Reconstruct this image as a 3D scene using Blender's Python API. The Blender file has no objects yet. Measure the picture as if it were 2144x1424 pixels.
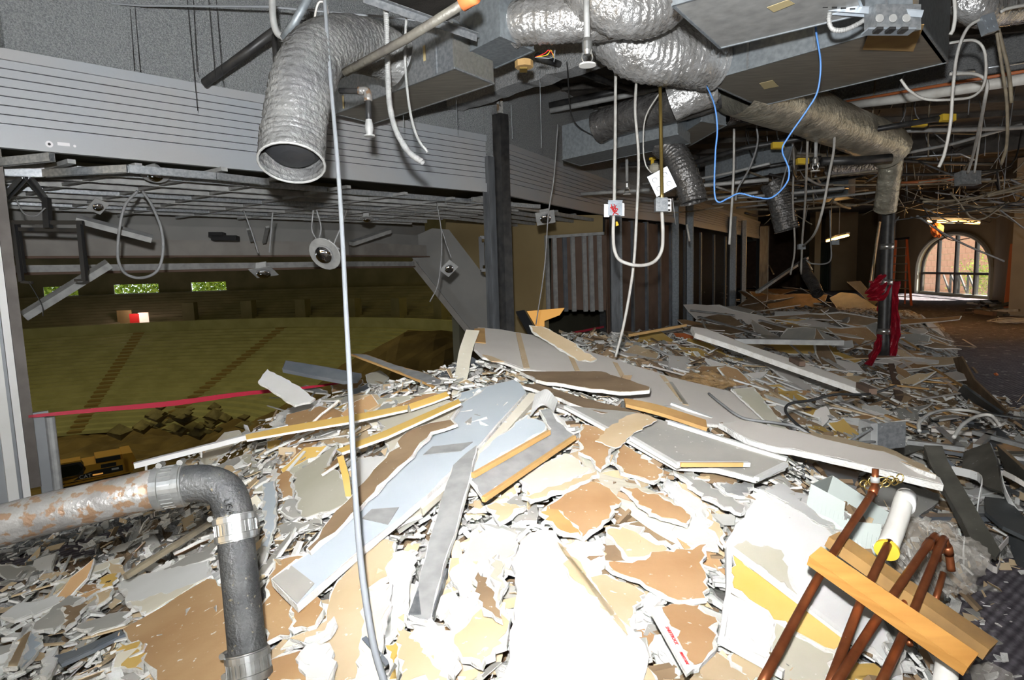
import bpy, math, random
import numpy as np
from mathutils import Vector, noise as mn
rnd = random.Random(7)
nr = np.random.RandomState(5)
V3 = lambda *a: np.array(a, float)
SC = bpy.context.scene

# ---------------------------------------------------------------- camera
FP = 1280.0; CX, CY = 1072.0, 712.0
PIT = math.atan(145/FP); ROL = 0.03
CAM = V3(0, 0, 1.65)
_f = V3(0, math.cos(PIT), -math.sin(PIT)); _r = V3(1, 0, 0); _u = V3(0, math.sin(PIT), math.cos(PIT))
_ir = math.cos(ROL)*_r - math.sin(ROL)*_u
_iu = math.sin(ROL)*_r + math.cos(ROL)*_u
cd = bpy.data.cameras.new('camera'); cam = bpy.data.objects.new('camera', cd)
SC.collection.objects.link(cam); SC.camera = cam
cd.sensor_width = 36.0; cd.lens = 36.0*FP/2144.0; cd.clip_start = 0.05; cd.clip_end = 400
from mathutils import Matrix
mw = Matrix(((_ir[0], _iu[0], -_f[0], 0), (_ir[1], _iu[1], -_f[1], 0), (_ir[2], _iu[2], -_f[2], CAM[2]), (0, 0, 0, 1)))
cam.matrix_world = mw

def light(name, kind, loc, power, color=(1, 1, 1), size=0.1, to=None, **kw):
    ld = bpy.data.lights.new(name, kind); ld.energy = power; ld.color = color
    if kind == 'AREA': ld.size = size
    elif kind != 'SUN': ld.shadow_soft_size = size
    for k, v in kw.items(): setattr(ld, k, v)
    lo = bpy.data.objects.new(name, ld); SC.collection.objects.link(lo); lo.location = loc
    if to is not None:
        lo.rotation_euler = (Vector(to)-Vector(loc)).to_track_quat('-Z', 'Y').to_euler()
    return lo
# the camera's own flash, mounted just above the lens
light('camera_flash', 'SPOT', (-0.03, -0.06, 1.87), 1250, (0.96, 0.98, 1.0), 0.035, to=(0.10, 5.0, 3.6), spot_size=2.65, spot_blend=1.0)
# daylight outside
sun = light('sun', 'SUN', (30, 30, 40), 34.0, (1.0, 0.95, 0.85), angle=0.009)
sun.rotation_euler = Vector((-0.75, 0.12, -0.62)).to_track_quat('-Z', 'Y').to_euler()
# sodium lamps under the arena roof
light('arena_lamp', 'AREA', (-30, 40, 13.5), 2300, (1.0, 0.84, 0.30), 26, to=(-30, 40, 0))
light('arena_lamp.001', 'AREA', (-2, 62, 9.5), 500, (1.0, 0.80, 0.25), 8, to=(-12, 70, -4))
wd = bpy.data.worlds.new('sky'); SC.world = wd; wd.use_nodes = True
bg = wd.node_tree.nodes['Background']; bg.inputs[0].default_value = (0.80, 0.90, 1.0, 1); bg.inputs[1].default_value = 3.0
SC.view_settings.view_transform = 'Standard'; SC.view_settings.look = 'None'
SC.view_settings.exposure = 0.0; SC.view_settings.gamma = 1.0; SC.view_settings.use_curve_mapping = False
SC.cycles.max_bounces = 5; SC.cycles.diffuse_bounces = 3; SC.cycles.glossy_bounces = 3
SC.cycles.transmission_bounces = 4; SC.cycles.transparent_max_bounces = 6
SC.cycles.sample_clamp_indirect = 4.0; SC.cycles.caustics_reflective = False; SC.cycles.caustics_refractive = False

# ---------------------------------------------------------------- rays
def ray(x, y): return _f + (x-CX)/FP*_ir - (y-CY)/FP*_iu
def at(x, y, d): return CAM + d*ray(x, y)
def onz(x, y, z): v = ray(x, y); return CAM + (z-CAM[2])/v[2]*v
def onv(x, y, a, b):
    v = ray(x, y); n = (b[1]-a[1], -(b[0]-a[0]))
    return CAM + (n[0]*a[0]+n[1]*a[1])/(n[0]*v[0]+n[1]*v[1])*v
def hit(x, y, p, n):
    v = ray(x, y); return CAM + np.dot(n, p-CAM)/np.dot(n, v)*v
def unit(v): return v/(np.linalg.norm(v)+1e-12)

# ---------------------------------------------------------------- materials
MATS = {}
def mat(name, c, rough=0.8, metal=0.0, c2=None, sc=6.0, bump=0.0, bsc=60.0, det=4.0, dust=0.0, pos=(0.35, 0.65), stretch=None, emit=0, wet=0.5, spots=None):
    m = bpy.data.materials.new(name); m.use_nodes = True
    nt = m.node_tree; N = nt.nodes; L = nt.links
    b = N['Principled BSDF']
    b.inputs['Base Color'].default_value = (*c, 1); b.inputs['Roughness'].default_value = rough; b.inputs['Metallic'].default_value = metal
    b.inputs['Specular IOR Level'].default_value = wet
    tc = N.new('ShaderNodeTexCoord'); src = tc.outputs['Object']
    if stretch:
        mp = N.new('ShaderNodeMapping'); mp.inputs['Scale'].default_value = stretch; L.new(src, mp.inputs[0]); src = mp.outputs[0]
    cur = None
    if c2 is not None:
        no = N.new('ShaderNodeTexNoise'); no.inputs['Scale'].default_value = sc; no.inputs['Detail'].default_value = det; L.new(src, no.inputs['Vector'])
        cr = N.new('ShaderNodeValToRGB'); cr.color_ramp.elements[0].position = pos[0]; cr.color_ramp.elements[1].position = pos[1]
        cr.color_ramp.elements[0].color = (*c, 1); cr.color_ramp.elements[1].color = (*c2, 1)
        L.new(no.outputs[0], cr.inputs[0]); cur = cr.outputs[0]
    if spots:   # (colour, scale, amount)
        n3 = N.new('ShaderNodeTexNoise'); n3.inputs['Scale'].default_value = spots[1]; n3.inputs['Detail'].default_value = 6; L.new(tc.outputs['Object'], n3.inputs['Vector'])
        r3 = N.new('ShaderNodeValToRGB'); r3.color_ramp.elements[0].position = spots[2]; r3.color_ramp.elements[1].position = spots[2]+0.05
        L.new(n3.outputs[0], r3.inputs[0])
        mx = N.new('ShaderNodeMixRGB'); mx.inputs[1].default_value = (*c, 1)
        if cur: L.new(cur, mx.inputs[1])
        mx.inputs[2].default_value = (*spots[0], 1); L.new(r3.outputs[0], mx.inputs[0]); cur = mx.outputs[0]
    if cur: L.new(cur, b.inputs['Base Color'])
    if bump:
        n2 = N.new('ShaderNodeTexNoise'); n2.inputs['Scale'].default_value = bsc; n2.inputs['Detail'].default_value = 5; L.new(src, n2.inputs['Vector'])
        bp = N.new('ShaderNodeBump'); bp.inputs['Strength'].default_value = bump; bp.inputs['Distance'].default_value = 0.02
        L.new(n2.outputs[0], bp.inputs['Height']); L.new(bp.outputs[0], b.inputs['Normal'])
    if emit: b.inputs['Emission Color'].default_value = (*c, 1); b.inputs['Emission Strength'].default_value = emit
    MATS[name] = m; return m
W_ = (0.86, 0.85, 0.81)
mat('gypsum', (0.84, 0.83, 0.79), 0.95, c2=(0.70, 0.67, 0.61), sc=14, bump=0.5, bsc=90)
mat('brown_paper', (0.44, 0.255, 0.115), 0.7, c2=(0.53, 0.335, 0.165), sc=3.5, bump=0.05, spots=(W_, 38, 0.665))
mat('dark_brown_paper', (0.22, 0.145, 0.08), 0.75, c2=(0.33, 0.225, 0.13), sc=4, spots=(W_, 40, 0.70))
mat('tan_paper', (0.60, 0.445, 0.26), 0.7, c2=(0.68, 0.53, 0.34), sc=4, spots=(W_, 34, 0.66))
mat('cream_paper', (0.66, 0.60, 0.47), 0.75, c2=(0.76, 0.71, 0.58), sc=3, spots=(W_, 30, 0.66))
mat('grey_paper', (0.36, 0.35, 0.315), 0.75, c2=(0.44, 0.42, 0.37), sc=4, spots=(W_, 42, 0.68))
mat('blue_grey_paint', (0.50, 0.56, 0.60), 0.55, c2=(0.56, 0.61, 0.64), sc=2.5, spots=((0.8, 0.8, 0.78), 45, 0.74))
mat('white_paint', (0.74, 0.73, 0.70), 0.6, c2=(0.66, 0.65, 0.61), sc=3, spots=((0.45, 0.43, 0.38), 48, 0.72))
mat('pinkish_white_paint', (0.74, 0.69, 0.63), 0.6, c2=(0.66, 0.61, 0.55), sc=2)
mat('green_grey_paint', (0.47, 0.45, 0.34), 0.65, c2=(0.54, 0.51, 0.41), sc=3, spots=(W_, 40, 0.70))
mat('yellow_paint', (0.66, 0.42, 0.10), 0.6, c2=(0.74, 0.50, 0.16), sc=3)
mat('orange_edge', (0.62, 0.38, 0.14), 0.6, c2=(0.52, 0.30, 0.11), sc=8)
mat('slate_plastic', (0.055, 0.062, 0.066), 0.5, c2=(0.10, 0.105, 0.105), sc=5, spots=((0.4, 0.39, 0.37), 55, 0.70))
mat('dark_channel', (0.085, 0.08, 0.065), 0.45, c2=(0.15, 0.14, 0.115), sc=6, spots=((0.42, 0.42, 0.42), 30, 0.68))
mat('steel_blue', (0.11, 0.125, 0.145), 0.4, c2=(0.17, 0.18, 0.19), sc=7, spots=((0.45, 0.45, 0.45), 40, 0.72))
mat('galvanised', (0.50, 0.52, 0.53), 0.42, 0.75, c2=(0.34, 0.36, 0.38), sc=45, det=2)
mat('galvanised_dull', (0.30, 0.33, 0.35), 0.5, 0.45, c2=(0.22, 0.245, 0.26), sc=30, det=3, spots=((0.6, 0.6, 0.6), 60, 0.72))
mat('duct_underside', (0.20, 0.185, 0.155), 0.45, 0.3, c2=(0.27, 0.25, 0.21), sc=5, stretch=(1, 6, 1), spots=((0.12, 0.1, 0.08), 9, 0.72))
mat('zinc_bright', (0.62, 0.68, 0.74), 0.3, 0.7, c2=(0.5, 0.56, 0.62), sc=20)
mat('foil', (0.62, 0.62, 0.61), 0.24, 0.6, c2=(0.40, 0.39, 0.37), sc=8, bump=0.9, bsc=28)
mat('foil_dark', (0.20, 0.195, 0.19), 0.25, 0.6, c2=(0.12, 0.115, 0.11), sc=9, bump=0.9, bsc=26)
mat('foil_gold_highlight', (0.55, 0.52, 0.42), 0.32, 0.5, c2=(0.30, 0.28, 0.22), sc=7, bump=0.8, bsc=22)  # silver foil with a gold highlight mixed into its colour
mat('duct_wrap', (0.13, 0.13, 0.13), 0.3, 0.15, c2=(0.25, 0.25, 0.24), sc=5, bump=0.8, bsc=34)
mat('tape_label', (0.55, 0.45, 0.24), 0.7)
mat('shutter_steel', (0.40, 0.43, 0.46), 0.42, 0.2, c2=(0.44, 0.43, 0.42), sc=0.9)
mat('shutter_groove', (0.04, 0.04, 0.042), 0.8)
mat('sprayed_wall', (0.22, 0.235, 0.24), 0.95, c2=(0.40, 0.41, 0.41), sc=90, det=3, bump=1.0, bsc=120)
mat('deck', (0.06, 0.055, 0.048), 0.9, c2=(0.10, 0.09, 0.078), sc=4, bump=0.6, bsc=40)
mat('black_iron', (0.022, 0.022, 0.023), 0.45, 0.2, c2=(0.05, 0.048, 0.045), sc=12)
mat('post_steel', (0.16, 0.17, 0.18), 0.45, 0.35, c2=(0.10, 0.105, 0.11), sc=5, stretch=(3, 3, 0.6))
mat('jamb_grey', (0.24, 0.25, 0.26), 0.5, 0.2, c2=(0.30, 0.31, 0.315), sc=3)
mat('jamb_brown', (0.10, 0.085, 0.075), 0.6, 0.1, c2=(0.15, 0.13, 0.115), sc=6)
mat('old_pipe', (0.30, 0.29, 0.27), 0.38, 0.3, c2=(0.14, 0.13, 0.12), sc=9, bump=0.3, bsc=70, spots=((0.20, 0.125, 0.075), 34, 0.52))
mat('cast_iron', (0.030, 0.031, 0.032), 0.45, 0.1, c2=(0.075, 0.075, 0.072), sc=16, bump=0.4, bsc=110, spots=((0.22, 0.19, 0.12), 60, 0.66))
mat('clamp_steel', (0.62, 0.62, 0.60), 0.28, 0.85, c2=(0.45, 0.45, 0.43), sc=30)
mat('copper', (0.30, 0.095, 0.035), 0.38, 0.65, c2=(0.20, 0.055, 0.02), sc=18, spots=((0.42, 0.36, 0.26), 50, 0.71))
mat('brass', (0.70, 0.50, 0.16), 0.3, 0.9)
mat('pine', (0.66, 0.33, 0.085), 0.6, c2=(0.52, 0.24, 0.055), sc=3.2, stretch=(1, 1, 14), det=3)
mat('old_wood', (0.42, 0.24, 0.08), 0.7, c2=(0.28, 0.16, 0.06), sc=8)
mat('white_plastic', (0.78, 0.76, 0.70), 0.5, c2=(0.66, 0.63, 0.57), sc=10)
mat('foam_yellow', (0.75, 0.50, 0.04), 0.9)
mat('pale_green_metal', (0.52, 0.565, 0.52), 0.45, c2=(0.47, 0.51, 0.47), sc=4)
mat('white_cable', (0.55, 0.54, 0.50), 0.5, c2=(0.42, 0.40, 0.37), sc=12)
mat('grey_cable', (0.26, 0.26, 0.26), 0.5, c2=(0.2, 0.2, 0.2), sc=12)
mat('wire_grey', (0.34, 0.36, 0.38), 0.4, 0.3)
mat('dirty_cable', (0.30, 0.25, 0.17), 0.6, c2=(0.17, 0.14, 0.10), sc=14)
mat('black_cable', (0.03, 0.03, 0.03), 0.5)
mat('blue_cable', (0.10, 0.26, 0.62), 0.5)
mat('orange_pipe', (0.50, 0.15, 0.05), 0.5)
mat('red_sheet', (0.42, 0.012, 0.03), 0.4, c2=(0.25, 0.008, 0.02), sc=9, bump=0.5, bsc=20)
mat('red_tape', (0.50, 0.02, 0.05), 0.45)
mat('orange_ladder', (0.62, 0.13, 0.04), 0.5)
mat('orange_cloth', (0.75, 0.20, 0.06), 0.7)
mat('white_enamel', (0.80, 0.79, 0.75), 0.35)
mat('black_plastic', (0.02, 0.021, 0.023), 0.45)
mat('mustard', (0.60, 0.36, 0.08), 0.6)
mat('cardboard', (0.50, 0.32, 0.12), 0.8, c2=(0.42, 0.26, 0.10), sc=6)
mat('tan_wall', (0.30, 0.22, 0.10), 0.8, c2=(0.26, 0.19, 0.085), sc=1.5)
mat('light_wall', (0.27, 0.265, 0.25), 0.75, c2=(0.32, 0.31, 0.29), sc=2)
mat('fascia', (0.33, 0.31, 0.28), 0.7, c2=(0.25, 0.23, 0.21), sc=3)
mat('outer_wall', (0.36, 0.27, 0.15), 0.8, c2=(0.31, 0.23, 0.125), sc=1.2)
mat('brown_board', (0.13, 0.085, 0.06), 0.8, c2=(0.17, 0.11, 0.08), sc=4)
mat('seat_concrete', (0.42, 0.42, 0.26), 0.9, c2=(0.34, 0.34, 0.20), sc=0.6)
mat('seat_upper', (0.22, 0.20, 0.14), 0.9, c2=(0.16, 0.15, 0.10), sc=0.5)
mat('aisle_steps', (0.27, 0.20, 0.09), 0.9)
mat('dirt', (0.22, 0.16, 0.08), 0.95, c2=(0.12, 0.085, 0.045), sc=0.5, bump=1, bsc=3)
mat('arena_rock', (0.30, 0.27, 0.17), 0.95, c2=(0.16, 0.14, 0.09), sc=2)
mat('machine_yellow', (0.72, 0.36, 0.03), 0.45)
mat('machine_black', (0.02, 0.02, 0.018), 0.5)
mat('machine_glass', (0.01, 0.02, 0.015), 0.1, wet=1.0)
mat('lettering_white', (0.75, 0.75, 0.7), 0.6)
mat('lettering_red', (0.75, 0.03, 0.03), 0.6)
mat('lettering_black', (0.03, 0.03, 0.03), 0.6)
mat('sticker_white', (0.80, 0.78, 0.78), 0.5)
mat('carpet', (0.20, 0.175, 0.195), 1.0, c2=(0.10, 0.085, 0.10), sc=26, stretch=(1, 0.15, 1), bump=0.4, bsc=200, spots=((0.40, 0.38, 0.36), 7, 0.62))
mat('leaf_green', (0.30, 0.48, 0.05), 0.6, c2=(0.60, 0.66, 0.10), sc=3)
mat('bronze_frame', (0.05, 0.042, 0.035), 0.5)
mat('stone_trim', (0.46, 0.44, 0.36), 0.7)
mat('brick_red', (0.52, 0.30, 0.24), 0.9, c2=(0.60, 0.38, 0.31), sc=3)
mat('mortar', (0.68, 0.60, 0.54), 0.95)
mat('warm_tube', (1.0, 0.50, 0.13), 0.5, emit=14)
mat('chrome', (0.8, 0.8, 0.82), 0.08, 1.0)
mat('dusty_steel', (0.42, 0.42, 0.405), 0.6, 0.2, c2=(0.31, 0.31, 0.30), sc=12)
mat('iron_brown', (0.10, 0.09, 0.08), 0.5, 0.2, c2=(0.17, 0.16, 0.13), sc=9, bump=0.2, bsc=60)
def stripe(m):
    nt = MATS[m].node_tree; N = nt.nodes; L = nt.links; b = N['Principled BSDF']; src = b.inputs['Base Color'].links[0].from_socket
    tc = N.new('ShaderNodeTexCoord'); mp = N.new('ShaderNodeMapping'); mp.inputs['Rotation'].default_value = (0, 0, 0.95); L.new(tc.outputs['Object'], mp.inputs[0])
    w = N.new('ShaderNodeTexWave'); w.inputs['Scale'].default_value = 8; w.inputs['Distortion'].default_value = 1.5; w.inputs['Detail'].default_value = 3; w.inputs['Detail Scale'].default_value = 6; L.new(mp.outputs[0], w.inputs['Vector'])
    r = N.new('ShaderNodeValToRGB'); r.color_ramp.elements[0].color = (0.55, 0.55, 0.55, 1); r.color_ramp.elements[1].color = (1.25, 1.25, 1.25, 1); L.new(w.outputs[0], r.inputs[0])
    x = N.new('ShaderNodeMixRGB'); x.blend_type = 'MULTIPLY'; x.inputs[0].default_value = 1; L.new(src, x.inputs[1]); L.new(r.outputs[0], x.inputs[2]); L.new(x.outputs[0], b.inputs['Base Color'])
stripe('carpet')
# rubble: chips of gypsum, brown and grey paper
def rubble_mat():
    m = bpy.data.materials.new('rubble'); m.use_nodes = True; nt = m.node_tree; N = nt.nodes; L = nt.links; b = N['Principled BSDF']
    b.inputs['Roughness'].default_value = 0.95; tc = N.new('ShaderNodeTexCoord')
    v = N.new('ShaderNodeTexVoronoi'); v.inputs['Scale'].default_value = 17; L.new(tc.outputs['Object'], v.inputs['Vector'])
    r = N.new('ShaderNodeValToRGB'); e = r.color_ramp.elements; r.color_ramp.interpolation = 'CONSTANT'
    sp = N.new('ShaderNodeSeparateColor'); L.new(v.outputs['Color'], sp.inputs[0]); L.new(sp.outputs[0], r.inputs[0])
    e[0].position = 0; e[0].color = (0.60, 0.58, 0.54, 1); e[1].position = 0.3; e[1].color = (0.34, 0.21, 0.11, 1)
    for p, c in ((0.42, (0.45, 0.43, 0.39, 1)), (0.55, (0.22, 0.21, 0.19, 1)), (0.7, (0.66, 0.64, 0.60, 1)), (0.85, (0.28, 0.19, 0.11, 1))):
        q = e.new(p); q.color = c
    n = N.new('ShaderNodeTexNoise'); n.inputs['Scale'].default_value = 45; n.inputs['Detail'].default_value = 6; L.new(tc.outputs['Object'], n.inputs['Vector'])
    mx = N.new('ShaderNodeMixRGB'); mx.blend_type = 'MULTIPLY'; mx.inputs[0].default_value = 0.7; L.new(r.outputs[0], mx.inputs[1]); L.new(n.outputs[0], mx.inputs[2])
    L.new(mx.outputs[0], b.inputs['Base Color'])
    bp = N.new('ShaderNodeBump'); bp.inputs['Distance'].default_value = 0.03; bp.inputs['Strength'].default_value = 0.8; L.new(n.outputs[0], bp.inputs['Height']); L.new(bp.outputs[0], b.inputs['Normal'])
    MATS['rubble'] = m
rubble_mat()
def clear_mat(name, col, a, rough=0.1):
    m = bpy.data.materials.new(name); m.use_nodes = True; nt = m.node_tree; N = nt.nodes; L = nt.links; b = N['Principled BSDF']
    b.inputs['Base Color'].default_value = (*col, 1); b.inputs['Roughness'].default_value = rough; b.inputs['Alpha'].default_value = a
    MATS[name] = m
clear_mat('clear_film', (0.60, 0.55, 0.48), 0.20, 0.10)
clear_mat('window_glass', (0.8, 0.85, 0.85), 0.10, 0.03)
clear_mat('amber_film', (0.35, 0.22, 0.10), 0.6, 0.12)

# ---------------------------------------------------------------- mesh helpers
COL = SC.collection; WP = {}
def tag(o, label=None, cat=None, group=None, kind=None):
    if label: o['label'] = label
    if cat: o['category'] = cat
    if group: o['group'] = group
    if kind: o['kind'] = kind
    return o
def empty(name, loc, label=None, cat=None, group=None, kind=None):
    o = bpy.data.objects.new(name, None); COL.objects.link(o); o.location = loc; WP[o.name] = np.array(loc, float)
    return tag(o, label, cat, group, kind)
def obj(name, geo, m, parent=None, label=None, cat=None, group=None, kind=None, smooth=False, midx=None, origin=None):
    V, Fc = geo; V = np.asarray(V, float)
    if parent is not None: org = WP[parent.name]
    elif origin is not None: org = np.array(origin, float)
    else: org = V3((V[:, 0].min()+V[:, 0].max())/2, (V[:, 1].min()+V[:, 1].max())/2, V[:, 2].min())
    me = bpy.data.meshes.new(name); me.from_pydata((V-org).tolist(), [], [list(map(int, f)) for f in Fc])
    for mm in (m if isinstance(m, (list, tuple)) else [m]): me.materials.append(MATS[mm])
    if midx is not None: me.polygons.foreach_set('material_index', midx)
    if smooth: me.polygons.foreach_set('use_smooth', [True]*len(me.polygons))
    me.update()
    o = bpy.data.objects.new(name, me); COL.objects.link(o)
    if parent is not None: o.parent = parent
    else: o.location = org
    WP[o.name] = org
    return tag(o, label, cat, group, kind)
def join(*gs):
    V = []; Fc = []; k = 0
    for v, f in gs:
        v = np.asarray(v, float); V.append(v); Fc += [[int(i)+k for i in q] for q in f]; k += len(v)
    return np.concatenate(V), Fc
BF = [(0, 3, 2, 1), (4, 5, 6, 7), (0, 1, 5, 4), (1, 2, 6, 5), (2, 3, 7, 6), (3, 0, 4, 7)]
def box(c, ex, ey, ez):
    """box centred at c with half-axis vectors"""
    c, ex, ey, ez = map(lambda a: np.array(a, float), (c, ex, ey, ez))
    return [c+sx*ex+sy*ey+sz*ez for sz in (-1, 1) for sx, sy in ((-1, -1), (1, -1), (1, 1), (-1, 1))], BF
def abox(x0, x1, y0, y1, z0, z1):
    return box(((x0+x1)/2, (y0+y1)/2, (z0+z1)/2), ((x1-x0)/2, 0, 0), (0, (y1-y0)/2, 0), (0, 0, (z1-z0)/2))
def bar(p, q, w, h, up=(0, 0, 1)):
    p, q = np.array(p, float), np.array(q, float); d = unit(q-p); s = np.cross(d, up)
    if np.linalg.norm(s) < 1e-3: s = np.cross(d, (1, 0, 0))
    s = unit(s); t = np.cross(s, d)
    return box((p+q)/2, s*w/2, (q-p)/2, t*h/2)
def channel(p, q, w, h, up=(0, 0, 1), th=0.004):
    """open U channel: web plus two flanges"""
    p, q = np.array(p, float), np.array(q, float); d = unit(q-p); s = np.cross(d, up)
    if np.linalg.norm(s) < 1e-3: s = np.cross(d, (1, 0, 0))
    s = unit(s); t = np.cross(s, d)
    m = (p+q)/2; L_ = (q-p)/2
    return join(box(m, s*w/2, L_, t*th/2), box(m+s*(w/2-th/2)-t*h/2, s*th/2, L_, t*h/2), box(m-s*(w/2-th/2)-t*h/2, s*th/2, L_, t*h/2))
def smoothpath(P, n=8):
    P = np.array(P, float)
    if len(P) < 3 or n < 2: return P
    Q = np.vstack([2*P[0]-P[1], P, 2*P[-1]-P[-2]]); out = []
    for i in range(1, len(Q)-2):
        p0, p1, p2, p3 = Q[i-1:i+3]
        for k in range(n):
            t = k/n; out.append(0.5*((2*p1)+(-p0+p2)*t+(2*p0-5*p1+4*p2-p3)*t*t+(-p0+3*p1-3*p2+p3)*t**3))
    out.append(Q[-2]); return np.array(out)
def tube(P, r, seg=8, n=8, rf=None, cap=True, step=None):
    P = smoothpath(P, n)
    if step:
        L_ = np.r_[0, np.cumsum(np.linalg.norm(np.diff(P, axis=0), axis=1))]; k = max(2, int(L_[-1]/step))
        s = np.linspace(0, L_[-1], k); P = np.stack([np.interp(s, L_, P[:, i]) for i in range(3)], 1)
    T = np.gradient(P, axis=0); T /= np.linalg.norm(T, axis=1)[:, None]+1e-12
    nrm = np.cross(T[0], (0, 0, 1))
    if np.linalg.norm(nrm) < 0.1: nrm = np.cross(T[0], (1, 0, 0))
    nrm = unit(nrm); V = []
    th = np.arange(seg)*2*math.pi/seg
    for i in range(len(P)):
        nrm = unit(nrm-np.dot(nrm, T[i])*T[i]); b = np.cross(T[i], nrm)
        rr = r[i] if hasattr(r, '__len__') else r
        rr = rr*np.ones(seg)
        if rf is not None: rr = rr*rf(i, th)
        V.append(P[i]+rr[:, None]*(np.cos(th)[:, None]*nrm+np.sin(th)[:, None]*b))
    m = len(P); Fc = [(i*seg+j, i*seg+(j+1) % seg, (i+1)*seg+(j+1) % seg, (i+1)*seg+j) for i in range(m-1) for j in range(seg)]
    if cap: Fc += [tuple(range(seg))[::-1], tuple((m-1)*seg+j for j in range(seg))]
    return np.concatenate(V), Fc
def lathe(base, axis, prof, seg=20):
    a = unit(np.array(axis, float)); s = np.cross(a, (0, 0, 1))
    if np.linalg.norm(s) < 0.1: s = np.cross(a, (1, 0, 0))
    s = unit(s); t = np.cross(a, s); V = []; base = np.array(base, float)
    for h, r in prof:
        for j in range(seg):
            x = j*2*math.pi/seg; V.append(base+a*h+max(r, 1e-4)*(math.cos(x)*s+math.sin(x)*t))
    Fc = [(i*seg+j, i*seg+(j+1) % seg, (i+1)*seg+(j+1) % seg, (i+1)*seg+j) for i in range(len(prof)-1) for j in range(seg)]
    Fc += [tuple(range(seg))[::-1], tuple((len(prof)-1)*seg+j for j in range(seg))]
    return V, Fc
def prism(P, n, th):
    """extrude planar polygon P (k,3) by -n*th ; first k verts are the face towards n"""
    P = np.array(P, float); k = len(P); V = np.vstack([P, P-n*th])
    nn = sum(np.cross(P[i]-P[0], P[(i+1) % k]-P[0]) for i in range(k))
    idx = list(range(k)) if np.dot(nn, n) > 0 else list(range(k))[::-1]
    Fc = [idx, [i+k for i in idx[::-1]]]+[(idx[i], idx[i]+k, idx[(i+1) % k]+k, idx[(i+1) % k]) for i in range(k)]
    return V, Fc
def ringduct(name, pts, r, m, ring=0.035, amp=0.05, seg=20, parent=None, crumple=0.05, **kw):
    P = [at(*p) if len(p) == 3 and not isinstance(p, np.ndarray) else p for p in pts]
    Q = smoothpath(P, 10); L_ = np.linalg.norm(np.diff(Q, axis=0), axis=1).sum(); step = ring/3
    ph = nr.rand(4000)
    def rf(i, th):
        c = 1+amp*(0.5+0.5*math.cos(i*2*math.pi/3))*(0.6+0.8*ph[i//3])-amp*0.5
        return c+crumple*np.array([mn.noise(Vector((math.cos(t)*1.7, math.sin(t)*1.7, i*step*3.0)))+0.6*mn.noise(Vector((math.cos(t)*5, math.sin(t)*5, i*step*13))) for t in th])
    return obj(name, tube(P, r, seg, 10, rf, False, step), m, parent, smooth=True, **kw)
def mkfan(P, c=None): return P
def text(body, size, m, origin, xdir, ydir, name='lettering', parent=None, ext=0.0006):
    cu = bpy.data.curves.new(name, 'FONT'); cu.body = body; cu.size = size; cu.extrude = ext; cu.align_x = 'CENTER'; cu.align_y = 'CENTER'
    cu.materials.append(MATS[m]); o = bpy.data.objects.new(name, cu); COL.objects.link(o)
    x = unit(np.array(xdir, float)); y = np.array(ydir, float); y = unit(y-np.dot(y, x)*x); z = np.cross(x, y); p = np.array(origin, float)
    if parent is not None: p = p-WP[parent.name]; o.parent = parent
    bpy.context.view_layer.update(); me = bpy.data.meshes.new_from_object(o); bpy.data.objects.remove(o)
    o = bpy.data.objects.new(name, me); COL.objects.link(o)
    if parent is not None: o.parent = parent
    o.matrix_local = Matrix(((x[0], y[0], z[0], p[0]), (x[1], y[1], z[1], p[1]), (x[2], y[2], z[2], p[2]), (0, 0, 0, 1)))
    return o

# ---------------------------------------------------------------- the setting
A = V3(-3.32, 4.14, 0); B = V3(-0.15, 7.26, 0); D = V3(1.77, 10.93, 0); E = V3(3.55, 13.2, 0); G = V3(7.15, 19.32, 0); I = V3(9.24, 22.82, 0)
dAB = unit(B-A)
WL = [A-dAB*8, A, B, D, E, G, I, V3(12.2, 30, 0), V3(14, 42, 0)]
def left_n(p, q): d = unit(q-p); return V3(-d[1], d[0], 0)
OUT = [V3(5.0, -7, 0), V3(9.6, 4, 0), V3(12.3, 11, 0), V3(14.0, 16.6, 0), V3(18.35, 23.3, 0), V3(19.4, 29.4, 0), V3(20.3, 34, 0), V3(19.5, 42, 0)]
def poly_slab(pts, z0, z1):
    P = [V3(p[0], p[1], z1) for p in pts]
    return prism(P, V3(0, 0, 1), z1-z0)
ring = [p for p in WL]+[p for p in OUT[::-1]]
obj('floor', poly_slab(ring, -0.35, 0.0), 'carpet', label='purple grey striped carpet floor dusted with gypsum', kind='structure')
SU = [WL[0]+left_n(A, B)*3.7, A+left_n(A, B)*3.7, B+left_n(A, B)*3.7, D+left_n(D, E)*3.7, E+left_n(E, G)*3.7, G+left_n(G, I)*3.7, I+left_n(G, I)*3.7, V3(9, 31, 0), V3(12, 42, 0)]
obj('ceiling', poly_slab(SU+OUT[::-1], 4.3, 4.6), 'deck', kind='structure')
def vwall(p, q, z0, z1, th=0.15, side=1):
    n = left_n(p, q)*side
    return prism([p+V3(0, 0, z0), q+V3(0, 0, z0), q+V3(0, 0, z1), p+V3(0, 0, z1)], -n, th)
# sprayed soffit wall above the shutters
wl = [vwall(WL[i]+left_n(WL[i], WL[i+1])*0.12, WL[i+1]+left_n(WL[i], WL[i+1])*0.12+unit(WL[i+1]-WL[i])*0.1, 2.75, 4.4, 0.2) for i in range(len(WL)-1)]
obj('wall_left', join(*wl), 'sprayed_wall', kind='structure')
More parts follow.
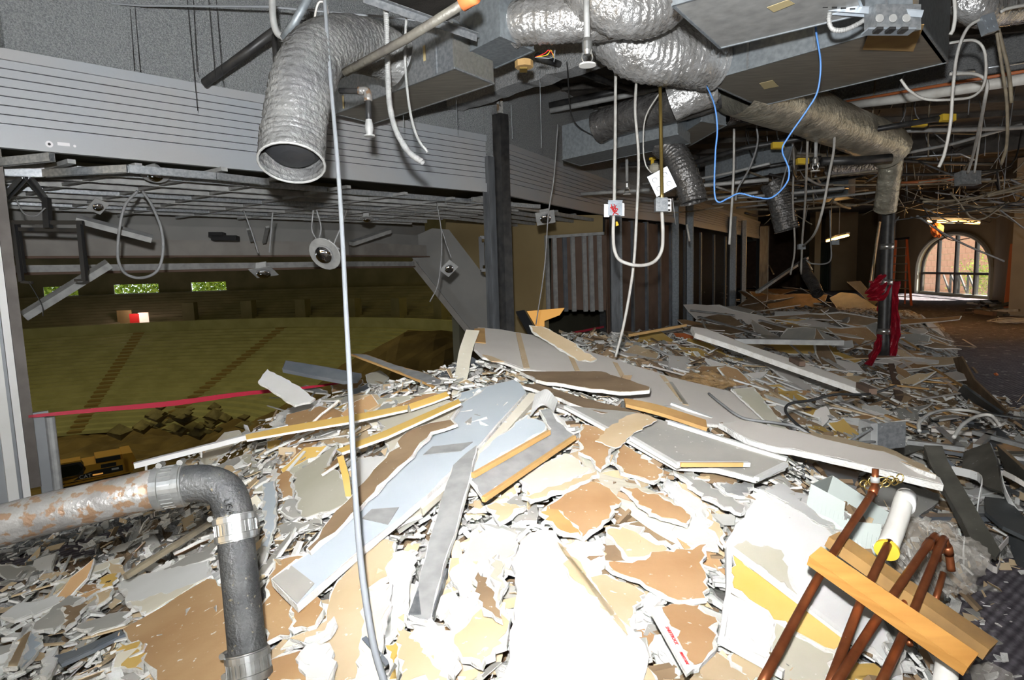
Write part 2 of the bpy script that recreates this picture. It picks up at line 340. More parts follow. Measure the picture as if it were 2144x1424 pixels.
# rear and side enclosures, out of view
obj('wall_back', join(vwall(V3(-11, -7.2, 0), V3(6, -7.2, 0), -0.3, 4.5), vwall(V3(-12.2, 5, 0), V3(-11, -7.2, 0), -3, 4.5)), 'outer_wall', kind='structure')
def gapwall(p, q, t0, t1):
    a, b = p+(q-p)*t0, p+(q-p)*t1
    return join(vwall(p, a, -0.1, 4.4, 0.3, -1), vwall(b, q, -0.1, 4.4, 0.3, -1), vwall(a, b, 2.7, 4.4, 0.3, -1), vwall(a, b, -0.1, 0.05, 0.3, -1))
for i_, (t0_, t1_) in ((1, (.15, .75)),):  # unseen window added to let daylight onto the floor at the right
    a_, b_ = OUT[i_]+(OUT[i_+1]-OUT[i_])*t0_, OUT[i_]+(OUT[i_+1]-OUT[i_])*t1_
    w_ = obj('window_%d' % (i_+1), prism([a_+V3(0, 0, .05), b_+V3(0, 0, .05), b_+V3(0, 0, 2.7), a_+V3(0, 0, 2.7)], left_n(a_, b_), 0.01), 'window_glass', kind='structure')
    for t_ in (0.0, .25, .5, .75, 1.0): obj('mullion', bar(a_+(b_-a_)*t_+V3(0, 0, .05), a_+(b_-a_)*t_+V3(0, 0, 2.7), 0.12, 0.1, left_n(a_, b_)), 'bronze_frame', w_)
obj('wall_right', join(vwall(OUT[0], OUT[1], -0.1, 4.4, 0.3, -1), gapwall(OUT[1], OUT[2], .15, .75), vwall(OUT[2], OUT[3], -0.1, 4.4, 0.3, -1), vwall(OUT[3], OUT[4], -0.1, 4.4, 0.3, -1)), 'outer_wall', kind='structure')
obj('wall_far', join(*[vwall(OUT[i], OUT[i+1], -0.1, 4.4, 0.3, -1) for i in (5, 6)]), 'outer_wall', kind='structure')
obj('wall_end', vwall(V3(19.6, 42, 0), V3(11.5, 42, 0), -0.1, 4.4), 'brown_board', kind='structure')
# far-end piers and a dark doorway against the end wall, warm-lit
for k, (x, y, w, m, nm, lb) in enumerate([(16.6, 33.5, 0.16, 'outer_wall', 'pier', None), (18.6, 34.6, 0.75, 'outer_wall', 'pier', None), (19.3, 31.6, 0.28, 'light_wall', 'pier', None)]):
    obj('trim_%d' % (k+1), abox(x-w, x+w, y-0.3, y+0.3, 0, 4.3), m, kind='structure')
dr = obj('door_1', abox(16.9, 17.8, 34.3, 34.4, 0, 2.7), 'machine_glass', kind='structure')
obj('door_frame', join(abox(16.82, 16.9, 34.2, 34.5, 0, 2.8), abox(17.8, 17.88, 34.2, 34.5, 0, 2.8), abox(16.82, 17.88, 34.2, 34.5, 2.7, 2.8)), 'bronze_frame', dr)
# ---- arched window in the outer wall
wa, wb = OUT[4], OUT[5]; wd_ = unit(wb-wa); wn = left_n(wa, wb)      # wn points into the concourse
WLn = np.linalg.norm(wb-wa)
def wp(s, z, o=0.0): return wa+wd_*s+wn*o+V3(0, 0, z)
ns = 28; s0, s1 = 0.05, WLn-0.25; cs = (s0+s1)/2; hw = (s1-s0)/2; z_sp, z_top = 0.95, 2.66
arch = [(s0, 0.03)]+[(cs-hw*math.cos(math.pi*i/ns), z_sp+(z_top-z_sp)*math.sin(math.pi*i/ns)**0.8) for i in range(ns+1)]+[(s1, 0.03)]
Vv = []; Ff = []
for (s, z) in arch:
    for o in (0.0, -0.32): Vv += [wp(s, z, o), wp(s, 4.4, o)]
for i in range(len(arch)-1):
    a = i*4; b = a+4
    Ff += [(a, b, b+1, a+1), (a+2, a+3, b+3, b+2), (a, a+2, b+2, b)]
g1 = (np.array(Vv), Ff)
obj('wall_window', join(g1, vwall(wa-wd_*0.5, wp(s0, 0), -0.1, 4.4, 0.32, -1), vwall(wp(s1, 0), wb, -0.1, 4.4, 0.32, -1), box(wp(cs, 0.0, -0.16), wd_*hw, wn*0.16, (0, 0, 0.03))), 'outer_wall', kind='structure')
ws = obj('window_1', tube([wp(s, z, -0.2) for s, z in arch], 0.07, 8, 1), 'bronze_frame', kind='structure')
lip = [wp(s, z, 0.03) for s, z in arch]; WP['window_1'] = WP['window_1']
for i in range(len(arch)-1):
    pass
obj('window_surround', tube(lip, 0.09, 6, 1), 'stone_trim', ws)
def arch_z(s): t = max(0, 1-((s-cs)/hw)**2); return z_sp+(z_top-z_sp)*t**0.4
for k in range(1, 4):
    s = s0+(s1-s0)*k/4; obj('mullion', box(wp(s, arch_z(s)/2, -0.2), wd_*0.07, wn*0.06, (0, 0, arch_z(s)/2)), 'bronze_frame', ws)
obj('transom', box(wp(cs, 0.97, -0.2), wd_*hw, wn*0.07, (0, 0, 0.05)), 'bronze_frame', ws)
obj('window_sill', box(wp(cs, 0.06, -0.2), wd_*hw, wn*0.09, (0, 0, 0.06)), 'stone_trim', ws)
for k in range(4):
    sa = s0+(s1-s0)*k/4; sb = s0+(s1-s0)*(k+1)/4; zz = [arch_z(sa+(sb-sa)*t/6) for t in range(7)]
    P = [wp(sa, 0.1, -0.2), wp(sb, 0.1, -0.2)]+[wp(sb-(sb-sa)*t/6, arch_z(sb-(sb-sa)*t/6), -0.2) for t in range(7)]
    obj('pane', prism(P, wn, 0.006), 'window_glass', ws)
for k in range(4):   # N-shaped railing braces
    sa = s0+(s1-s0)*(0.27+k*0.115); sb = sa+0.62
    obj('rail_post', bar(wp(sa, 0.1, -0.33), wp(sa, 0.92, -0.33), 0.1, 0.05, wn), 'bronze_frame', ws)
    obj('rail_brace', bar(wp(sb, 0.88, -0.33), wp(sa, 0.12, -0.33), 0.08, 0.05, wn), 'bronze_frame', ws)
# outside: brick building and a tree in the sun
og = empty('brick_building', wp(13.5, -2, -5.5), 'pink red brick building seen outside through the arched window', 'building')
bc = wp(13.5, 1.0, -5.5)
obj('wall', box(bc, wd_*11, wn*0.3, (0, 0, 3.4)), 'mortar', og)
bme = None
for r in range(13):
    for k in range(23):
        s = -7.5+k*0.62+(r % 2)*0.31
        V, Fc = box(bc+wd_*(s)+wn*0.31+V3(0, 0, -2.2+r*0.36), wd_*0.30, wn*0.03, (0, 0, 0.165))
        if bme is None:
            o = obj('brick', (V, Fc), 'brick_red', og); bme = o; b0 = V3(*np.mean(np.array(V), 0))
        else:
            o = bme.copy(); COL.objects.link(o); o.location = Vector(V3(*np.mean(np.array(V), 0))-b0)
# (about 300 large brick courses; beyond them the wall is mortar coloured)
tg = empty('courtyard_tree', wp(5, -1.5, -2.6), 'sunlit yellow green tree outside the arched window, at its right panes', 'tree')
obj('trunk', tube([wp(3.6, -1.5, -2.6), wp(3.7, 1, -2.7), wp(4.2, 2.4, -2.6)], 0.09, 8, 4), 'old_wood', tg)
lv = []
for k in range(1500):
    c = wp(5.0+rnd.gauss(0, 1.0), 0.75+rnd.gauss(0, 0.45), -2.6+rnd.gauss(0, 0.35)); a = unit(nr.randn(3)); b = unit(np.cross(a, nr.randn(3)))
    s = rnd.uniform(0.04, 0.09); lv.append(([c-a*s, c+b*s*0.5, c+a*s, c-b*s*0.5], [(0, 1, 2, 3)]))
obj('leaves', join(*lv), 'leaf_green', tg, kind='stuff')
obj('ground_outside', abox(14.5, 60, -10, 60, -2.4, -2.2), 'dirt', kind='structure')

# ---------------------------------------------------------------- shutters, posts and jambs
def up(p, z): return p+V3(0, 0, z)
def shutter(p, q, z0, z1, label, nsl):
    n = -left_n(p, q)                                            # towards the concourse
    root = empty('rolling_shutter', up((p+q)/2, z0), label, 'shutter', 'rolling shutters over the openings')
    h = (z1-z0-0.16)/nsl
    obj('bottom_bar', box(up((p+q)/2, z0+0.05)+n*0.01, (q-p)/2, n*0.025, (0, 0, 0.05)), 'shutter_steel', root)
    sb = None
    for k in range(nsl):
        z = z0+0.10+h*(k+0.5)
        if sb is None: sb = obj('slat', box(up((p+q)/2, z), (q-p)/2, n*0.012, (0, 0, h/2-0.0035)), 'shutter_steel', root)
        else:
            o = sb.copy(); COL.objects.link(o); o.location = (0, 0, h*k)
    obj('backing', box(up((p+q)/2, (z0+z1)/2)-n*0.02, (q-p)/2, n*0.008, (0, 0, (z1-z0)/2-0.02)), 'shutter_groove', root)
    obj('hood', box(up((p+q)/2, z1-0.03)+n*0.005, (q-p)/2, n*0.03, (0, 0, 0.035)), 'shutter_steel', root)
    return root
sh = shutter(A-dAB*1.6, B-dAB*0.13, 2.55, 3.18, 'long grey slatted rolling shutter over the large left opening', 8)
n = -left_n(A, B)
c = onv(101, 304, A, B)+n*0.04; obj('round_sticker', lathe(c, n, [(0, 0.022), (0.002, 0.022)], 18), 'sticker_white', sh)
obj('sticker_mark', lathe(c+n*0.002, n, [(0, 0.009), (0.001, 0.009)], 14), 'lettering_black', sh)
c = onv(131, 304, A, B)+n*0.04; obj('name_plate', box(c, dAB*0.035, n*0.001, (0, 0, 0.011)), 'sticker_white', sh)
c = onv(154, 308, A, B)+n*0.04; obj('lock_disc', lathe(c, n, [(0, 0.009), (0.002, 0.009)], 10), 'sticker_white', sh)
shutter(B+unit(D-B)*0.16, D, 2.55, 3.16, 'grey slatted shutter just right of the black post', 8)
shutter(D, E-unit(E-D)*0.1, 2.55, 3.16, 'grey slatted shutter over the brown stud wall', 8)
shutter(E+unit(G-E)*0.1, G, 2.55, 3.16, 'darker slatted shutter beyond the paired steel studs', 8)
shutter(G, I, 2.55, 3.16, 'farthest dim slatted shutter before the dark corner', 8)
# left jamb with guide rail
A_keep = A; A = A-dAB*0.03
jl = empty('left_jamb', A-dAB*0.3, 'grey steel door jamb with pale guide rail at the left edge of the big opening', 'jamb')
obj('jamb_panel', box(up(A-dAB*0.58, 1.28), dAB*0.52, n*0.06, (0, 0, 1.28)), 'jamb_grey', jl)
for q in (-0.25, -0.42, -0.62): obj('rib', box(up(A+dAB*q, 1.28)+n*0.068, dAB*0.012, n*0.012, (0, 0, 1.27)), 'jamb_grey', jl)
obj('guide_rail', join(box(up(A-dAB*0.13, 1.28)+n*0.085, dAB*0.028, n*0.03, (0, 0, 1.27)), box(up(A-dAB*0.06, 1.28)+n*0.06, dAB*0.02, n*0.05, (0, 0, 1.27))), 'white_paint', jl)
obj('brown_reveal', box(up(A+dAB*0.0, 1.4)-n*0.02, dAB*0.03, n*0.05, (0, 0, 1.14)), 'jamb_brown', jl)
obj('base_flange', join(box(up(A+dAB*0.085, 0.38)-n*0.10, dAB*0.045, n*0.015, (0, 0, 0.38)), box(up(A+dAB*0.135, 0.30)-n*0.12, dAB*0.03, n*0.01, (0, 0, 0.37))), 'jamb_grey', jl)
obj('base_tube', tube([up(A+dAB*0.13, 0.05)-n*0.05, up(A+dAB*0.13, 0.72)-n*0.05], 0.03, 12, 1), 'dusty_steel', jl)
A = A_keep
# black post with channel
pb = empty('black_post', B, 'tall black steel post between the two nearest openings', 'post')
obj('post_tube', bar(up(B+dAB*0.03, 0.0)-left_n(A, B)*0.10, up(B+dAB*0.03, 3.42)-left_n(A, B)*0.10, 0.13, 0.13, dAB), 'black_iron', pb)
obj('guide_channel', join(bar(up(B-dAB*0.10, 0.0)-left_n(A, B)*0.04, up(B-dAB*0.10, 2.95)-left_n(A, B)*0.04, 0.05, 0.10, dAB), bar(up(B-dAB*0.155, 0.0)-left_n(A, B)*0.01, up(B-dAB*0.155, 2.6)-left_n(A, B)*0.01, 0.035, 0.05, dAB)), 'post_steel', pb)
obj('post_rod', bar(up(B+dAB*0.03, 3.4)-left_n(A, B)*0.1, up(B+dAB*0.03, 3.62)-left_n(A, B)*0.1, 0.05, 0.05, dAB), 'rubble', pb)
def post(p, w, m, label, z1=2.6, off=0.1, m2=None):
    r = empty('steel_post', p, label, 'post'); nn = -left_n(B, G)
    obj('post_body', bar(up(p, 0)+nn*off, up(p, z1)+nn*off, w, w, (1, 0, 0)), m, r)
    obj('post_flange', channel(up(p, 0)+nn*(off+w*0.55), up(p, z1)+nn*(off+w*0.55), w*0.8, w*0.3, (0.5, -0.8, 0)), m2 or 'galvanised_dull', r)
post(D+unit(B-D)*0.0, 0.16, 'post_steel', 'wide dull grey steel column left of the brown stud wall')
post(E+V3(-0.12, 0, 0), 0.12, 'galvanised_dull', 'left of two close galvanised columns right of the U shaped conduit', 3.0)
post(E+V3(0.22, 0.1, 0), 0.12, 'galvanised_dull', 'right of two close galvanised columns right of the U shaped conduit', 3.0)
post(onz(1541, 655, 0)*0+V3(6.35, 17.9, 0), 0.17, 'galvanised_dull', 'bright edged galvanised column before the dark glazed bays', 3.0)
post(G+V3(0.15, 0.2, 0), 0.12, 'galvanised_dull', 'thin galvanised column in the dark bays behind the rubble', 3.0)
post(I, 0.3, 'post_steel', 'farthest grey column beside the dark corner', 3.0)
# brown stud wall below the third shutter
bw = empty('stud_wall', (D+E)/2, 'stud wall with brown board back and dark steel studs below the shutter', 'wall')
DE = unit(E-D); nDE = -left_n(D, E); LDE = np.linalg.norm(E-D)
obj('board', box(up((D+E)/2, 1.25)-nDE*0.06, (E-D)/2, nDE*0.008, (0, 0, 1.25)), 'brown_board', bw)
for s in (0.35, 0.95, 1.55, 2.15, 2.7):
    obj('stud', channel(up(D+DE*s, 0)-nDE*0.0, up(D+DE*s, 2.52)-nDE*0.0, 0.055, 0.09, nDE), 'steel_blue', bw)
# black sheet standing in for the shade in the rooms behind the far bays
obj('dark_backing', join(vwall(E+left_n(E, G)*1.6, I+left_n(E, G)*1.6+unit(I-E)*3, -0.3, 3.0)), 'black_iron', label='black backing standing in for the dark rooms behind the far bays', kind='structure')
for k in range(6):
    p = E+(G-E)*(0.25+0.25*k)+left_n(E, G)*0.7
    obj('rear_stud', channel(up(p, 0), up(p, 2.6), 0.06, 0.06, (0.5, -0.8, 0)), 'galvanised_dull', label='bare steel stud standing in the dark far bays', cat='stud', group='rear studs in the far bays')

# ---------------------------------------------------------------- suite behind the first openings
nAB = left_n(A, B)
o35 = 3.5
a2, b2 = A+nAB*o35-dAB*4, B+nAB*o35
e2 = V3(-1.25, 12.55, 0)
fs = empty('suite_fascia', up((a2+b2)/2, 1.9), 'long pale boxed beam across the front of the stripped suite', 'beam')
def seg2(z0, z1, th, m, nm, off=0):
    obj(nm, join(vwall(a2+nAB*off, b2+nAB*off, z0, z1, th, -1), vwall(b2+nAB*off, e2+nAB*off, z0, z1, th, -1)), m, fs)
seg2(1.97, 2.17, 0.14, 'fascia', 'beam_face'); seg2(2.17, 2.36, 0.1, 'light_wall', 'upper_strip', 0.12); seg2(1.945, 1.97, 0.2, 'brown_board', 'lower_lip')
seg2(1.795, 1.875, 0.06, 'dusty_steel', 'lower_rail', 0.1); seg2(1.765, 1.795, 0.08, 'brown_board', 'rail_shadow_strip', 0.1)  # solid dark strip stands in for the shade under the lower rail
seg2(2.36, 3.3, 0.12, 'light_wall', 'header', 0.9)
# sloping grey end wall and tan partition
obj('partition_wall', prism([onv(935, 452, D, e2), onv(1262, 450, D, e2), onv(1262, 492, D, e2), onv(1147, 496, D, e2), onv(1150, 735, D, e2), onv(1010, 735, D, e2), onv(930, 520, D, e2)], V3(0.3, -0.9, 0), 0.1), 'tan_wall', label='mustard tan partition wall seen past the black post', cat='wall')
pa, pb_ = V3(-1.55, 11.6, 0), V3(0.2, 11.15, 0)
obj('angled_wall', prism([onv(x, y, pa, pb_) for x, y in ((845, 505), (905, 478), (940, 481), (1034, 603), (1042, 735), (1016, 735), (868, 548))], V3(0.25, -0.95, 0), 0.08), 'light_wall', label='pale grey angled wall panel with a sloping lower edge, left of the black post', cat='wall panel')
obj('sloping_edge', bar(onv(865, 548, pa, pb_)+V3(0, -0.1, 0), onv(1000, 716, pa, pb_)+V3(0, -0.1, 0), 0.10, 0.06, (0, 1, 0)), 'fascia', label='grey trim running down the sloping edge of the angled panel', cat='trim')
for (x0, y0, x1, y1, dd) in ((160, 458, 318, 500, 5.0), (50, 662, 228, 552, 5.2), (735, 510, 815, 483, 8.5), (520, 480, 527, 505, 7.5), (560, 475, 553, 508, 7.5)):
    lb = {160: 'pale stud leaning across the beam near the loop of cable', 50: 'dusty white tube lying diagonally behind the left jamb', 735: 'pale flat bar slanting above the suite beam', 520: 'short pale hanger left of the round lamp', 560: 'short pale hanger just above the round lamp'}[x0]
    r_ = {50: 0.05, 160: 0.04, 735: 0.045}.get(x0, 0.02)
    obj('loose_stud' if x0 != 50 else 'loose_tube', bar(at(x0, y0, dd), at(x1, y1, dd*1.06), r_*2, r_*1.2, (0, -0.5, 1)), 'dusty_steel', label=lb, cat='stud' if x0 != 50 else 'tube')
# open stud frame right of the tan wall
sf = empty('open_stud_frame', onv(1205, 650, D, e2), 'bare steel stud frame with the board stripped off, right of the tan wall', 'stud frame')
obj('back_board', prism([onv(x, y, D, e2)+V3(0.1, 0.25, 0) for x, y in ((1145, 495), (1262, 490), (1262, 652), (1145, 650))], V3(0.3, -0.9, 0), 0.01), 'brown_board', sf)
for x in (1149, 1165, 1186, 1203, 1227, 1241, 1259):
    obj('stud', channel(onv(x, 652, D, e2)+V3(0, -.05, 0), onv(x-4, 493, D, e2)+V3(0, -.05, 0), 0.07, 0.05, V3(0.3, -0.9, 0)), 'dusty_steel' if x % 2 else 'steel_blue', sf)
obj('top_track', bar(onv(1143, 497, D, e2)+V3(0, -.06, 0), onv(1264, 489, D, e2)+V3(0, -.06, 0), 0.05, 0.05), 'dusty_steel', sf)
# ---- suspended ceiling grid of the suite
gr = empty('ceiling_grid', up((A+B)/2+nAB*1.5, 2.66), 'bare steel suspension grid hanging over the stripped suite', 'ceiling grid')
k = 0
for i in range(8):
    o = 0.40+i*0.42; t = rnd.uniform(-0.015, 0.015)
    obj('cross_channel', channel(up(A+nAB*o-dAB*2.5, 2.53+t), up(B+nAB*o+dAB*1.2, 2.53-t), 0.035, 0.05), 'dusty_steel' if i % 3 else 'galvanised', gr)
for p0, p1 in (((150, 338), (-60, 402)), ((290, 346), (10, 420)), ((470, 354), (118, 440)), ((590, 371), (250, 452)), ((730, 391), (371, 456)), ((850, 405), (500, 458)), ((950, 415), (640, 461)), ((1010, 425), (760, 464))):
    obj('main_runner', bar(onz(*p0, 2.50), onz(*p1, 2.50), 0.05, 0.03), 'dusty_steel', gr)
for i in range(5):
    s = 0.6+i*0.8
    obj('main_runner', bar(up(B+unit(D-B)*s-V3(0.2, 0, 0)+V3(-0.25, 0.1, 0), 2.585), up(B+unit(D-B)*s+nAB*2.6, 2.585), 0.045, 0.03), 'dusty_steel', gr)
for i in range(5):
    o = 0.3+i*0.38; q = left_n(B, D)
    obj('cross_channel', channel(up(B+q*o, 2.53), up(D+q*o, 2.53), 0.035, 0.05), 'dusty_steel', gr)
for p0, p1 in (((0, 332), (108, 321)), ((0, 352), (90, 356)), ((90, 356), (268, 346)), ((268, 346), (450, 362)), ((55, 358), (95, 412)), ((52, 360), (10, 410)), ((450, 362), (560, 375))):
    obj('bent_channel', channel(onz(*p0, 2.47), onz(*p1, 2.47), 0.04, 0.05), 'galvanised', gr)
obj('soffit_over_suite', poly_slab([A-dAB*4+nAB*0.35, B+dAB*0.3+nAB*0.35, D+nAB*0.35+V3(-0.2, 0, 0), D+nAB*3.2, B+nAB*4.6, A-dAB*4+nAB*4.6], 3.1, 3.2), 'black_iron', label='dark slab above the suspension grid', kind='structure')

# ---------------------------------------------------------------- the arena bowl
BC = V3(-33, 37, 0)
def ringpt(r, a, z): return BC+V3(r*math.cos(a), r*math.sin(a), z)
a0, a1, na = math.radians(18), math.radians(150), 120
def rings(prof, aa=(a0, a1), na=120):
    V = []; Fc = []
    for r, z in prof:
        for i in range(na+1): V.append(ringpt(r, aa[0]+(aa[1]-aa[0])*i/na, z))
    m = na+1
    for k in range(len(prof)-1):
        for i in range(na): Fc.append((k*m+i, k*m+i+1, (k+1)*m+i+1, (k+1)*m+i))
    return np.array(V), Fc
bowl = empty('arena_seating', ringpt(30, 1.2, -11), 'curved concrete seating tiers of the arena seen through the left opening', 'seating')
NR = 25; prof = []
for k in range(NR):
    r = 14+k*0.88; z = -11+k*0.27; prof += [(r, z), (r+0.06, z+0.27)]
prof += [(14+NR*0.88, -11+NR*0.27)]
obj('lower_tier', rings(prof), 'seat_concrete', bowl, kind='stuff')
rp = 14+NR*0.88; zp = -11+NR*0.27
obj('parapet', rings([(rp, zp), (rp, zp+1.15), (rp+0.3, zp+1.15), (rp+0.3, zp)]), 'seat_concrete', bowl)
prof = []
for k in range(13):
    r = rp+1.6+k*0.75; z = zp+0.2+k*0.32; prof += [(r, z), (r+0.05, z+0.32)]
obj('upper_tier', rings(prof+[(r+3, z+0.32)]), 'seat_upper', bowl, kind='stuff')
obj('walkway', rings([(rp+0.3, zp), (rp+1.6, zp+0.2)]), 'seat_upper', bowl)
for px_, dd_ in ((262, 66), (500, 64)):
    q_ = at(px_, 720, dd_); ang = math.atan2(q_[1]-BC[1], q_[0]-BC[0])
    obj('aisle', join(*[box(ringpt(14+k*0.88+0.44, ang, -11+k*0.27+0.21), unit(V3(math.cos(ang), math.sin(ang), 0))*0.42, unit(V3(-math.sin(ang), math.cos(ang), 0))*0.55, (0, 0, 0.09)) for k in range(NR)]), 'aisle_steps', bowl)
for ang in (0.62, 0.78, 0.95, 1.12, 1.30, 1.48, 1.66):
    obj('upper_pier', box(ringpt(rp+3.0, ang+0.08, zp+1.6), unit(V3(math.cos(ang), math.sin(ang), 0))*0.6, unit(V3(-math.sin(ang), math.cos(ang), 0))*0.7, (0, 0, 1.6)), 'seat_upper', bowl)
# outer arena wall with window openings at eye level
rw = rp+13.5
wins = [0.93, 1.02, 1.11, 1.20, 1.29]
W = []
def arcbox(r, aa, ab, z0, z1, th=0.4, k=4):
    V = []; Fc = []
    for i in range(k+1):
        a = aa+(ab-aa)*i/k; V += [ringpt(r, a, z0), ringpt(r, a, z1), ringpt(r+th, a, z1), ringpt(r+th, a, z0)]
    for i in range(k):
        p = i*4
        for j in range(4): Fc.append((p+j, p+4+j, p+4+(j+1) % 4, p+(j+1) % 4))
    Fc += [(0, 1, 2, 3), (k*4+3, k*4+2, k*4+1, k*4)]
    return V, Fc
WZ0, WZ1 = 0.15, 1.35
arena_wins = [(math.atan2(at(x0, 590, 86)[1]-BC[1], at(x0, 590, 86)[0]-BC[0]), math.atan2(at(x1, 590, 86)[1]-BC[1], at(x1, 590, 86)[0]-BC[0])) for x0, x1 in ((405, 475), (250, 340), (103, 176))]
arena_wins = [(min(p), max(p)) for p in arena_wins]; arena_wins.sort()
cur = a0; parts = [arcbox(rw, a0, a1, WZ1, 16, k=40), arcbox(rw, a0, a1, -12, WZ0, k=40)]
for p, q in arena_wins: parts.append(arcbox(rw, cur, p, WZ0, WZ1, k=16)); cur = q
parts.append(arcbox(rw, cur, a1, WZ0, WZ1, k=16))
obj('arena_wall', join(*parts), 'seat_upper', kind='structure')
for i, (p, q) in enumerate(arena_wins):
    ac = (p+q)/2; lv = []
    for k in range(1100):
        c = ringpt(rw+2.5+rnd.random()*1.5, rnd.uniform(p-0.01, q+0.01), rnd.uniform(-0.6, 1.9)); a = unit(nr.randn(3)); b = unit(np.cross(a, nr.randn(3))); s = rnd.uniform(0.15, 0.4)
        lv.append(([c-a*s, c+b*s*0.6, c+a*s, c-b*s*0.6], [(0, 1, 2, 3)]))
    obj('shrub', join(*lv), 'leaf_green', label='bright green leaves outside the %s small window of the arena' % ('rightmost', 'middle', 'leftmost')[i], cat='shrub', kind='stuff')
obj('arena_roof', rings([(0.5, 16), (rw+0.4, 16)], (0, 2*math.pi), 60), 'deck', kind='structure')
obj('arena_wall.001', arcbox(rw+0.3, a1, math.radians(290), -12, 16.2, k=30), 'seat_upper', kind='structure')
obj('arena_wall.002', join(vwall(V3(11.8, 41.9, 0), V3(15, 42.6, 0), -12, 16.2), vwall(V3(15.2, 42, 0), V3(20.5, 42.1, 0), -2.5, 5), vwall(ringpt(rw+.3, a0, 0), V3(14, 42.2, 0), -12, 16.2), vwall(V3(-12.2, 5, 0), ringpt(rw+.3, math.radians(290), 0), -12, 16.2), vwall(WL[0], V3(-12.2, 5, 0), -12, 16)), 'seat_upper', kind='structure')  # unseen closing walls; the first piece added to block a sun leak
# upper closure above the concourse ceiling on the arena side
obj('arena_wall.003', join(*[vwall(SU[i]+V3(0, 0, 0), SU[i+1], 2.9 if i < 3 else -12, 16, 0.2) for i in range(len(SU)-1)]), 'seat_upper', kind='structure')
obj('slab_edge', join(*[vwall(WL[i], WL[i+1], -11.2, -0.36, 0.2) for i in range(len(WL)-1)]), 'seat_upper', kind='structure')
# arena floor: dirt mound, ramp and rubble
def terr():
    V = []; Fc = []; n1, n2 = 90, 90
    for i in range(n1):
        for j in range(n2):
            x = -60+i*0.85; y = 2+j*0.85
            rr = math.hypot(x-BC[0], y-BC[1]); z = -11.0
            q = onz(830, 780, -6.5)
            z += 8.2*math.exp(-(((x+6.5)/10.5)**2+((y-47)/12)**2)); z += 3.3*math.exp(-(((x+17)/6)**2+((y-25)/4.5)**2)); z += 2.6*math.exp(-(((x+14)/8)**2+((y-32)/5)**2))
            z += 0.8*mn.noise(Vector((x*0.35, y*0.35, 1)))+0.35*mn.noise(Vector((x*1.2, y*1.2, 5)))
            V.append((x, y, z))
    for i in range(n1-1):
        for j in range(n2-1): Fc.append((i*n2+j, (i+1)*n2+j, (i+1)*n2+j+1, i*n2+j+1))
    return V, Fc
obj('ground_arena', terr(), 'dirt', kind='structure')
def rock(c, s, m, name, **kw):
    ph = [(0, 0, 1), (0, 0, -1)]+[(math.cos(a), math.sin(a), 0.3*(-1)**i) for i, a in enumerate(np.arange(6)*math.pi/3)]
    V = [np.array(c)+np.array(p)*s*np.array([rnd.uniform(.6, 1.3), rnd.uniform(.6, 1.3), rnd.uniform(.35, .8)]) for p in ph]
    Fc = [(0, 2+i, 2+(i+1) % 6) for i in range(6)]+[(1, 2+(i+1) % 6, 2+i) for i in range(6)]
    return obj(name, (V, Fc), m, **kw)
for k in range(46):
    px = rnd.gauss(400, 55); py = rnd.gauss(880, 14); d = 41+rnd.uniform(-2, 2)
    rock(at(px, py, d), rnd.uniform(0.25, 0.9), 'arena_rock', 'concrete_lump', label='broken concrete lump heaped at the foot of the arena seating', cat='rubble', group='concrete lumps in the arena')
# red/white lit doorway in the seating
v = empty('exit_opening', at(282, 690, 74), 'bright red and white lit exit opening in the arena seating', 'doorway')
c = at(287, 670, 73.5)
obj('red_door', box(c-V3(0.3, 0, 0), (0.55, 0, 0), (0, 0.05, 0), (0, 0, 0.75)), 'lettering_red', v)
MATS['lit_doorway'] = bpy.data.materials.new('lit_doorway'); mm = MATS['lit_doorway']; mm.use_nodes = True
mm.node_tree.nodes['Principled BSDF'].inputs['Emission Color'].default_value = (1, 0.75, 0.6, 1); mm.node_tree.nodes['Principled BSDF'].inputs['Emission Strength'].default_value = 0.8
obj('bright_opening', join(box(c+V3(0.75, 0.1, -0.1), (0.6, 0, 0), (0, 0.05, 0), (0, 0, 0.95)), box(c+V3(-0.2, 0.1, -1.1), (1.2, 0, 0), (0, 0.05, 0), (0, 0, 0.2))), 'lit_doorway', v)
obj('door_recess', box(c+V3(-1.5, 0.1, 0), (0.9, 0, 0), (0, 0.05, 0), (0, 0, 1.2)), 'tan_wall', v)
light('exit_lamp', 'POINT', c+V3(0, -1.5, 1.5), 160, (1, 0.7, 0.6), 0.3)

# ---------------------------------------------------------------- the excavator
exd = V3(.8, .6, 0); exbase = at(178, 988, 25)+exd*.28-V3(0, 0, .84)
ex = empty('excavator', exbase, 'yellow tracked excavator with a black cab, down in the arena', 'excavator')
ec = exbase+V3(0, 0, 1.35); ez = V3(0, 0, 1); ey = np.cross(ez, exd)
def eb(x0, x1, y0, y1, z0, z1): return box(ec+exd*(x0+x1)/2+ey*(y0+y1)/2+ez*(z0+z1)/2, exd*(x1-x0)/2, ey*(y1-y0)/2, ez*(z1-z0)/2)
obj('body', join(eb(-0.5, 1.7, -1, 1, -0.35, 0.45), eb(-1.6, -0.5, -1, 1, -0.35, 0.0)), 'machine_yellow', ex)
P = [ec+exd*x+ez*z-ey*1.0 for x, z in ((1.5, -0.4), (1.95, -0.3), (2.1, 0.3), (1.95, 0.75), (1.45, 0.75))]
obj('counterweight', prism(P, -ey, 2.0), 'machine_yellow', ex)
obj('engine_hood', join(eb(0.15, 1.55, -0.8, 0.8, 0.45, 0.72)), 'machine_yellow', ex)
obj('hood_grille', eb(0.15, 1.35, -0.86, 0.0, 0.46, 0.70), 'machine_black', ex)
obj('side_panel', prism([ec+exd*x+ez*z-ey*1.015 for x, z in ((-1.0, -0.3), (1.4, -0.22), (1.4, 0.12), (0.0, 0.08), (-0.6, -0.05))], -ey, 0.02), 'machine_black', ex)
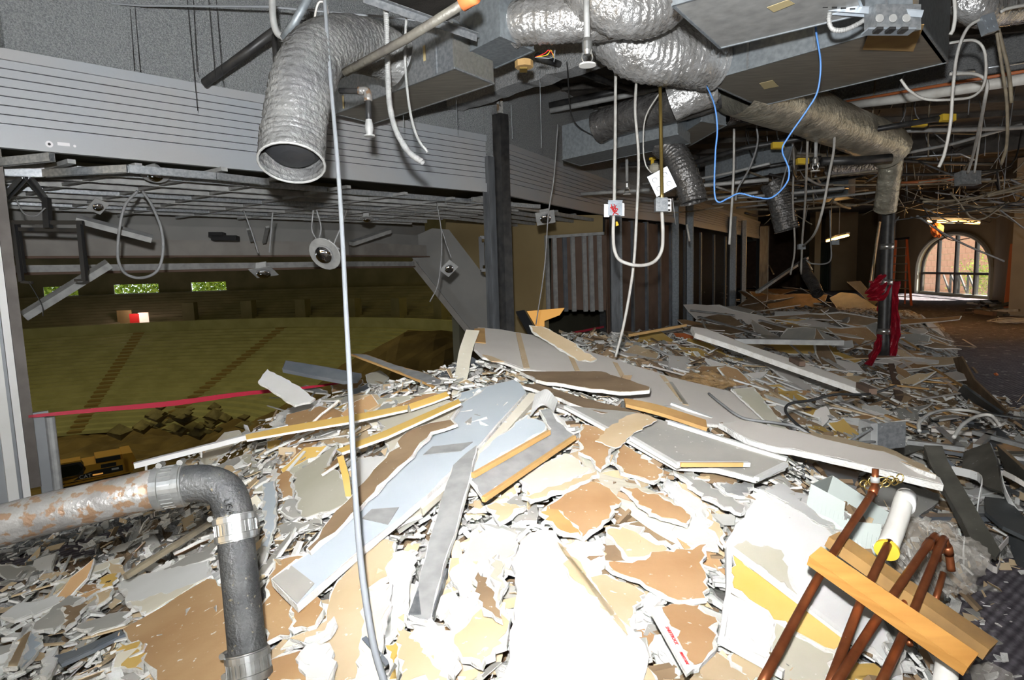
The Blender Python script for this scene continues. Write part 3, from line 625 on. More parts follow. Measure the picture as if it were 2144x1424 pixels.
obj('vent_panel', eb(0.35, 1.1, -1.02, -0.99, 0.14, 0.36), 'machine_black', ex)
obj('number_plate', eb(0.85, 1.2, -1.045, -1.02, -0.08, 0.03), 'lettering_white', ex)
obj('tail_lamp', eb(1.88, 1.94, -1.03, -1.0, 0.10, 0.16), 'lettering_red', ex)
cabp = [ec+exd*x+ez*z-ey*1.0 for x, z in ((-1.9, -0.3), (-0.55, -0.1), (-0.35, 0.3), (-0.6, 0.75), (-1.9, 0.7))]
cb = obj('cab', prism(cabp, -ey, 0.95), 'machine_black', ex)
obj('cab_window', prism([ec+exd*x+ez*z-ey*1.012 for x, z in ((-1.8, -0.05), (-0.75, 0.05), (-0.5, 0.3), (-0.7, 0.62), (-1.8, 0.58))], -ey, 0.01), 'machine_glass', cb)
obj('cab_roof', eb(-1.9, -0.55, -1.02, -0.05, 0.74, 0.82), 'machine_yellow', cb)
obj('sill_beam', prism([ec+exd*x+ez*z-ey*1.03 for x, z in ((-1.9, -0.55), (1.9, -0.42), (1.9, -0.34), (-1.9, -0.42))], -ey, 0.05), 'machine_yellow', ex)
text('CAT', 0.30, 'lettering_white', ec-ey*1.05+exd*(-0.42)+ez*(-0.16), exd, ez, 'lettering', ex)
obj('model_stripe', eb(-0.08, 0.42, -1.045, -1.03, -0.2, -0.12), 'mustard', ex)
for s in (-0.85, 0.85):
    Pt = [ec+exd*(x)+ez*(z-0.98)+ey*s for x, z in ((-1.6, 0.35), (1.6, 0.35), (1.95, 0.1), (1.6, -0.3), (-1.6, -0.3), (-1.95, 0.1))]
    obj('track', prism(Pt, -ey, 0.5), 'machine_black', ex)
    for k in range(5): obj('track_wheel', lathe(ec+exd*(-1.3+k*0.65)+ez*(-1.05)+ey*s-ey*0.02, -ey, [(0, 0.22), (0.05, 0.2)], 12), 'machine_yellow', ex)
ex.scale = (.7, .7, .7)
obj('boom', tube([ec+exd*(-1.2)+ez*0.1+ey*0.5, ec+exd*(-2.6)+ez*1.6+ey*0.5, ec+exd*(-4.2)+ez*1.2+ey*0.5], 0.2, 8, 4), 'machine_yellow', ex)

# ---------------------------------------------------------------- the rubble mound
CP = [ (600, 880, 3.7), (650, 800, 4.2), (760, 760, 4.7), (900, 850, 3.5),
      (1000, 830, 3.6), (1100, 800, 3.7), (1180, 850, 3.3), (1100, 1000, 2.6), (1000, 1100, 2.3), (900, 1250, 1.95), (1100, 1200, 1.9), (1200, 1424, 1.5), (600, 1424, 1.7),
      (300, 1424, 1.85), (700, 1100, 2.5), (600, 1000, 3.0), (1500, 1300, 1.85), (1500, 1100, 2.3), (1650, 960, 3.0), (1400, 900, 3.2), (1500, 1000, 2.7),
      (1700, 1100, 2.5), (1720, 1300, 2.0), (1050, 720, 5.0), (1200, 770, 4.6), (1450, 850, 4.1), (1600, 930, 3.4), (1300, 740, 6.2), (1430, 700, 7.5), (1600, 760, 6.0),
      (1600, 640, 11), (1700, 600, 13), (1790, 612, 13), (1500, 690, 9), (1250, 900, 3.1), (1300, 1000, 2.6), (1300, 1200, 2.0)]
CPW = [at(*p) for p in CP]
CPW += [onz(*p) for p in [(0, 1150, .05), (100, 1130, .05), (200, 1150, .08), (350, 1080, .12), (80, 1300, .2), (450, 1030, .2), (300, 1200, .22), (0, 1424, .3), (420, 1130, .3), (480, 1180, .36), (0, 1250, .12), (180, 1300, .28), (500, 960, .5), (2100, 950, .06), (2000, 1000, .08), (1950, 900, .08), (2050, 880, .05), (1980, 800, .06), (1920, 750, .1), (1950, 1100, .08), (2100, 1060, .05), (1850, 860, .14), (1740, 850, .30), (1800, 800, .22), (1850, 770, .15), (1790, 960, .22), (1840, 1050, .16), (1900, 680, .2), (1920, 640, .2), (1700, 860, .42), (1690, 780, .38), (2120, 900, .03), (1850, 1150, .2), (1960, 700, .1), (1840, 700, .3)]]
CPZ = [(-3.2, 3.6, 0.05), (-3.0, 4.0, 0.05), (-2.8, 4.4, 0.06), (-3.4, 2.6, 0.05), (-3.4, 1.5, 0.1), (1.9, 1.9, 0.12), (1.7, 1.4, 0.25), (2.5, 2.6, 0.05), (2.9, 3.2, 0.06), (3.1, 4.0, 0.06), (4.4, 5.4, 0.05), (5.6, 7.3, 0.05),
       (0.0, 6.8, 0.75), (1.4, 9.4, 0.7), (3.6, 12.6, 0.6), (9.5, 17, 0.2), (7.5, 18, 0.7), (5.6, 10.5, 0.4), (1.3, 1.0, 0.5), (-1, 0.8, 0.5), (0.3, 0.7, 0.6), (-2.4, 0.8, 0.3), (10, 21, 0.2)]
CPW += [onv(x, y, A+0.25*left_n(A, B)*-1, B+0.25*left_n(A, B)*-1) for x, y in ((400, 1010), (560, 905), (640, 850), (740, 805), (850, 815), (950, 810), (980, 790))]
CPA = np.array([list(p) for p in CPW]+[list(p) for p in CPZ])
CPD = np.hypot(CPA[:, 0], CPA[:, 1])
def H0(x, y):
    x = np.asarray(x, float); y = np.asarray(y, float); s = 0.13*np.maximum(0.8, np.hypot(x, y))
    d2 = (x[..., None]-CPA[:, 0])**2+(y[..., None]-CPA[:, 1])**2
    w = np.exp(-d2/(2*(s[..., None])**2))+1e-5/(0.05+d2)
    return (w*CPA[:, 2]).sum(-1)/w.sum(-1)
# footprint mask: fades to the carpet on the right
EDGE = [(0.3, 1.0), (1.2, 1.1), (2.0, 1.42), (2.6, 1.85), (3.05, 2.3), (3.4, 3.3), (3.9, 3.8), (5.6, 4.8), (7.3, 5.7), (9.4, 6.8), (12.4, 8.7), (15.5, 10.6), (17, 11.0), (23, 12.0)]
EY = [e[0] for e in EDGE]; EX = [e[1] for e in EDGE]
def mask(x, y):
    xe = np.interp(y, EY, EX); return np.clip((xe-x)/(0.07*np.hypot(x, y)+0.05)+0.5, 0, 1)
def H(x, y): m = mask(x, y); return H0(x, y)*m*m*(3-2*m)-0.03*(1-m)
def onmound(x, y, off=0.0):
    v = ray(x, y); t = np.linspace(0.9, 24, 700)**1.0
    P = CAM[None]+t[:, None]*v[None]; dz = P[:, 2]-H(P[:, 0], P[:, 1])-off
    i = np.argmax(dz < 0) if (dz < 0).any() else len(t)-1
    if i > 0: a = dz[i-1]/(dz[i-1]-dz[i]+1e-9); tt = t[i-1]+(t[i]-t[i-1])*min(1, max(0, a))
    else: tt = t[0]
    return CAM+tt*v
def normal(x, y, e=0.12):
    hx = (H(x+e, y)-H(x-e, y))/(2*e); hy = (H(x, y+e)-H(x, y-e))/(2*e); return unit(V3(-hx, -hy, 1))
def build_mound():
    nr_, nt_ = 330, 300
    rr = 0.75*np.exp(np.linspace(0, math.log(23/0.75), nr_)); th = np.radians(np.linspace(-62, 60, nt_))
    R, T = np.meshgrid(rr, th, indexing='ij'); X = R*np.sin(T); Y = R*np.cos(T); Z = H(X, Y)
    # keep behind the wall line out
    m = mask(X, Y)
    jag = np.array([mn.noise(Vector((x*9, y*9, 0)))*0.5+mn.cell(Vector((x*14, y*14, 3)))*0.5+mn.cell(Vector((x*5, y*5, 9)))*0.5 for x, y in zip(X.ravel(), Y.ravel())]).reshape(X.shape)
    Z = Z+(jag-0.4)*0.045*m*np.clip(R/2.2, 0.8, 2)-0.03
    V = np.stack([X, Y, Z], -1).reshape(-1, 3)
    # drop cells beyond wall line
    sd = np.full(X.shape, 1e9)
    def side(p, q): d = unit(q-p); return (X-p[0])*d[1]-(Y-p[1])*d[0]
    inside = np.ones(X.shape, bool)
    for i in range(len(WL)-1):
        p, q = WL[i], WL[i+1]; inside &= (side(p, q) > -0.25) | (i > 2)
    for i in range(2, len(WL)-1):
        p, q = WL[i], WL[i+1]; inside &= (side(p, q) > -0.3) | (Y < p[1]) | (Y > q[1])
    Fc = []
    ok = inside & (m > 0.02)
    for i in range(nr_-1):
        for j in range(nt_-1):
            if ok[i, j] and ok[i+1, j] and ok[i, j+1] and ok[i+1, j+1]: k = i*nt_+j; Fc.append((k, k+nt_, k+nt_+1, k+1))
    return V, Fc
obj('rubble', build_mound(), 'rubble', label='heap of crushed gypsum board and dust covering the concourse floor', cat='rubble', kind='stuff')
def inroom(x, y):
    for i in range(len(WL)-1):
        p, q = WL[i], WL[i+1]
        if (i < 2 and y < 7.3) or (p[1] <= y <= q[1]):
            d = unit(q-p)
            if (x-p[0])*d[1]-(y-p[1])*d[0] < 0.02: return False
    return True
def chips(n, name, m, size, label, seed, rmax=9, ang=(-60, 52), thick=0.15, spill=0.0):
    r_ = random.Random(seed); V = np.zeros((n, 8, 3)); k = 0; tries = 0
    while k < n and tries < n*30:
        tries += 1
        R = 1.1+(rmax-1.1)*r_.random()**1.3; t = math.radians(r_.uniform(*ang)); x, y = R*math.sin(t), R*math.cos(t)
        if not inroom(x, y): continue
        mk = float(mask(x-spill, y))
        if mk < 0.25: continue
        nn = normal(x, y); nn = unit(nn+V3(*[r_.gauss(0, 0.33) for _ in range(3)])); a = unit(np.cross(nn, V3(r_.gauss(0, 1), r_.gauss(0, 1), r_.gauss(0, 1)))); b = np.cross(nn, a)
        s = size*(0.5+r_.random()**2*1.8)*(0.75+0.10*R); w = s*r_.uniform(0.15, 0.8); c = V3(x, y, max(0.003, float(H(x, y)))+r_.uniform(-0.005, 0.025)); th = min(0.012, s*thick)
        q = [c+a*s*r_.uniform(.6, 1.1)*sx+b*w*sy*r_.uniform(.5, 1.1) for sx, sy in ((-1, -1), (1, -1), (1, 1), (-1, 1))]
        V[k, :4] = np.array(q)-nn*th; V[k, 4:] = np.array(q)+nn*th; k += 1
    V = V[:k].reshape(-1, 3); Fc = [tuple(i*8+j for j in f) for i in range(k) for f in BF]
    obj(name, (V, Fc), m, label=label, cat='debris', kind='stuff')
chips(9000, 'gypsum_crumbs', 'gypsum', 0.013, 'small white crumbs of gypsum strewn over the heap', 1, spill=0.3)
chips(3000, 'gypsum_chunks', 'gypsum', 0.024, 'palm sized broken bits of white gypsum over the heap', 2, spill=0.12)
chips(2600, 'brown_paper_shreds', 'tan_paper', 0.026, 'small brown paper shreds among the rubble', 3, thick=0.03, spill=0.2)
chips(2600, 'grey_paper_shreds', 'grey_paper', 0.030, 'small grey paper shreds among the rubble', 4, thick=0.03, spill=0.2)
chips(900, 'brown_board_bits', 'dark_brown_paper', 0.04, 'small dark brown board bits in the middle of the heap', 5, ang=(5, 50), spill=0.1)

# ---------------------------------------------------------------- plasterboard pieces
def outline(P, jag, step, closed=True):
    """subdivide 2-D polygon edges and roughen them"""
    out = []; k = len(P)
    for i in range(k):
        a, b = P[i], P[(i+1) % k]; L_ = np.linalg.norm(b-a); m = max(1, int(L_/step)); out.append(a)
        nrm = np.array([-(b-a)[1], (b-a)[0]])/(L_+1e-9)
        for j in range(1, m): out.append(a+(b-a)*j/m+nrm*rnd.gauss(0, jag))
    return np.array(out)
BN = []
def board(name, P3, n, face, back='grey_paper', th=0.013, jag=0.006, margin=0.012, label=None, cat='plasterboard', group=None, bend=0.0, core='gypsum', face_label=None, step=None):
    """P3 (k,3) planar polygon. core of gypsum with a paper skin on the side n"""
    P3 = np.array(P3, float); c = P3.mean(0); n = unit(n)
    if np.dot(n, CAM-c) < 0: n = -n
    ax = unit(P3[1]-P3[0]); ax = unit(ax-np.dot(ax, n)*n); ay = np.cross(n, ax)
    P2 = np.stack([(P3-c)@ax, (P3-c)@ay], 1)
    size = np.ptp(P2, axis=0).max(); dist = np.linalg.norm(c-CAM)
    st = step or max(0.02, size/16, 0.008*dist)
    Q = outline(P2, jag, st); k = len(Q)
    area = 0.5*sum(Q[i][0]*Q[(i+1) % k][1]-Q[(i+1) % k][0]*Q[i][1] for i in range(k)); sg = 1 if area > 0 else -1
    # inset for the paper
    R = []
    for i in range(k):
        t = Q[(i+1) % k]-Q[i-1]; t = t/(np.linalg.norm(t)+1e-9); inn = np.array([-t[1], t[0]])*sg
        R.append(Q[i]+inn*abs(rnd.gauss(margin*0.6, margin*0.6)))
    R = np.array(R)
    def lift(q, h):
        z = h
        if bend: z = h+bend*size*((q[:, 0]/(size+1e-9))**2*2-0.15)
        return c+q[:, :1]*ax+q[:, 1:]*ay+(np.ones((len(q), 1))*z[:, None] if hasattr(z, '__len__') else np.ones((len(q), 1))*z)*n
    top = lift(Q, 0); bot = lift(Q, -th)
    idx = list(range(k)) if sg > 0 else list(range(k))[::-1]
    Fc = [idx, [i+k for i in idx[::-1]]]+[(idx[i], idx[i]+k, idx[(i+1) % k]+k, idx[(i+1) % k]) for i in range(k)]
    mi = [0, 1]+[0]*k
    o = obj(name, (np.vstack([top, bot]), Fc), [core, back], label=label, cat=cat, group=group, midx=mi)
    pt = lift(R, 0.0022); pb2 = lift(R, 0.0006)
    Fc = [idx, [i+k for i in idx[::-1]]]+[(idx[i], idx[i]+k, idx[(i+1) % k]+k, idx[(i+1) % k]) for i in range(k)]
    p = obj('paper_face', (np.vstack([pt, pb2]), Fc), face, o, label=face_label)
    o['_n'] = n.tolist(); BN.append(o)
    return o
def fitplane(pts):
    P = np.array(pts); c = P.mean(0); u, s, vt = np.linalg.svd(P-c); n = vt[2]
    if n[2] < 0: n = -n
    return c, n
def hero(px, face, label, off=0.03, cat='plasterboard', name='plasterboard_piece', depths=None, tilt=0.30, **kw):
    """polygon in photo pixels laid on the heap (or on explicit depths)"""
    if depths is not None:
        pts = [at(x, y, d) for (x, y, d) in depths]; c, n = fitplane(pts)
        if abs(np.dot(n, unit(c-CAM))) < 0.12: n = unit(n-0.3*unit(c-CAM))
    else:
        pts = [onmound(x, y) for x, y in px]; c, n = fitplane(pts)
        v = unit(c-CAM)
        if np.dot(n, -v) < tilt: n = unit(n+(tilt+0.1-np.dot(n, -v))*(-v))
        c = c+n*off
    P = [hit(x, y, c, n) for x, y in px]
    return board(name, P, n, face, label=label, cat=cat, **kw)
def ribbon(name, L, R, m, th=0.004, n=6, **kw):
    """bent strip through left and right edge points (3-D)"""
    Lp = smoothpath(L, n); Rp = smoothpath(R, n); k = len(Lp); V = []
    for i in range(k):
        t = (Lp[min(i+1, k-1)]-Lp[max(i-1, 0)]); nn = unit(np.cross(Rp[i]-Lp[i], t))
        if np.dot(nn, CAM-Lp[i]) < 0: nn = -nn
        V += [Lp[i], Rp[i], Rp[i]-nn*th, Lp[i]-nn*th]
    Fc = [(i*4+j, i*4+(j+1) % 4, (i+1)*4+(j+1) % 4, (i+1)*4+j) for i in range(k-1) for j in range(4)]+[(0, 1, 2, 3), ((k-1)*4+3, (k-1)*4+2, (k-1)*4+1, (k-1)*4)]
    return obj(name, (V, Fc), m, smooth=False, **kw)

# ================================================================ large pieces of the heap
BR, DB, TN, CR, GR, BL, WH, PW, GG, YE, OE = 'brown_paper', 'dark_brown_paper', 'tan_paper', 'cream_paper', 'grey_paper', 'blue_grey_paint', 'white_paint', 'pinkish_white_paint', 'green_grey_paint', 'yellow_paint', 'orange_edge'
# --- the big pale sheet sliding down from the black post
shp = [(1000, 685, 5.0), (1127, 703, 5.15), (1300, 757, 4.75), (1549, 825, 4.05), (1624, 902, 3.55), (1480, 888, 3.45), (1300, 850, 3.8), (1160, 780, 4.25), (992, 730, 4.7)]
spx = [(1000, 685), (1050, 690), (1127, 703), (1216, 730), (1300, 757), (1400, 788), (1482, 808), (1549, 825), (1590, 866), (1624, 902), (1480, 888), (1300, 850), (1160, 780), (1100, 775), (1055, 759), (1010, 748), (992, 730)]
big = hero(spx, PW, 'largest pale plasterboard sheet with brown taped joints sliding down the heap', depths=shp, cat='plasterboard', name='plasterboard_sheet', th=0.016)
pc, pn = fitplane([at(*p) for p in shp]); pn = pn if np.dot(pn, CAM-pc) > 0 else -pn
for q in ([(1080, 697), (1090, 698), (1109, 770), (1096, 770)], [(1190, 745), (1201, 748), (1214, 776), (1204, 776)], [(1283, 757), (1293, 760), (1314, 797), (1303, 795)], [(1381, 785), (1391, 787), (1442, 848), (1430, 846)], [(1400, 799), (1408, 800), (1441, 846), (1432, 846)]):
    obj('joint_strip', prism([hit(x, y, pc+pn*0.008, pn) for x, y in q], pn, 0.004), 'tan_paper' if q[0][0] != 1400 else 'grey_paper', big)
obj('torn_flap', prism([hit(x, y, pc+pn*0.012, pn) for x, y in ((993, 688), (1015, 687), (1017, 718), (992, 716))], pn, 0.006), 'orange_edge', big)
obj('torn_flap', prism([hit(x, y, pc+pn*0.012, pn) for x, y in ((1010, 742), (1030, 746), (1056, 757), (1030, 757))], pn, 0.005), 'tan_paper', big)
ribbon('peeled_strip', [at(976, 690, 4.7), at(961, 735, 4.45), at(953, 785, 4.2), at(945, 828, 4.0)], [at(1004, 692, 4.7), at(989, 735, 4.45), at(979, 790, 4.2), at(962, 826, 4.0)], 'cream_paper', label='curling peeled paper strip hanging from the top corner of the big pale sheet', cat='paper strip')
hero([(1108, 681), (1122, 683), (1142, 686), (1200, 716), (1250, 752), (1238, 759), (1212, 757), (1190, 742), (1120, 700)], TN, 'rounded tan strip of board lying across the top of the big pale sheet', depths=[(1108, 681, 4.9), (1250, 752, 4.55), (1142, 686, 4.9), (1190, 742, 4.6)], th=0.01)
hero([(1088, 778), (1260, 778), (1363, 811), (1360, 817), (1297, 821), (1206, 809), (1122, 795)], DB, 'brown backed board wedge lying on the big pale sheet', depths=[(1088, 778, 4.05), (1260, 778, 3.95), (1363, 811, 3.6), (1206, 809, 3.55)], th=0.02, margin=0.006)
hero([(1090, 806), (1125, 804), (1223, 834), (1300, 853), (1345, 866), (1260, 866), (1206, 848), (1150, 826)], DB, 'dark curved brown board below the brown wedge', depths=[(1090, 806, 3.7), (1223, 834, 3.5), (1345, 866, 3.3), (1206, 848, 3.3)], th=0.018, margin=0.004)
ribbon('rolled_edge', [at(1307, 833, 3.5), at(1380, 848, 3.4), at(1478, 879, 3.25)], [at(1310, 846, 3.42), at(1385, 865, 3.3), at(1481, 896, 3.15)], OE, 0.02, label='orange brown rolled board edge along the bottom of the big pale sheet', cat='plasterboard')
hero([(1183, 850), (1262, 857), (1330, 864), (1420, 890), (1560, 932), (1650, 964), (1646, 976), (1584, 1002), (1500, 981), (1415, 975), (1290, 905)], GR, 'large grey brown board with clean white cut edges right of the peak', depths=[(1183, 850, 3.25), (1314, 860, 3.25), (1650, 964, 2.75), (1584, 1002, 2.55), (1415, 975, 2.6), (1290, 905, 2.95)], th=0.022, jag=0.001, margin=0.006, back='gypsum')
for a, b, lb in (((1184, 852, 3.22), (1272, 900, 2.93), 'white edge strip on the upper left of the grey brown board'), ((1322, 918, 2.83), (1422, 977, 2.56), 'white edge strip at the lower left of the grey brown board'), ((1420, 972, 2.55), (1568, 972, 2.62), 'white and orange edging bar lying on the grey brown board'), ((1584, 1003, 2.52), (1646, 972, 2.7), 'short white edging at the right corner of the grey brown board'), ((1400, 884, 3.08), (1648, 962, 2.74), 'long white edging along the far side of the grey brown board')):
    obj('edge_strip', bar(at(*a), at(*b), 0.022, 0.018), WH, label=lb, cat='edging')
obj('orange_insert', bar(at(1425, 973, 2.52), at(1555, 973, 2.59), 0.01, 0.018), OE, label='orange insert in the edging bar on the grey brown board', cat='edging')
hero([(1335, 864), (1355, 868), (1376, 879), (1323, 910), (1289, 937), (1268, 930), (1246, 922), (1276, 893), (1305, 875)], TN, 'curved tan card strip draped over the grey brown board', depths=[(1335, 864, 3.1), (1376, 879, 3.0), (1289, 937, 2.7), (1246, 922, 2.8)], th=0.004, margin=0.0, bend=0.06)
hero([(1218, 888), (1262, 895), (1288, 937), (1275, 960), (1258, 984), (1246, 975), (1237, 957), (1211, 946)], BR, 'brown torn board point below the curved tan strip', off=0.07)
hero([(1300, 925), (1390, 985), (1370, 1010), (1300, 990), (1288, 955)], BR, 'brown torn board under the left edge of the grey brown board', off=0.05)
# --- long pale blue panel in the middle and neighbours
dl = [(1075, 795, 3.75), (1100, 823, 3.55), (860, 965, 2.75), (650, 1158, 2.12), (622, 1267, 1.88), (567, 1212, 1.97), (1000, 935, 2.8), (800, 1115, 2.25)]
lp = hero([(1075, 795), (1090, 803), (1102, 822), (1060, 870), (1000, 938), (900, 1032), (800, 1115), (700, 1200), (622, 1267), (594, 1240), (567, 1212), (608, 1180), (650, 1156), (740, 1072), (800, 1005), (850, 962), (905, 898), (960, 850), (1020, 810)], BL, 'long pale blue painted board running from the peak down to the lower left', depths=dl, th=0.028, jag=0.004, margin=0.008, back='gypsum')
lc, ln = fitplane([at(*p) for p in dl]); ln = ln if np.dot(ln, CAM-lc) > 0 else -ln
if True:
    obj('grey_end', prism([hit(x, y, lc+ln*0.006, ln) for x, y in ((570, 1212), (610, 1184), (658, 1221), (622, 1263))], ln, 0.003), 'grey_paper', lp)
    obj('taped_joint', prism([hit(x, y, lc+ln*0.006, ln) for x, y in ((886, 952), (905, 935), (990, 925), (965, 944))], ln, 0.003), 'dusty_steel', lp)
    obj('taped_joint', prism([hit(x, y, lc+ln*0.006, ln) for x, y in ((758, 1085), (778, 1066), (835, 1062), (812, 1098))], ln, 0.003), 'dusty_steel', lp)
hero([(946, 878), (958, 888), (905, 905), (850, 966), (740, 1076), (650, 1156), (640, 1150), (690, 1088), (780, 985), (850, 905), (900, 885)], DB, 'dark brown strip of board along the upper side of the pale blue panel', depths=[(946, 878, 3.05), (850, 966, 2.68), (650, 1156, 2.08), (690, 1088, 2.3), (780, 985, 2.62)], th=0.014)
ribbon('torn_board_edge', [at(1108, 822, 3.45), at(1000, 945, 2.72), at(880, 1060, 2.3)], [at(1128, 826, 3.42), at(1012, 955, 2.7), at(884, 1066, 2.28)], 'cream_paper', 0.03, label='thick torn cream edge running down beside the pale blue panel', cat='plasterboard')
hero([(948, 975), (975, 950), (998, 933), (985, 1000), (960, 1090), (930, 1180), (902, 1300), (875, 1297), (853, 1289), (880, 1200), (905, 1110), (930, 1030)], 'dusty_steel', 'narrow steel grey board strip crossing below the pale blue panel', depths=[(998, 933, 2.65), (948, 975, 2.55), (930, 1180, 1.98), (902, 1300, 1.72), (853, 1289, 1.74)], th=0.02, jag=0.002, margin=0.004)
obj('steel_stud', channel(at(880, 1288, 1.75), at(915, 1190, 1.95), 0.07, 0.03, (0, -0.5, 1)), 'galvanised', label='short galvanised stud end under the tip of the steel grey strip', cat='stud')
hero([(1088, 878), (1104, 868), (1146, 889), (1144, 899), (1100, 928), (1055, 950), (1020, 980), (992, 992), (985, 985), (1000, 950), (1040, 915)], BL, 'small pale blue board just right of the long blue panel', off=0.09)
hero([(1128, 858), (1150, 856), (1200, 911), (1196, 924), (1100, 985), (1010, 1042), (984, 1006), (992, 990), (1050, 952), (1110, 925), (1150, 898)], 'dusty_steel', 'dusty grey board with a tan lower edge right of the peak centre', depths=[(1150, 856, 3.05), (1200, 911, 2.8), (1010, 1042, 2.28), (984, 1006, 2.35), (1100, 925, 2.7)], th=0.012, jag=0.002)
for a, b, lb in (((1203, 916, 2.78), (1012, 1046, 2.24), 'long tan edge of the dusty grey board'), ((1150, 905, 2.75), (990, 996, 2.36), 'tan strip across the middle of the dusty grey board')):
    obj('edge_strip', bar(at(*a), at(*b), 0.016, 0.02), OE, label=lb, cat='edging')
ribbon('bent_white_flap', [at(1110, 868, 3.05), at(1135, 845, 3.15), at(1160, 862, 3.0)], [at(1120, 826, 3.3), at(1145, 815, 3.3), at(1168, 838, 3.2)], 'white_paint', 0.01, label='bent white flap of board at the peak of the heap', cat='plasterboard')
hero([(1000, 812), (1062, 798), (1052, 820), (1000, 838), (950, 838), (965, 822)], BL, 'small pale blue shard behind the top of the long panel', off=0.03)
# --- left slope
hero([(600, 868), (640, 858), (672, 849), (700, 856), (735, 868), (722, 905), (690, 965), (660, 985), (690, 1040), (640, 1062), (612, 1150), (580, 1178), (560, 1120), (572, 985), (590, 925)], BR, 'large brown sheet on the left slope beneath the yellow strips', off=0.03)
hero([(738, 829), (780, 826), (826, 841), (855, 844), (850, 856), (790, 872), (806, 920), (824, 955), (756, 953), (694, 915), (715, 870)], TN, 'light brown sheet with a rounded top between the two yellow strips', off=0.05)
hero([(789, 871), (860, 850), (930, 835), (968, 848), (940, 885), (895, 905), (836, 957), (820, 948), (805, 920)], CR, 'cream sheet tucked beside the dark brown strip', off=0.055)
hero([(617, 990), (668, 957), (706, 932), (690, 972), (726, 1010), (732, 1052), (690, 1072), (640, 1085), (618, 1060)], GG, 'greenish grey board piece in the middle of the left slope', off=0.055)
hero([(745, 960), (800, 955), (835, 958), (800, 1000), (760, 1040), (735, 1010)], WH, 'white streaked board bit above the dark brown strip', off=0.05)
hero([(577, 868), (620, 848), (650, 843), (692, 825), (664, 850), (604, 866), (600, 880), (592, 900)], WH, 'white corner of board behind the large brown sheet', off=0.06)
hero([(540, 799), (560, 773), (580, 785), (598, 793), (661, 834), (649, 842), (617, 849), (580, 825)], WH, 'pale plank standing clear of the heap against the arena', depths=[(540, 799, 4.0), (560, 773, 4.15), (661, 834, 3.9), (617, 849, 3.8)], th=0.014, margin=0.003)
for P_, d_, lb in (([(514, 911), (600, 893), (735, 870), (855, 848), (853, 858), (738, 883), (600, 906), (516, 921)], [(514, 911, 3.2), (735, 870, 3.3), (855, 848, 3.35), (738, 883, 3.22)], 'upper yellow painted trim strip across the left slope'),
                   ([(856, 847), (900, 832), (934, 821), (941, 829), (905, 843), (860, 858)], [(856, 847, 3.35), (934, 821, 3.45), (860, 858, 3.3)], 'short yellow trim strip continuing the upper one towards the peak'),
                   ([(705, 942), (800, 905), (960, 836), (965, 844), (810, 915), (716, 948)], [(705, 942, 2.85), (960, 836, 3.15), (716, 948, 2.8)], 'lower yellow painted trim strip slanting up to the pale blue panel'),
                   ([(706, 958), (719, 954), (731, 995), (736, 1040), (724, 1040), (716, 995)], [(706, 958, 2.8), (719, 954, 2.8), (736, 1040, 2.5)], 'short upright yellow trim strip below the lower yellow strip')):
    hero(P_, YE, lb, depths=d_, th=0.012, jag=0.0, margin=0.0, back='orange_edge', name='yellow_trim', cat='trim strip', core='white_paint')
hero([(591, 773), (598, 755), (680, 768), (757, 783), (748, 795), (719, 798), (650, 785)], 'steel_blue', 'blue grey steel track lying at the arena edge left of the hanging cable', depths=[(591, 773, 4.6), (598, 755, 4.7), (757, 783, 4.6), (719, 798, 4.5)], th=0.03, jag=0.0, margin=0.0, core='steel_blue', name='steel_track', cat='track')
hero([(735, 741), (768, 742), (830, 765), (896, 782), (944, 803), (936, 821), (880, 797), (820, 773)], 'dusty_steel', 'long grey board with a brown edge sloping down behind the peak', depths=[(735, 741, 4.9), (768, 742, 4.95), (944, 803, 4.1), (936, 821, 4.0)], th=0.016, jag=0.001, core='orange_edge')
hero([(908, 798), (948, 760), (990, 748), (1010, 757), (985, 790), (950, 795)], 'steel_blue', 'dark steel plate behind the curling peeled strip', depths=[(908, 798, 4.6), (948, 760, 4.8), (990, 748, 4.9), (985, 790, 4.6)], core='steel_blue', th=0.01)
hero([(761, 827), (845, 797), (858, 806), (858, 813), (800, 829)], GR, 'grey stud sided piece at the top of the left slope', off=0.10, core='orange_edge')
hero([(682, 843), (775, 800), (777, 812), (745, 828), (712, 850)], 'steel_blue', 'narrow dark strip at the top of the left slope', off=0.07)
hero([(700, 855), (740, 838), (733, 852), (715, 865)], YE, 'small cream yellow chip below the narrow dark strip', off=0.08)
hero([(693, 802), (730, 790), (760, 795), (755, 812), (715, 818), (695, 822)], BR, 'brown scrap at the skyline left of the hanging cable', off=0.04)
hero([(765, 785), (795, 775), (815, 790), (800, 805), (770, 803)], CR, 'cream scrap at the skyline right of the hanging cable', off=0.05)
hero([(625, 812), (640, 806), (686, 818), (690, 826), (660, 822)], 'dusty_steel', 'thin grey bar end behind the white corner of board', off=0.05)
obj('pale_rail', bar(at(281, 975, 3.5), at(603, 893, 3.9), 0.035, 0.03), 'white_paint', label='long pale metal rail propped between the coupling and the left slope', cat='rail')
for x, y, d in ((306, 975, 3.52), (422, 946, 3.66)): obj('rail_peg', bar(at(x, y, d), at(x, y+12, d), 0.008, 0.008), 'white_paint', label='small peg under the pale rail, %s one' % ('left' if x < 400 else 'right'), cat='peg')
hero([(415, 960), (470, 905), (500, 900), (510, 915), (470, 950), (430, 985)], CR, 'cream board leaning behind the elbow of the black pipe', off=0.05)
hero([(430, 985), (500, 955), (530, 990), (470, 1020)], GR, 'grey triangular scrap right behind the pipe elbow', off=0.04)
hero([(500, 955), (525, 950), (560, 990), (535, 1000)], GG, 'green grey slip beside the grey triangular scrap', off=0.05)
hero([(560, 925), (588, 920), (585, 945), (562, 947)], YE, 'small mustard block below the upper yellow strip', off=0.05)
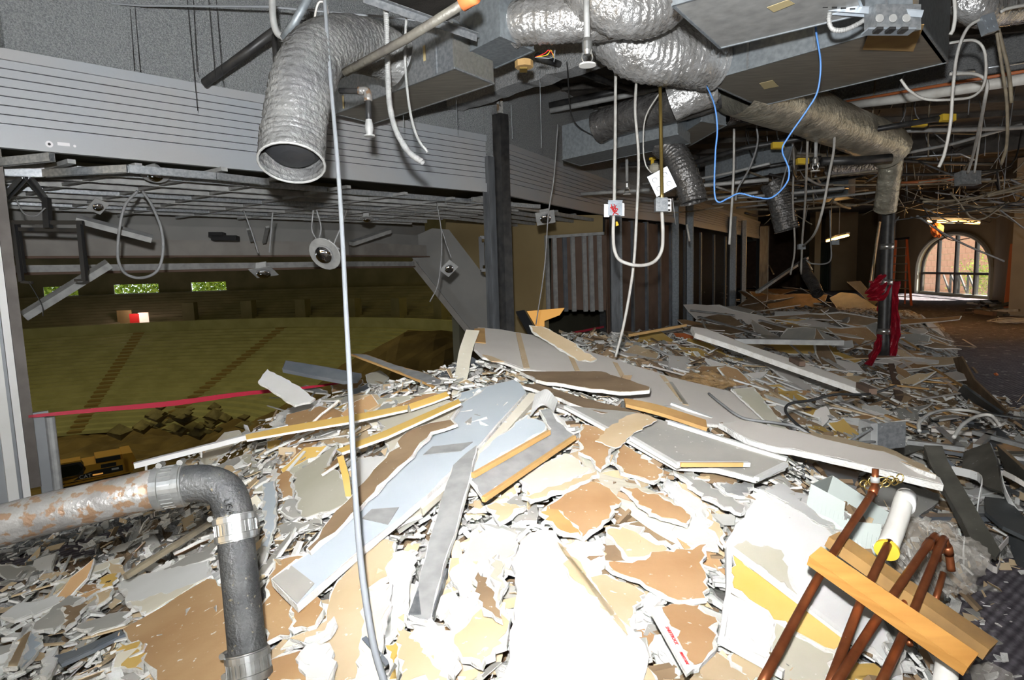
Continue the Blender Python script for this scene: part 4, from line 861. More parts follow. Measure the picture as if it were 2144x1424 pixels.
hero([(551, 1012), (576, 1006), (580, 1050), (577, 1105), (556, 1150), (550, 1075)], BL, 'narrow upright pale board right of the pipe elbow', off=0.08)
hero([(578, 1000), (600, 985), (612, 990), (612, 1040), (590, 1045)], BR, 'brown tab beside the narrow upright pale board', off=0.06)
# --- lower left
hero([(257, 1318), (340, 1270), (438, 1209), (460, 1225), (480, 1243), (505, 1330), (512, 1420), (505, 1440), (336, 1440), (300, 1385)], BR, 'big brown board at the bottom left beside the black upright pipe', off=0.05, th=0.018)
hero([(245, 1223), (291, 1204), (360, 1190), (438, 1172), (445, 1205), (370, 1250), (301, 1288), (262, 1260)], WH, 'white painted board above the big brown board at the bottom left', off=0.06)
hero([(262, 1262), (380, 1232), (440, 1206), (370, 1252), (305, 1287)], CR, 'cream lower part of board under the white painted board', off=0.075)
hero([(63, 1320), (93, 1286), (145, 1247), (178, 1250), (148, 1290), (112, 1322)], 'grey_paper', 'smooth grey board piece in the lower left rubble', off=0.05)
hero([(112, 1374), (165, 1358), (254, 1318), (262, 1326), (195, 1360), (128, 1391)], 'steel_blue', 'dark grey metal strip at the corner of the big brown board', off=0.06, core='steel_blue', jag=0.001)
ty = hero([(207, 1213), (225, 1202), (252, 1198), (236, 1226), (210, 1234)], YE, 'yellow board tag marked 48 on the left rubble', off=0.07)
tn_ = V3(*ty['_n']); tc_ = np.mean([onmound(x, y) for x, y in ((207, 1213), (225, 1202), (252, 1198), (236, 1226), (210, 1234))], axis=0)+tn_*0.078
tx_ = unit(_ir-np.dot(_ir, tn_)*tn_); text('48', 0.022, 'lettering_black', hit(226, 1218, tc_, tn_), tx_, np.cross(tn_, tx_), 'marking', ty)
hero([(200, 1244), (233, 1231), (233, 1248), (202, 1269)], TN, 'tan slip just below the yellow tag', off=0.07)
hero([(5, 1400), (25, 1345), (62, 1303), (66, 1318), (40, 1370), (34, 1398)], WH, 'upright white sliver at the left margin of the rubble', off=0.05)
hero([(16, 1390), (45, 1335), (64, 1322), (58, 1350), (36, 1396)], TN, 'tan grey sliver beside the upright white sliver', off=0.06)
hero([(40, 1330), (66, 1325), (90, 1330), (75, 1370), (45, 1400)], BL, 'blue grey slip in the bottom left corner', off=0.045)
hero([(84, 1415), (96, 1360), (122, 1352), (118, 1390), (98, 1424)], WH, 'white curled slip at the bottom left', off=0.06)
hero([(250, 1345), (290, 1340), (305, 1375), (300, 1405), (255, 1400)], YE, 'yellowish board piece left of the big brown board', off=0.05)
hero([(160, 1310), (230, 1285), (275, 1280), (260, 1305), (190, 1330)], GR, 'long grey torn sliver above the dark metal strip', off=0.05)
hero([(130, 1270), (180, 1262), (160, 1300), (135, 1318)], DB, 'brown sliver beside the smooth grey piece', off=0.06)
hero([(0, 1290), (40, 1262), (95, 1258), (90, 1275), (30, 1300)], WH, 'white slab at the left edge below the shadow of the pipe', off=0.05)
hero([(60, 1275), (130, 1235), (160, 1232), (110, 1272), (70, 1290)], WH, 'white long chip above the smooth grey piece', off=0.05)
hero([(105, 1222), (210, 1180), (260, 1165), (250, 1178), (150, 1222)], CR, 'cream strip lying in the shadow of the pipe', off=0.04)
hero([(330, 1200), (390, 1165), (440, 1150), (450, 1166), (380, 1190)], GR, 'grey dusty slab left of the black upright pipe', off=0.05)
obj('wooden_batten', bar(at(262, 1208, 2.45), at(455, 1086, 2.85), 0.022, 0.02), 'dirty_cable', label='thin brown batten leaning left of the black upright pipe', cat='batten')
# --- below the blue panel
hero([(575, 1180), (612, 1160), (645, 1162), (655, 1200), (618, 1300), (606, 1332), (558, 1345), (545, 1290), (560, 1210)], BR, 'brown board between the upright pipe and the pale blue panel end', off=0.03)
hero([(606, 1337), (682, 1300), (690, 1245), (765, 1130), (830, 1128), (830, 1200), (775, 1235), (765, 1300), (750, 1424), (700, 1430), (690, 1390)], TN, 'broad light tan board below the pale blue panel', off=0.035)
hero([(768, 1232), (822, 1222), (803, 1350), (792, 1430), (742, 1430), (758, 1330)], CR, 'cream grey upright strip crossed by the hanging cable near the bottom', off=0.06)
hero([(822, 1158), (868, 1160), (856, 1240), (852, 1300), (806, 1350), (815, 1222), (806, 1190)], WH, 'white gypsum patch left of the steel grey strip', off=0.05)
hero([(806, 1352), (838, 1336), (832, 1430), (808, 1430)], YE, 'small yellow painted scrap at the bottom right of the cable', off=0.05)
hero([(832, 1312), (880, 1335), (930, 1385), (945, 1430), (835, 1430)], TN, 'tan board with a torn white rim at the bottom centre', off=0.06)
hero([(560, 1430), (552, 1395), (590, 1368), (620, 1360), (680, 1395), (700, 1430)], BR, 'brown board at the bottom just right of the lower pipe clamp', off=0.05)
hs = hero([(640, 1335), (680, 1320), (700, 1290), (705, 1305), (690, 1330), (645, 1352)], WH, 'white strip printed with a red line below the pale blue panel end', off=0.07)
hero([(618, 1380), (640, 1352), (690, 1345), (705, 1385), (690, 1430), (640, 1424)], WH, 'bright white gypsum face at the bottom left of the cable', off=0.07)
hero([(610, 1262), (640, 1250), (672, 1256), (678, 1275), (660, 1310), (612, 1322)], BR, 'rounded brown piece under the tip of the pale blue panel', off=0.06)
for x0, y0, x1, y1 in ((762, 1335, 812, 1392), (824, 1398, 842, 1424)):
    obj('metal_sliver', bar(at(x0, y0, 1.66), at(x1, y1, 1.6), 0.014, 0.004), 'steel_blue', label='blue steel sliver across the cream strip, %s' % ('upper one' if x0 < 800 else 'lower one'), cat='sliver')
hero([(930, 1300), (995, 1245), (1012, 1262), (950, 1330)], BL, 'pale grey blue strip at the bottom centre left of the white sheet', off=0.06)
hero([(845, 1300), (905, 1305), (930, 1310), (965, 1390), (950, 1424), (900, 1380)], WH, 'white broken slab under the steel grey strip end', off=0.06)
hero([(940, 1340), (1005, 1275), (1040, 1250), (1070, 1290), (1062, 1340), (1010, 1395), (965, 1380)], TN, 'chalk dusted tan board left of the overexposed white sheet', off=0.06)
# --- centre
hero([(962, 1180), (985, 1125), (1020, 1108), (1085, 1112), (1082, 1150), (1062, 1200), (1010, 1262), (962, 1240), (940, 1200)], CR, 'cream fan shaped board in the centre of the heap', off=0.04)
hero([(1090, 1135), (1130, 1110), (1162, 1112), (1232, 1210), (1290, 1290), (1350, 1350), (1345, 1430), (1050, 1430), (1078, 1300), (1080, 1200)], WH, 'large bare white sheet lying closest in the bottom centre', off=0.07, margin=0.0, th=0.016)
hero([(998, 1195), (1030, 1225), (1045, 1270), (1052, 1300), (1036, 1292), (1008, 1272), (992, 1240)], 'dark_brown_paper', 'leaf shaped brown scrap in the centre of the heap', off=0.09)
hero([(1029, 1162), (1045, 1160), (1055, 1185), (1060, 1230), (1045, 1262), (1030, 1215)], GG, 'upright greenish sliver beside the leaf shaped scrap', off=0.08)
hero([(1165, 1132), (1190, 1148), (1245, 1225), (1290, 1285), (1312, 1330), (1250, 1272), (1186, 1192)], TN, 'long tan sliver along the right side of the white sheet', off=0.08)
hero([(1135, 1068), (1180, 1035), (1225, 1003), (1262, 1012), (1302, 1050), (1262, 1100), (1222, 1128), (1160, 1108)], BR, 'squarish brown board near the centre, right of the grey strip', off=0.06)
hero([(1128, 1072), (1150, 1058), (1212, 1102), (1218, 1125), (1170, 1112)], OE, 'orange brown edge piece left of the squarish brown board', off=0.08)
hero([(1016, 1058), (1060, 1052), (1102, 1060), (1072, 1082), (1045, 1096), (1030, 1078)], TN, 'small tan scrap below the dusty grey board', off=0.07)
hero([(1005, 1095), (1060, 1100), (1090, 1112), (1040, 1112)], 'grey_paper', 'thin grey sliver below the small tan scrap', off=0.05)
hero([(1085, 1002), (1180, 950), (1200, 955), (1240, 985), (1180, 1012), (1110, 1035), (1092, 1022)], CR, 'cream board under the tan edge of the dusty grey board', off=0.06)
hero([(1092, 1040), (1180, 1010), (1250, 985), (1255, 995), (1190, 1025), (1110, 1050)], TN, 'thin tan strip below the cream board', off=0.08)
ribbon('bent_cream_sheet', [at(1212, 948, 2.75), at(1250, 1010, 2.5), at(1330, 1080, 2.28), at(1410, 1130, 2.15), at(1470, 1145, 2.1)], [at(1290, 985, 2.75), at(1350, 1020, 2.55), at(1440, 1062, 2.35), at(1492, 1110, 2.2), at(1505, 1150, 2.1)], 'cream_paper', 0.012, label='long cream sheet bending across the centre of the heap', cat='plasterboard')
hero([(1272, 1102), (1330, 1092), (1387, 1095), (1455, 1138), (1420, 1146), (1340, 1120)], DB, 'dark brown arrow shaped gap board under the bent cream sheet', off=0.03)
hero([(1268, 1173), (1320, 1176), (1378, 1155), (1430, 1150), (1480, 1140), (1477, 1200), (1481, 1255), (1440, 1262), (1399, 1251), (1340, 1215), (1281, 1195)], BR, 'brown square board with chalk scratches right of the white sheet', off=0.07)
hero([(1225, 1212), (1270, 1202), (1345, 1235), (1332, 1290), (1326, 1332), (1290, 1300)], TN, 'tan folded board between the white sheet and the scratched brown board', off=0.05)
sk = hero([(1384, 1272), (1430, 1262), (1464, 1266), (1506, 1304), (1504, 1352), (1480, 1380), (1449, 1402), (1410, 1330)], BR, 'brown board with a white printed edge at the bottom right of centre', off=0.08)
rs_d = [(1362, 1279, 1.80), (1384, 1272, 1.82), (1449, 1405, 1.58)]
rc_, rn_ = fitplane([onmound(x, y) for x, y in ((1384, 1272), (1464, 1266), (1506, 1304), (1504, 1352), (1449, 1402), (1362, 1279))]); rn_ = rn_ if np.dot(rn_, CAM-rc_) > 0 else -rn_
rc_ = rc_+rn_*0.115
rs = board('printed_edge_strip', [hit(x, y, rc_, rn_) for x, y in ((1362, 1279), (1382, 1270), (1452, 1402), (1438, 1414))], rn_, 'white_paint', th=0.006, jag=0.0, margin=0.0, label='white board edge strip with red printing at the bottom right of centre', cat='edging')
q0 = hit(1388, 1300, rc_+rn_*0.006, rn_); q1 = hit(1446, 1400, rc_+rn_*0.006, rn_); xd = unit(q1-q0); yd = np.cross(rn_, xd)
L0 = np.linalg.norm(q1-q0)
text('SHEETROCK', 0.0125, 'lettering_red', q0+(q1-q0)*0.33+yd*0.001, xd, yd, 'lettering', rs)
text('FIRECODE', 0.0095, 'lettering_red', q0+(q1-q0)*0.80-yd*0.001, xd, yd, 'lettering', rs)
hero([(1487, 1357), (1530, 1385), (1575, 1430), (1440, 1430)], TN, 'light tan board corner at the bottom below the white framed panel', off=0.05)
hero([(1310, 1395), (1345, 1375), (1380, 1430), (1320, 1430)], TN, 'tan scrap at the bottom edge right of the white sheet', off=0.05)
hero([(1370, 1330), (1390, 1320), (1440, 1395), (1425, 1405), (1360, 1350)], WH, 'white chip beside the printed edge strip', off=0.045)
hero([(1270, 1110), (1300, 1100), (1400, 1150), (1390, 1165), (1310, 1170), (1290, 1140)], TN, 'tan board under the dark arrow shaped piece', off=0.04)
hero([(1180, 1140), (1260, 1130), (1268, 1175), (1250, 1205), (1210, 1200)], WH, 'white broken core right above the white sheet', off=0.05)
hero([(1300, 1020), (1380, 1035), (1450, 1080), (1440, 1100), (1360, 1075)], BR, 'brown board edge above the bent cream sheet', off=0.09)
hero([(1410, 985), (1480, 1010), (1560, 1060), (1552, 1075), (1470, 1040)], GR, 'grey strip below the corner of the grey brown board', off=0.08)
hero([(1500, 1010), (1580, 1012), (1560, 1040), (1520, 1035)], 'dusty_steel', 'dusty grey shard under the grey brown board', off=0.04)
hero([(1395, 1000), (1470, 1050), (1500, 1090), (1480, 1095), (1430, 1060), (1390, 1020)], WH, 'white board edge left of the grey strip', off=0.07)
hero([(1470, 1065), (1480, 1062), (1520, 1120), (1515, 1145), (1500, 1130)], TN, 'narrow tan splinter above the white framed panel', off=0.09)
# --- right foreground panels
kd = [(1599, 1031, 2.35), (1742, 1117, 2.15), (1875, 1255, 1.95), (1856, 1389, 1.72), (1672, 1261, 1.85), (1518, 1139, 2.05)]
hero([(1540, 1099), (1570, 1062), (1599, 1031), (1650, 1058), (1745, 1121), (1800, 1175), (1875, 1253), (1875, 1375), (1856, 1389), (1760, 1320), (1672, 1261), (1590, 1195), (1518, 1139)], WH, 'large white sheet in the lower right under the copper pipes', depths=kd, th=0.018)
kc, kn = fitplane([at(*p) for p in kd]); kn = kn if np.dot(kn, CAM-kc) > 0 else -kn
hero([(1520, 1142), (1560, 1130), (1636, 1152), (1655, 1200), (1675, 1258), (1600, 1200)], GG, 'greenish skim coat area on the large white sheet', depths=[(x, y, d-0.03) for x, y, d in kd], th=0.006)
kd2 = [(1532, 1158, 1.98), (1768, 1335, 1.70), (1750, 1390, 1.60), (1507, 1338, 1.68), (1650, 1424, 1.55)]
hero([(1532, 1158), (1600, 1208), (1690, 1275), (1768, 1332), (1750, 1368), (1620, 1298), (1529, 1232)], YE, 'yellow painted board panel in the lower right', depths=kd2, th=0.014)
hero([(1521, 1236), (1621, 1298), (1618, 1345), (1610, 1391), (1507, 1338)], WH, 'white panel below the yellow painted one', depths=kd2, th=0.014, jag=0.002)
hero([(1623, 1302), (1749, 1370), (1731, 1430), (1640, 1430), (1610, 1392)], GG, 'pale green grey panel at the bottom under the left copper pipe', depths=kd2, th=0.014, jag=0.002)
ribbon('corner_bead', [at(1521, 1140, 1.98), at(1520, 1240, 1.80), at(1504, 1340, 1.62)], [at(1533, 1142, 1.98), at(1530, 1240, 1.80), at(1516, 1340, 1.62)], 'white_paint', 0.02, label='white corner bead edging along the left side of the yellow panel', cat='edging')
obj('edge_strip', bar(at(1505, 1338, 1.62), at(1640, 1412, 1.5), 0.014, 0.02), 'white_paint', label='white edge strip along the bottom of the white panel', cat='edging')
obj('edge_strip', bar(at(1518, 1140, 1.99), at(1770, 1332, 1.68), 0.02, 0.012), 'white_paint', label='white edge strip along the top of the yellow panel', cat='edging')
hero([(1530, 1350), (1600, 1395), (1640, 1430), (1575, 1430), (1530, 1385)], 'tan_paper', 'speckled tan board at the bottom left of the pale green panel', off=0.04)
hero([(1860, 1290), (1900, 1360), (1880, 1430), (1830, 1430), (1860, 1390)], GR, 'grey broken board under the end of the pine plank', off=0.05)
hero([(1755, 1375), (1830, 1390), (1870, 1430), (1760, 1430)], YE, 'yellow board corner between the crossing copper pipes at the bottom', off=0.03)
hero([(1600, 1030), (1640, 1010), (1720, 1085), (1745, 1095), (1745, 1120), (1660, 1065)], WH, 'white curled strip above the large white sheet', off=0.07)
# --- right middle
hero([(1505, 886), (1560, 880), (1640, 897), (1750, 925), (1850, 946), (1968, 1000), (1976, 1016), (1900, 998), (1800, 972), (1690, 948), (1580, 926)], 'pinkish_white_paint', 'long narrow grey board reaching right under the galvanised box', depths=[(1505, 886, 3.4), (1850, 944, 2.95), (1976, 1016, 2.75), (1690, 948, 2.98), (1580, 926, 3.1)], th=0.03)
hero([(1600, 900), (1700, 905), (1850, 935), (1940, 975), (1960, 995), (1850, 955), (1700, 925)], TN, 'thin tan layered board on top of the long narrow grey board', depths=[(1600, 900, 3.4), (1850, 935, 3.02), (1960, 995, 2.85), (1700, 925, 3.1)], th=0.02)
hero([(1480, 905), (1560, 920), (1690, 962), (1800, 990), (1790, 1012), (1690, 985), (1560, 958)], 'steel_blue', 'dark steel deck strip below the long narrow grey board', off=0.02, core='steel_blue')
hero([(1650, 975), (1760, 1010), (1840, 1030), (1800, 1060), (1720, 1020)], 'dusty_steel', 'dusty grey metal sheet behind the pale green trough', off=0.02, core='dusty_steel')
hero([(1530, 815), (1577, 810), (1656, 908), (1624, 901)], GG, 'green grey diagonal strip on the right part of the big pale sheet', depths=[(1530, 815, 4.0), (1577, 810, 4.1), (1656, 908, 3.5), (1624, 901, 3.5)], th=0.01, jag=0.002)
hero([(1600, 825), (1652, 842), (1682, 857), (1640, 868), (1618, 850)], WH, 'white square scrap right of the green grey strip', off=0.08)
hero([(1447, 684), (1478, 688), (1560, 720), (1660, 753), (1745, 782), (1830, 815), (1822, 823), (1740, 795), (1650, 764), (1540, 725), (1455, 698)], 'pinkish_white_paint', 'very long pale trim plank crossing the middle of the right heap', depths=[(1447, 684, 6.8), (1660, 753, 5.6), (1830, 815, 4.7), (1740, 795, 4.8)], th=0.05, jag=0.0, margin=0.004)
for x0, y0, x1, y1 in ((1505, 702, 1530, 712), (1658, 752, 1680, 762), (1800, 806, 1828, 820)):
    obj('dark_block', bar(at(x0, y0, 6.3-(x0-1500)*0.0058), at(x1, y1, 6.2-(x1-1500)*0.0058), 0.05, 0.04), 'brown_board', label='dark brown block on the very long pale plank, %s' % {1505: 'near its left end', 1658: 'at its middle', 1800: 'at its right end'}[x0], cat='block')
hero([(1600, 759), (1647, 766), (1722, 831), (1759, 855), (1745, 858), (1690, 822), (1633, 785)], 'pinkish_white_paint', 'wide pale plank splitting towards the gypsum dust on the right', off=0.10, th=0.02)
hero([(1419, 727), (1463, 729), (1502, 752), (1480, 758), (1449, 750)], YE, 'mustard sheet at the crest right of the big pale sheet', off=0.06)
hero([(1627, 820), (1668, 818), (1700, 838), (1680, 853), (1634, 845)], YE, 'ragged yellow board in the middle of the right heap', off=0.05)
hero([(1696, 790), (1759, 787), (1766, 800), (1738, 806)], YE, 'yellow scrap under the very long pale plank', off=0.05)
hero([(1440, 708), (1485, 720), (1530, 748), (1580, 755), (1578, 760), (1525, 754), (1480, 728), (1438, 714)], YE, 'thin bent yellow strip along the crest', off=0.10, jag=0.001, margin=0.0)
hero([(1410, 698), (1440, 698), (1495, 708), (1490, 718), (1440, 712), (1415, 706)], 'orange_cloth', 'rusty orange board edge at the crest', off=0.06)
hero([(1525, 718), (1540, 715), (1590, 742), (1586, 750), (1540, 728)], OE, 'orange brown batten beside the thin yellow strip', off=0.1)
hero([(1400, 745), (1440, 746), (1455, 775), (1450, 788), (1400, 780)], 'pinkish_white_paint', 'pale grey ragged board end near the top of the right heap', off=0.09)
hero([(1340, 700), (1385, 694), (1410, 712), (1395, 735), (1350, 740), (1330, 725)], YE, 'mustard crumpled sheet at the skyline left of the crest', off=0.04)
hero([(1290, 745), (1330, 722), (1380, 740), (1370, 765), (1310, 768)], TN, 'tan rag of paper right of the mustard crumpled sheet', off=0.03)
hero([(1440, 770), (1520, 765), (1545, 795), (1520, 815), (1470, 800)], BR, 'brown board beside the amber plastic bag', off=0.01)
hero([(1290, 700), (1420, 684), (1430, 690), (1300, 712)], 'pinkish_white_paint', 'thin pale strip on the skyline before the brown stud wall', off=0.12, jag=0.002)
obj('orange_pole', bar(at(1318, 702, 6.9), at(1436, 681, 7.4), 0.03, 0.03), OE, label='orange brown pole lying on the skyline before the stud wall', cat='pole')
obj('steel_channel', channel(at(1540, 709, 6.4), at(1764, 712, 6.2), 0.10, 0.05), 'dusty_steel', label='long grey steel channel lying level across the right heap', cat='channel')
hero([(1590, 722), (1635, 720), (1745, 722), (1760, 738), (1700, 742), (1640, 740)], YE, 'yellow brown board under the level steel channel', off=0.04)
hero([(1740, 715), (1785, 712), (1788, 728), (1760, 735)], WH, 'pale bent flap at the end of the level channel', off=0.12)
hero([(1735, 738), (1760, 738), (1805, 755), (1790, 760)], YE, 'small yellow strip below the bent flap', off=0.06)
# far heap
hero([(1605, 648), (1608, 617), (1680, 615), (1733, 617), (1723, 648), (1660, 650)], DB, 'wide brown board facing the camera on the far heap', off=0.05, tilt=0.6, jag=0.01)
hero([(1542, 641), (1570, 622), (1608, 617), (1601, 650), (1560, 652)], DB, 'brown board left of the wide brown board on the far heap', off=0.04, tilt=0.5, jag=0.01)
hero([(1737, 624), (1760, 612), (1792, 615), (1841, 646), (1844, 669), (1800, 668), (1764, 660)], GR, 'big grey board sloping down to the red plastic', off=0.06, tilt=0.4)
hero([(1773, 590), (1802, 588), (1838, 632), (1830, 642), (1799, 612)], CR, 'cream board leaning at the top right of the far heap', off=0.08, tilt=0.4)
hero([(1622, 652), (1695, 652), (1690, 668), (1622, 668)], 'white_paint', 'white topped box board at the foot of the far brown board', off=0.05, tilt=0.4)
hero([(1622, 669), (1688, 668), (1680, 686), (1622, 680)], YE, 'tan front below the white topped board', off=0.05, tilt=0.6)
hero([(1730, 645), (1745, 642), (1793, 683), (1775, 684)], 'slate_plastic', 'black channel lying on the far heap left of the red plastic', off=0.08, core='slate_plastic')
hero([(1695, 655), (1770, 665), (1790, 680), (1700, 675)], DB, 'dark brown slab beside the black channel', off=0.05)
hero([(1480, 645), (1540, 640), (1580, 650), (1560, 665), (1500, 662)], GR, 'grey brown board before the galvanised columns', off=0.05)
hero([(1470, 665), (1520, 655), (1560, 680), (1500, 690)], DB, 'dark board below the galvanised columns', off=0.05)
obj('fallen_stud', bar(at(1585, 612, 12.0), at(1690, 540, 13.2), 0.07, 0.05), 'dusty_steel', label='grey stud leaning up over the far heap', cat='stud')
ringduct('fallen_duct', [(1683, 552, 12.6), (1690, 575, 12.3), (1705, 600, 11.9), (1712, 615, 11.7)], 0.11, 'foil_dark', seg=14, ring=0.06, label='crushed grey flexible duct on top of the far heap', cat='duct')
obj('pale_stick', bar(at(1690, 548, 12.2), at(1700, 565, 12.2), 0.09, 0.02), 'tan_paper', label='pale stick poking up behind the crushed duct', cat='stick')

# ================================================================ scattered medium pieces
FACES = [('white', WH, 'gypsum'), ('brown', BR, GR), ('tan', TN, GR), ('grey', GR, TN), ('cream', CR, TN), ('yellow', YE, GR), ('dark brown', DB, GR), ('greenish', GG, TN), ('pale blue', BL, TN), ('stone grey', PW, BR)]
def zone(px, py):
    if py > 1230: return 'at the bottom left' if px < 560 else ('at the bottom centre' if px < 1250 else 'at the bottom right')
    if py > 1000: return 'under the pipe on the left' if px < 520 else ('on the left slope' if px < 900 else ('in the centre of the heap' if px < 1480 else 'around the pale green trough'))
    if py > 850: return 'beside the yellow strips' if px < 900 else ('around the peak' if px < 1450 else ('below the big pale sheet' if px < 1800 else 'among the dark channels'))
    if py > 730: return 'near the skyline' if px < 1400 else ('in the right heap' if px < 1840 else 'around the foot of the black pipe stand')
    return 'on the crest before the stud wall' if px < 1560 else ('on the far heap' if px < 1860 else 'beyond the red plastic')
def scrap(px, py, size, fi, elong, name='plasterboard_scrap'):
    p = onmound(px, py); dist = np.linalg.norm(p-CAM)
    n = unit(normal(p[0], p[1])+V3(*[rnd.gauss(0, 0.22) for _ in range(3)])-0.1*unit(p-CAM)); ang = rnd.uniform(0, math.pi)
    a = V3(math.cos(ang), math.sin(ang), 0); a = unit(a-np.dot(a, n)*n); b = np.cross(n, a)
    k = rnd.choice([4, 4, 5, 6]); r_ = size*dist/FP/2; P = []
    for i in range(k):
        t = 2*math.pi*(i+rnd.uniform(-0.25, 0.25))/k; rr = r_*rnd.uniform(0.75, 1.2)
        P.append(p+a*math.cos(t)*rr*elong+b*math.sin(t)*rr/elong+n*(0.008+rnd.random()*0.02))
    cn, f, bk = FACES[fi]; z = zone(px, py)
    sh_ = 'long' if elong > 1.9 else ('small' if size < 55 else 'broken')
    lab = '%s %s plasterboard scrap %s' % (sh_, cn, z)
    board(name, P, n, f, back=bk, th=0.013, jag=r_*0.06, margin=r_*0.06, label=lab, cat='plasterboard scrap', group=lab+'s', step=r_*0.45)
def inpoly(x, y, P):
    c = False; k = len(P)
    for i in range(k):
        (a, b), (d, e) = P[i], P[i-1]
        if (b > y) != (e > y) and x < (d-a)*(y-b)/(e-b)+a: c = not c
    return c
REG = [([(0, 1180), (200, 1180), (480, 1090), (560, 1000), (560, 1424), (0, 1424)], 46, (1, 1, 1, 3, 3, 0, 0, 4, 2, 7), (35, 85)),
       ([(430, 960), (600, 870), (720, 800), (880, 800), (900, 1000), (600, 1200), (520, 1100)], 30, (1, 2, 4, 3, 7, 0, 5), (40, 100)),
       ([(860, 1000), (1050, 950), (1500, 1000), (1520, 1424), (560, 1424), (700, 1200)], 52, (0, 0, 4, 2, 2, 1, 1, 3), (45, 110)),
       ([(1120, 850), (1400, 880), (1700, 1010), (1500, 1100), (1200, 1000)], 18, (3, 3, 9, 0, 1, 2), (40, 90)),
       ([(1240, 740), (1440, 690), (1830, 760), (1840, 860), (1640, 880), (1480, 790)], 50, (9, 9, 3, 1, 5, 6, 2, 0), (35, 90)),
       ([(1560, 860), (1850, 850), (1830, 960), (1640, 920)], 24, (9, 0, 1, 5, 3, 2), (30, 70)),
       ([(1460, 650), (1620, 600), (1840, 640), (1900, 700), (1840, 760), (1460, 690)], 44, (6, 3, 9, 1, 6, 4), (40, 120)),
       ([(1870, 680), (1960, 660), (2000, 760), (2080, 850), (1900, 880), (1850, 800)], 34, (6, 9, 1, 3, 2, 9), (25, 75)),
       ([(1560, 1030), (1900, 1080), (1990, 1170), (1960, 1260), (1700, 1150)], 8, (0, 3, 9), (25, 55))]
for P_, cnt, cols, (s0_, s1_) in REG:
    xs = [p[0] for p in P_]; ys = [p[1] for p in P_]; got = 0
    while got < cnt:
        x = rnd.uniform(min(xs), max(xs)); y = rnd.uniform(min(ys), max(ys))
        if inpoly(x, y, P_): scrap(x, y, rnd.uniform(s0_, s1_), rnd.choice(cols), rnd.choice([1.0, 1.3, 1.6, 2.2])); got += 1
# thin splinters and sticks
def stick(px, py, L_, m, w, label, name='splinter', cat='splinter', lift=0.05, slope=None):
    p = onmound(px, py); dist = np.linalg.norm(p-CAM); a = (rnd.gauss(0.35, 0.35) if slope is None else slope); s = L_*dist/FP/2
    q0 = onmound(px-math.cos(a)*L_/2, py-math.sin(a)*L_/2); q1 = onmound(px+math.cos(a)*L_/2, py+math.sin(a)*L_/2)
    if np.linalg.norm(q1-q0) > 6*s: q1 = q0+(q1-q0)*3*s/np.linalg.norm(q1-q0)
    q0 = q0+V3(0, 0, lift*rnd.uniform(0.4, 1.4)); q1 = q1+V3(0, 0, lift*rnd.uniform(0.4, 1.4))
    obj(name, bar(q0, q1, w, w*0.5), m, label=label, cat=cat, group=label+' group')
for _ in range(70):
    x = rnd.uniform(1400, 1850); y = rnd.uniform(715, 900); m, c_ = rnd.choice([(PW, 'pale'), ('white_paint', 'white'), (TN, 'tan'), (DB, 'dark brown')])
    stick(x, y, rnd.uniform(50, 150), m, 0.03, 'thin %s splinter %s' % (c_, zone(x, y)))
for _ in range(26):
    x = rnd.uniform(1860, 2060); y = rnd.uniform(690, 900); m, c_ = rnd.choice([(PW, 'pale'), ('orange_edge', 'rust brown'), (DB, 'dark brown')])
    stick(x, y, rnd.uniform(30, 100), m, 0.03, 'thin %s splinter %s' % (c_, zone(x, y)))
for _ in range(22):
    x = rnd.uniform(60, 520); y = rnd.uniform(1200, 1400); m, c_ = rnd.choice([('white_paint', 'white'), (TN, 'tan')])
    stick(x, y, rnd.uniform(60, 160), m, 0.012, 'thin %s splinter %s' % (c_, zone(x, y)), slope=rnd.gauss(-0.5, 0.3), lift=0.03)
for _ in range(12):
    x = rnd.uniform(1480, 1860); y = rnd.uniform(610, 700)
    stick(x, y, rnd.uniform(60, 140), 'dusty_steel', 0.05, 'grey metal stick %s' % zone(x, y), 'metal_stick', 'stick', 0.1)
for _ in range(20):
    x = rnd.uniform(560, 900); y = rnd.uniform(800, 1000); m, c_ = rnd.choice([('dusty_steel', 'grey'), ('white_paint', 'white'), (TN, 'tan')])
    stick(x, y, rnd.uniform(40, 110), m, 0.015, 'thin %s splinter %s' % (c_, zone(x, y)), slope=rnd.gauss(-0.3, 0.5), lift=0.04)

# ================================================================ dark channels and boards on the right
def plate(px, dep, m, label, cat='channel', name='dark_channel', th=0.02, flange=None):
    c, n = fitplane([at(*p) for p in dep]); n = n if np.dot(n, CAM-c) > 0 else -n
    P = [hit(x, y, c, n) for x, y in px]
    o = obj(name, prism(P, n, th), m, label=label, cat=cat)
    if flange: obj('flange', bar(hit(*flange[0], c, n)-n*0.03, hit(*flange[1], c, n)-n*0.03, 0.006, 0.06, n), m, o)
    return o
def zd(x, y, z): p = onz(x, y, z); return (x, y, float(np.dot(p-CAM, _f)))
plate([(1935, 932), (1973, 934), (1984, 965), (2040, 1060), (2095, 1153), (2085, 1168), (2041, 1138), (1946, 969)], [zd(1935, 932, .50), zd(1973, 934, .50), zd(2095, 1153, .22), zd(2041, 1138, .22)], 'dark_channel', 'longest dark metal channel lying diagonally over the other channels on the right', flange=((1935, 934), (2041, 1140)))
plate([(2015, 807), (2002, 824), (2090, 872), (2098, 866), (2060, 840)], [zd(2015, 807, .32), zd(2002, 824, .2), zd(2090, 872, .14), zd(2098, 866, .3)], 'slate_plastic', 'black sloping board below the brown plank at the right edge of the heap', 'board', 'black_board')
plate([(1995, 750), (2012, 746), (2038, 794), (2108, 862), (2094, 870), (2012, 800)], [zd(1995, 750, .25), zd(2012, 746, .4), zd(2108, 862, .25), zd(2094, 870, .15)], DB, 'long brown plank along the right edge of the heap', 'plank', 'brown_plank')
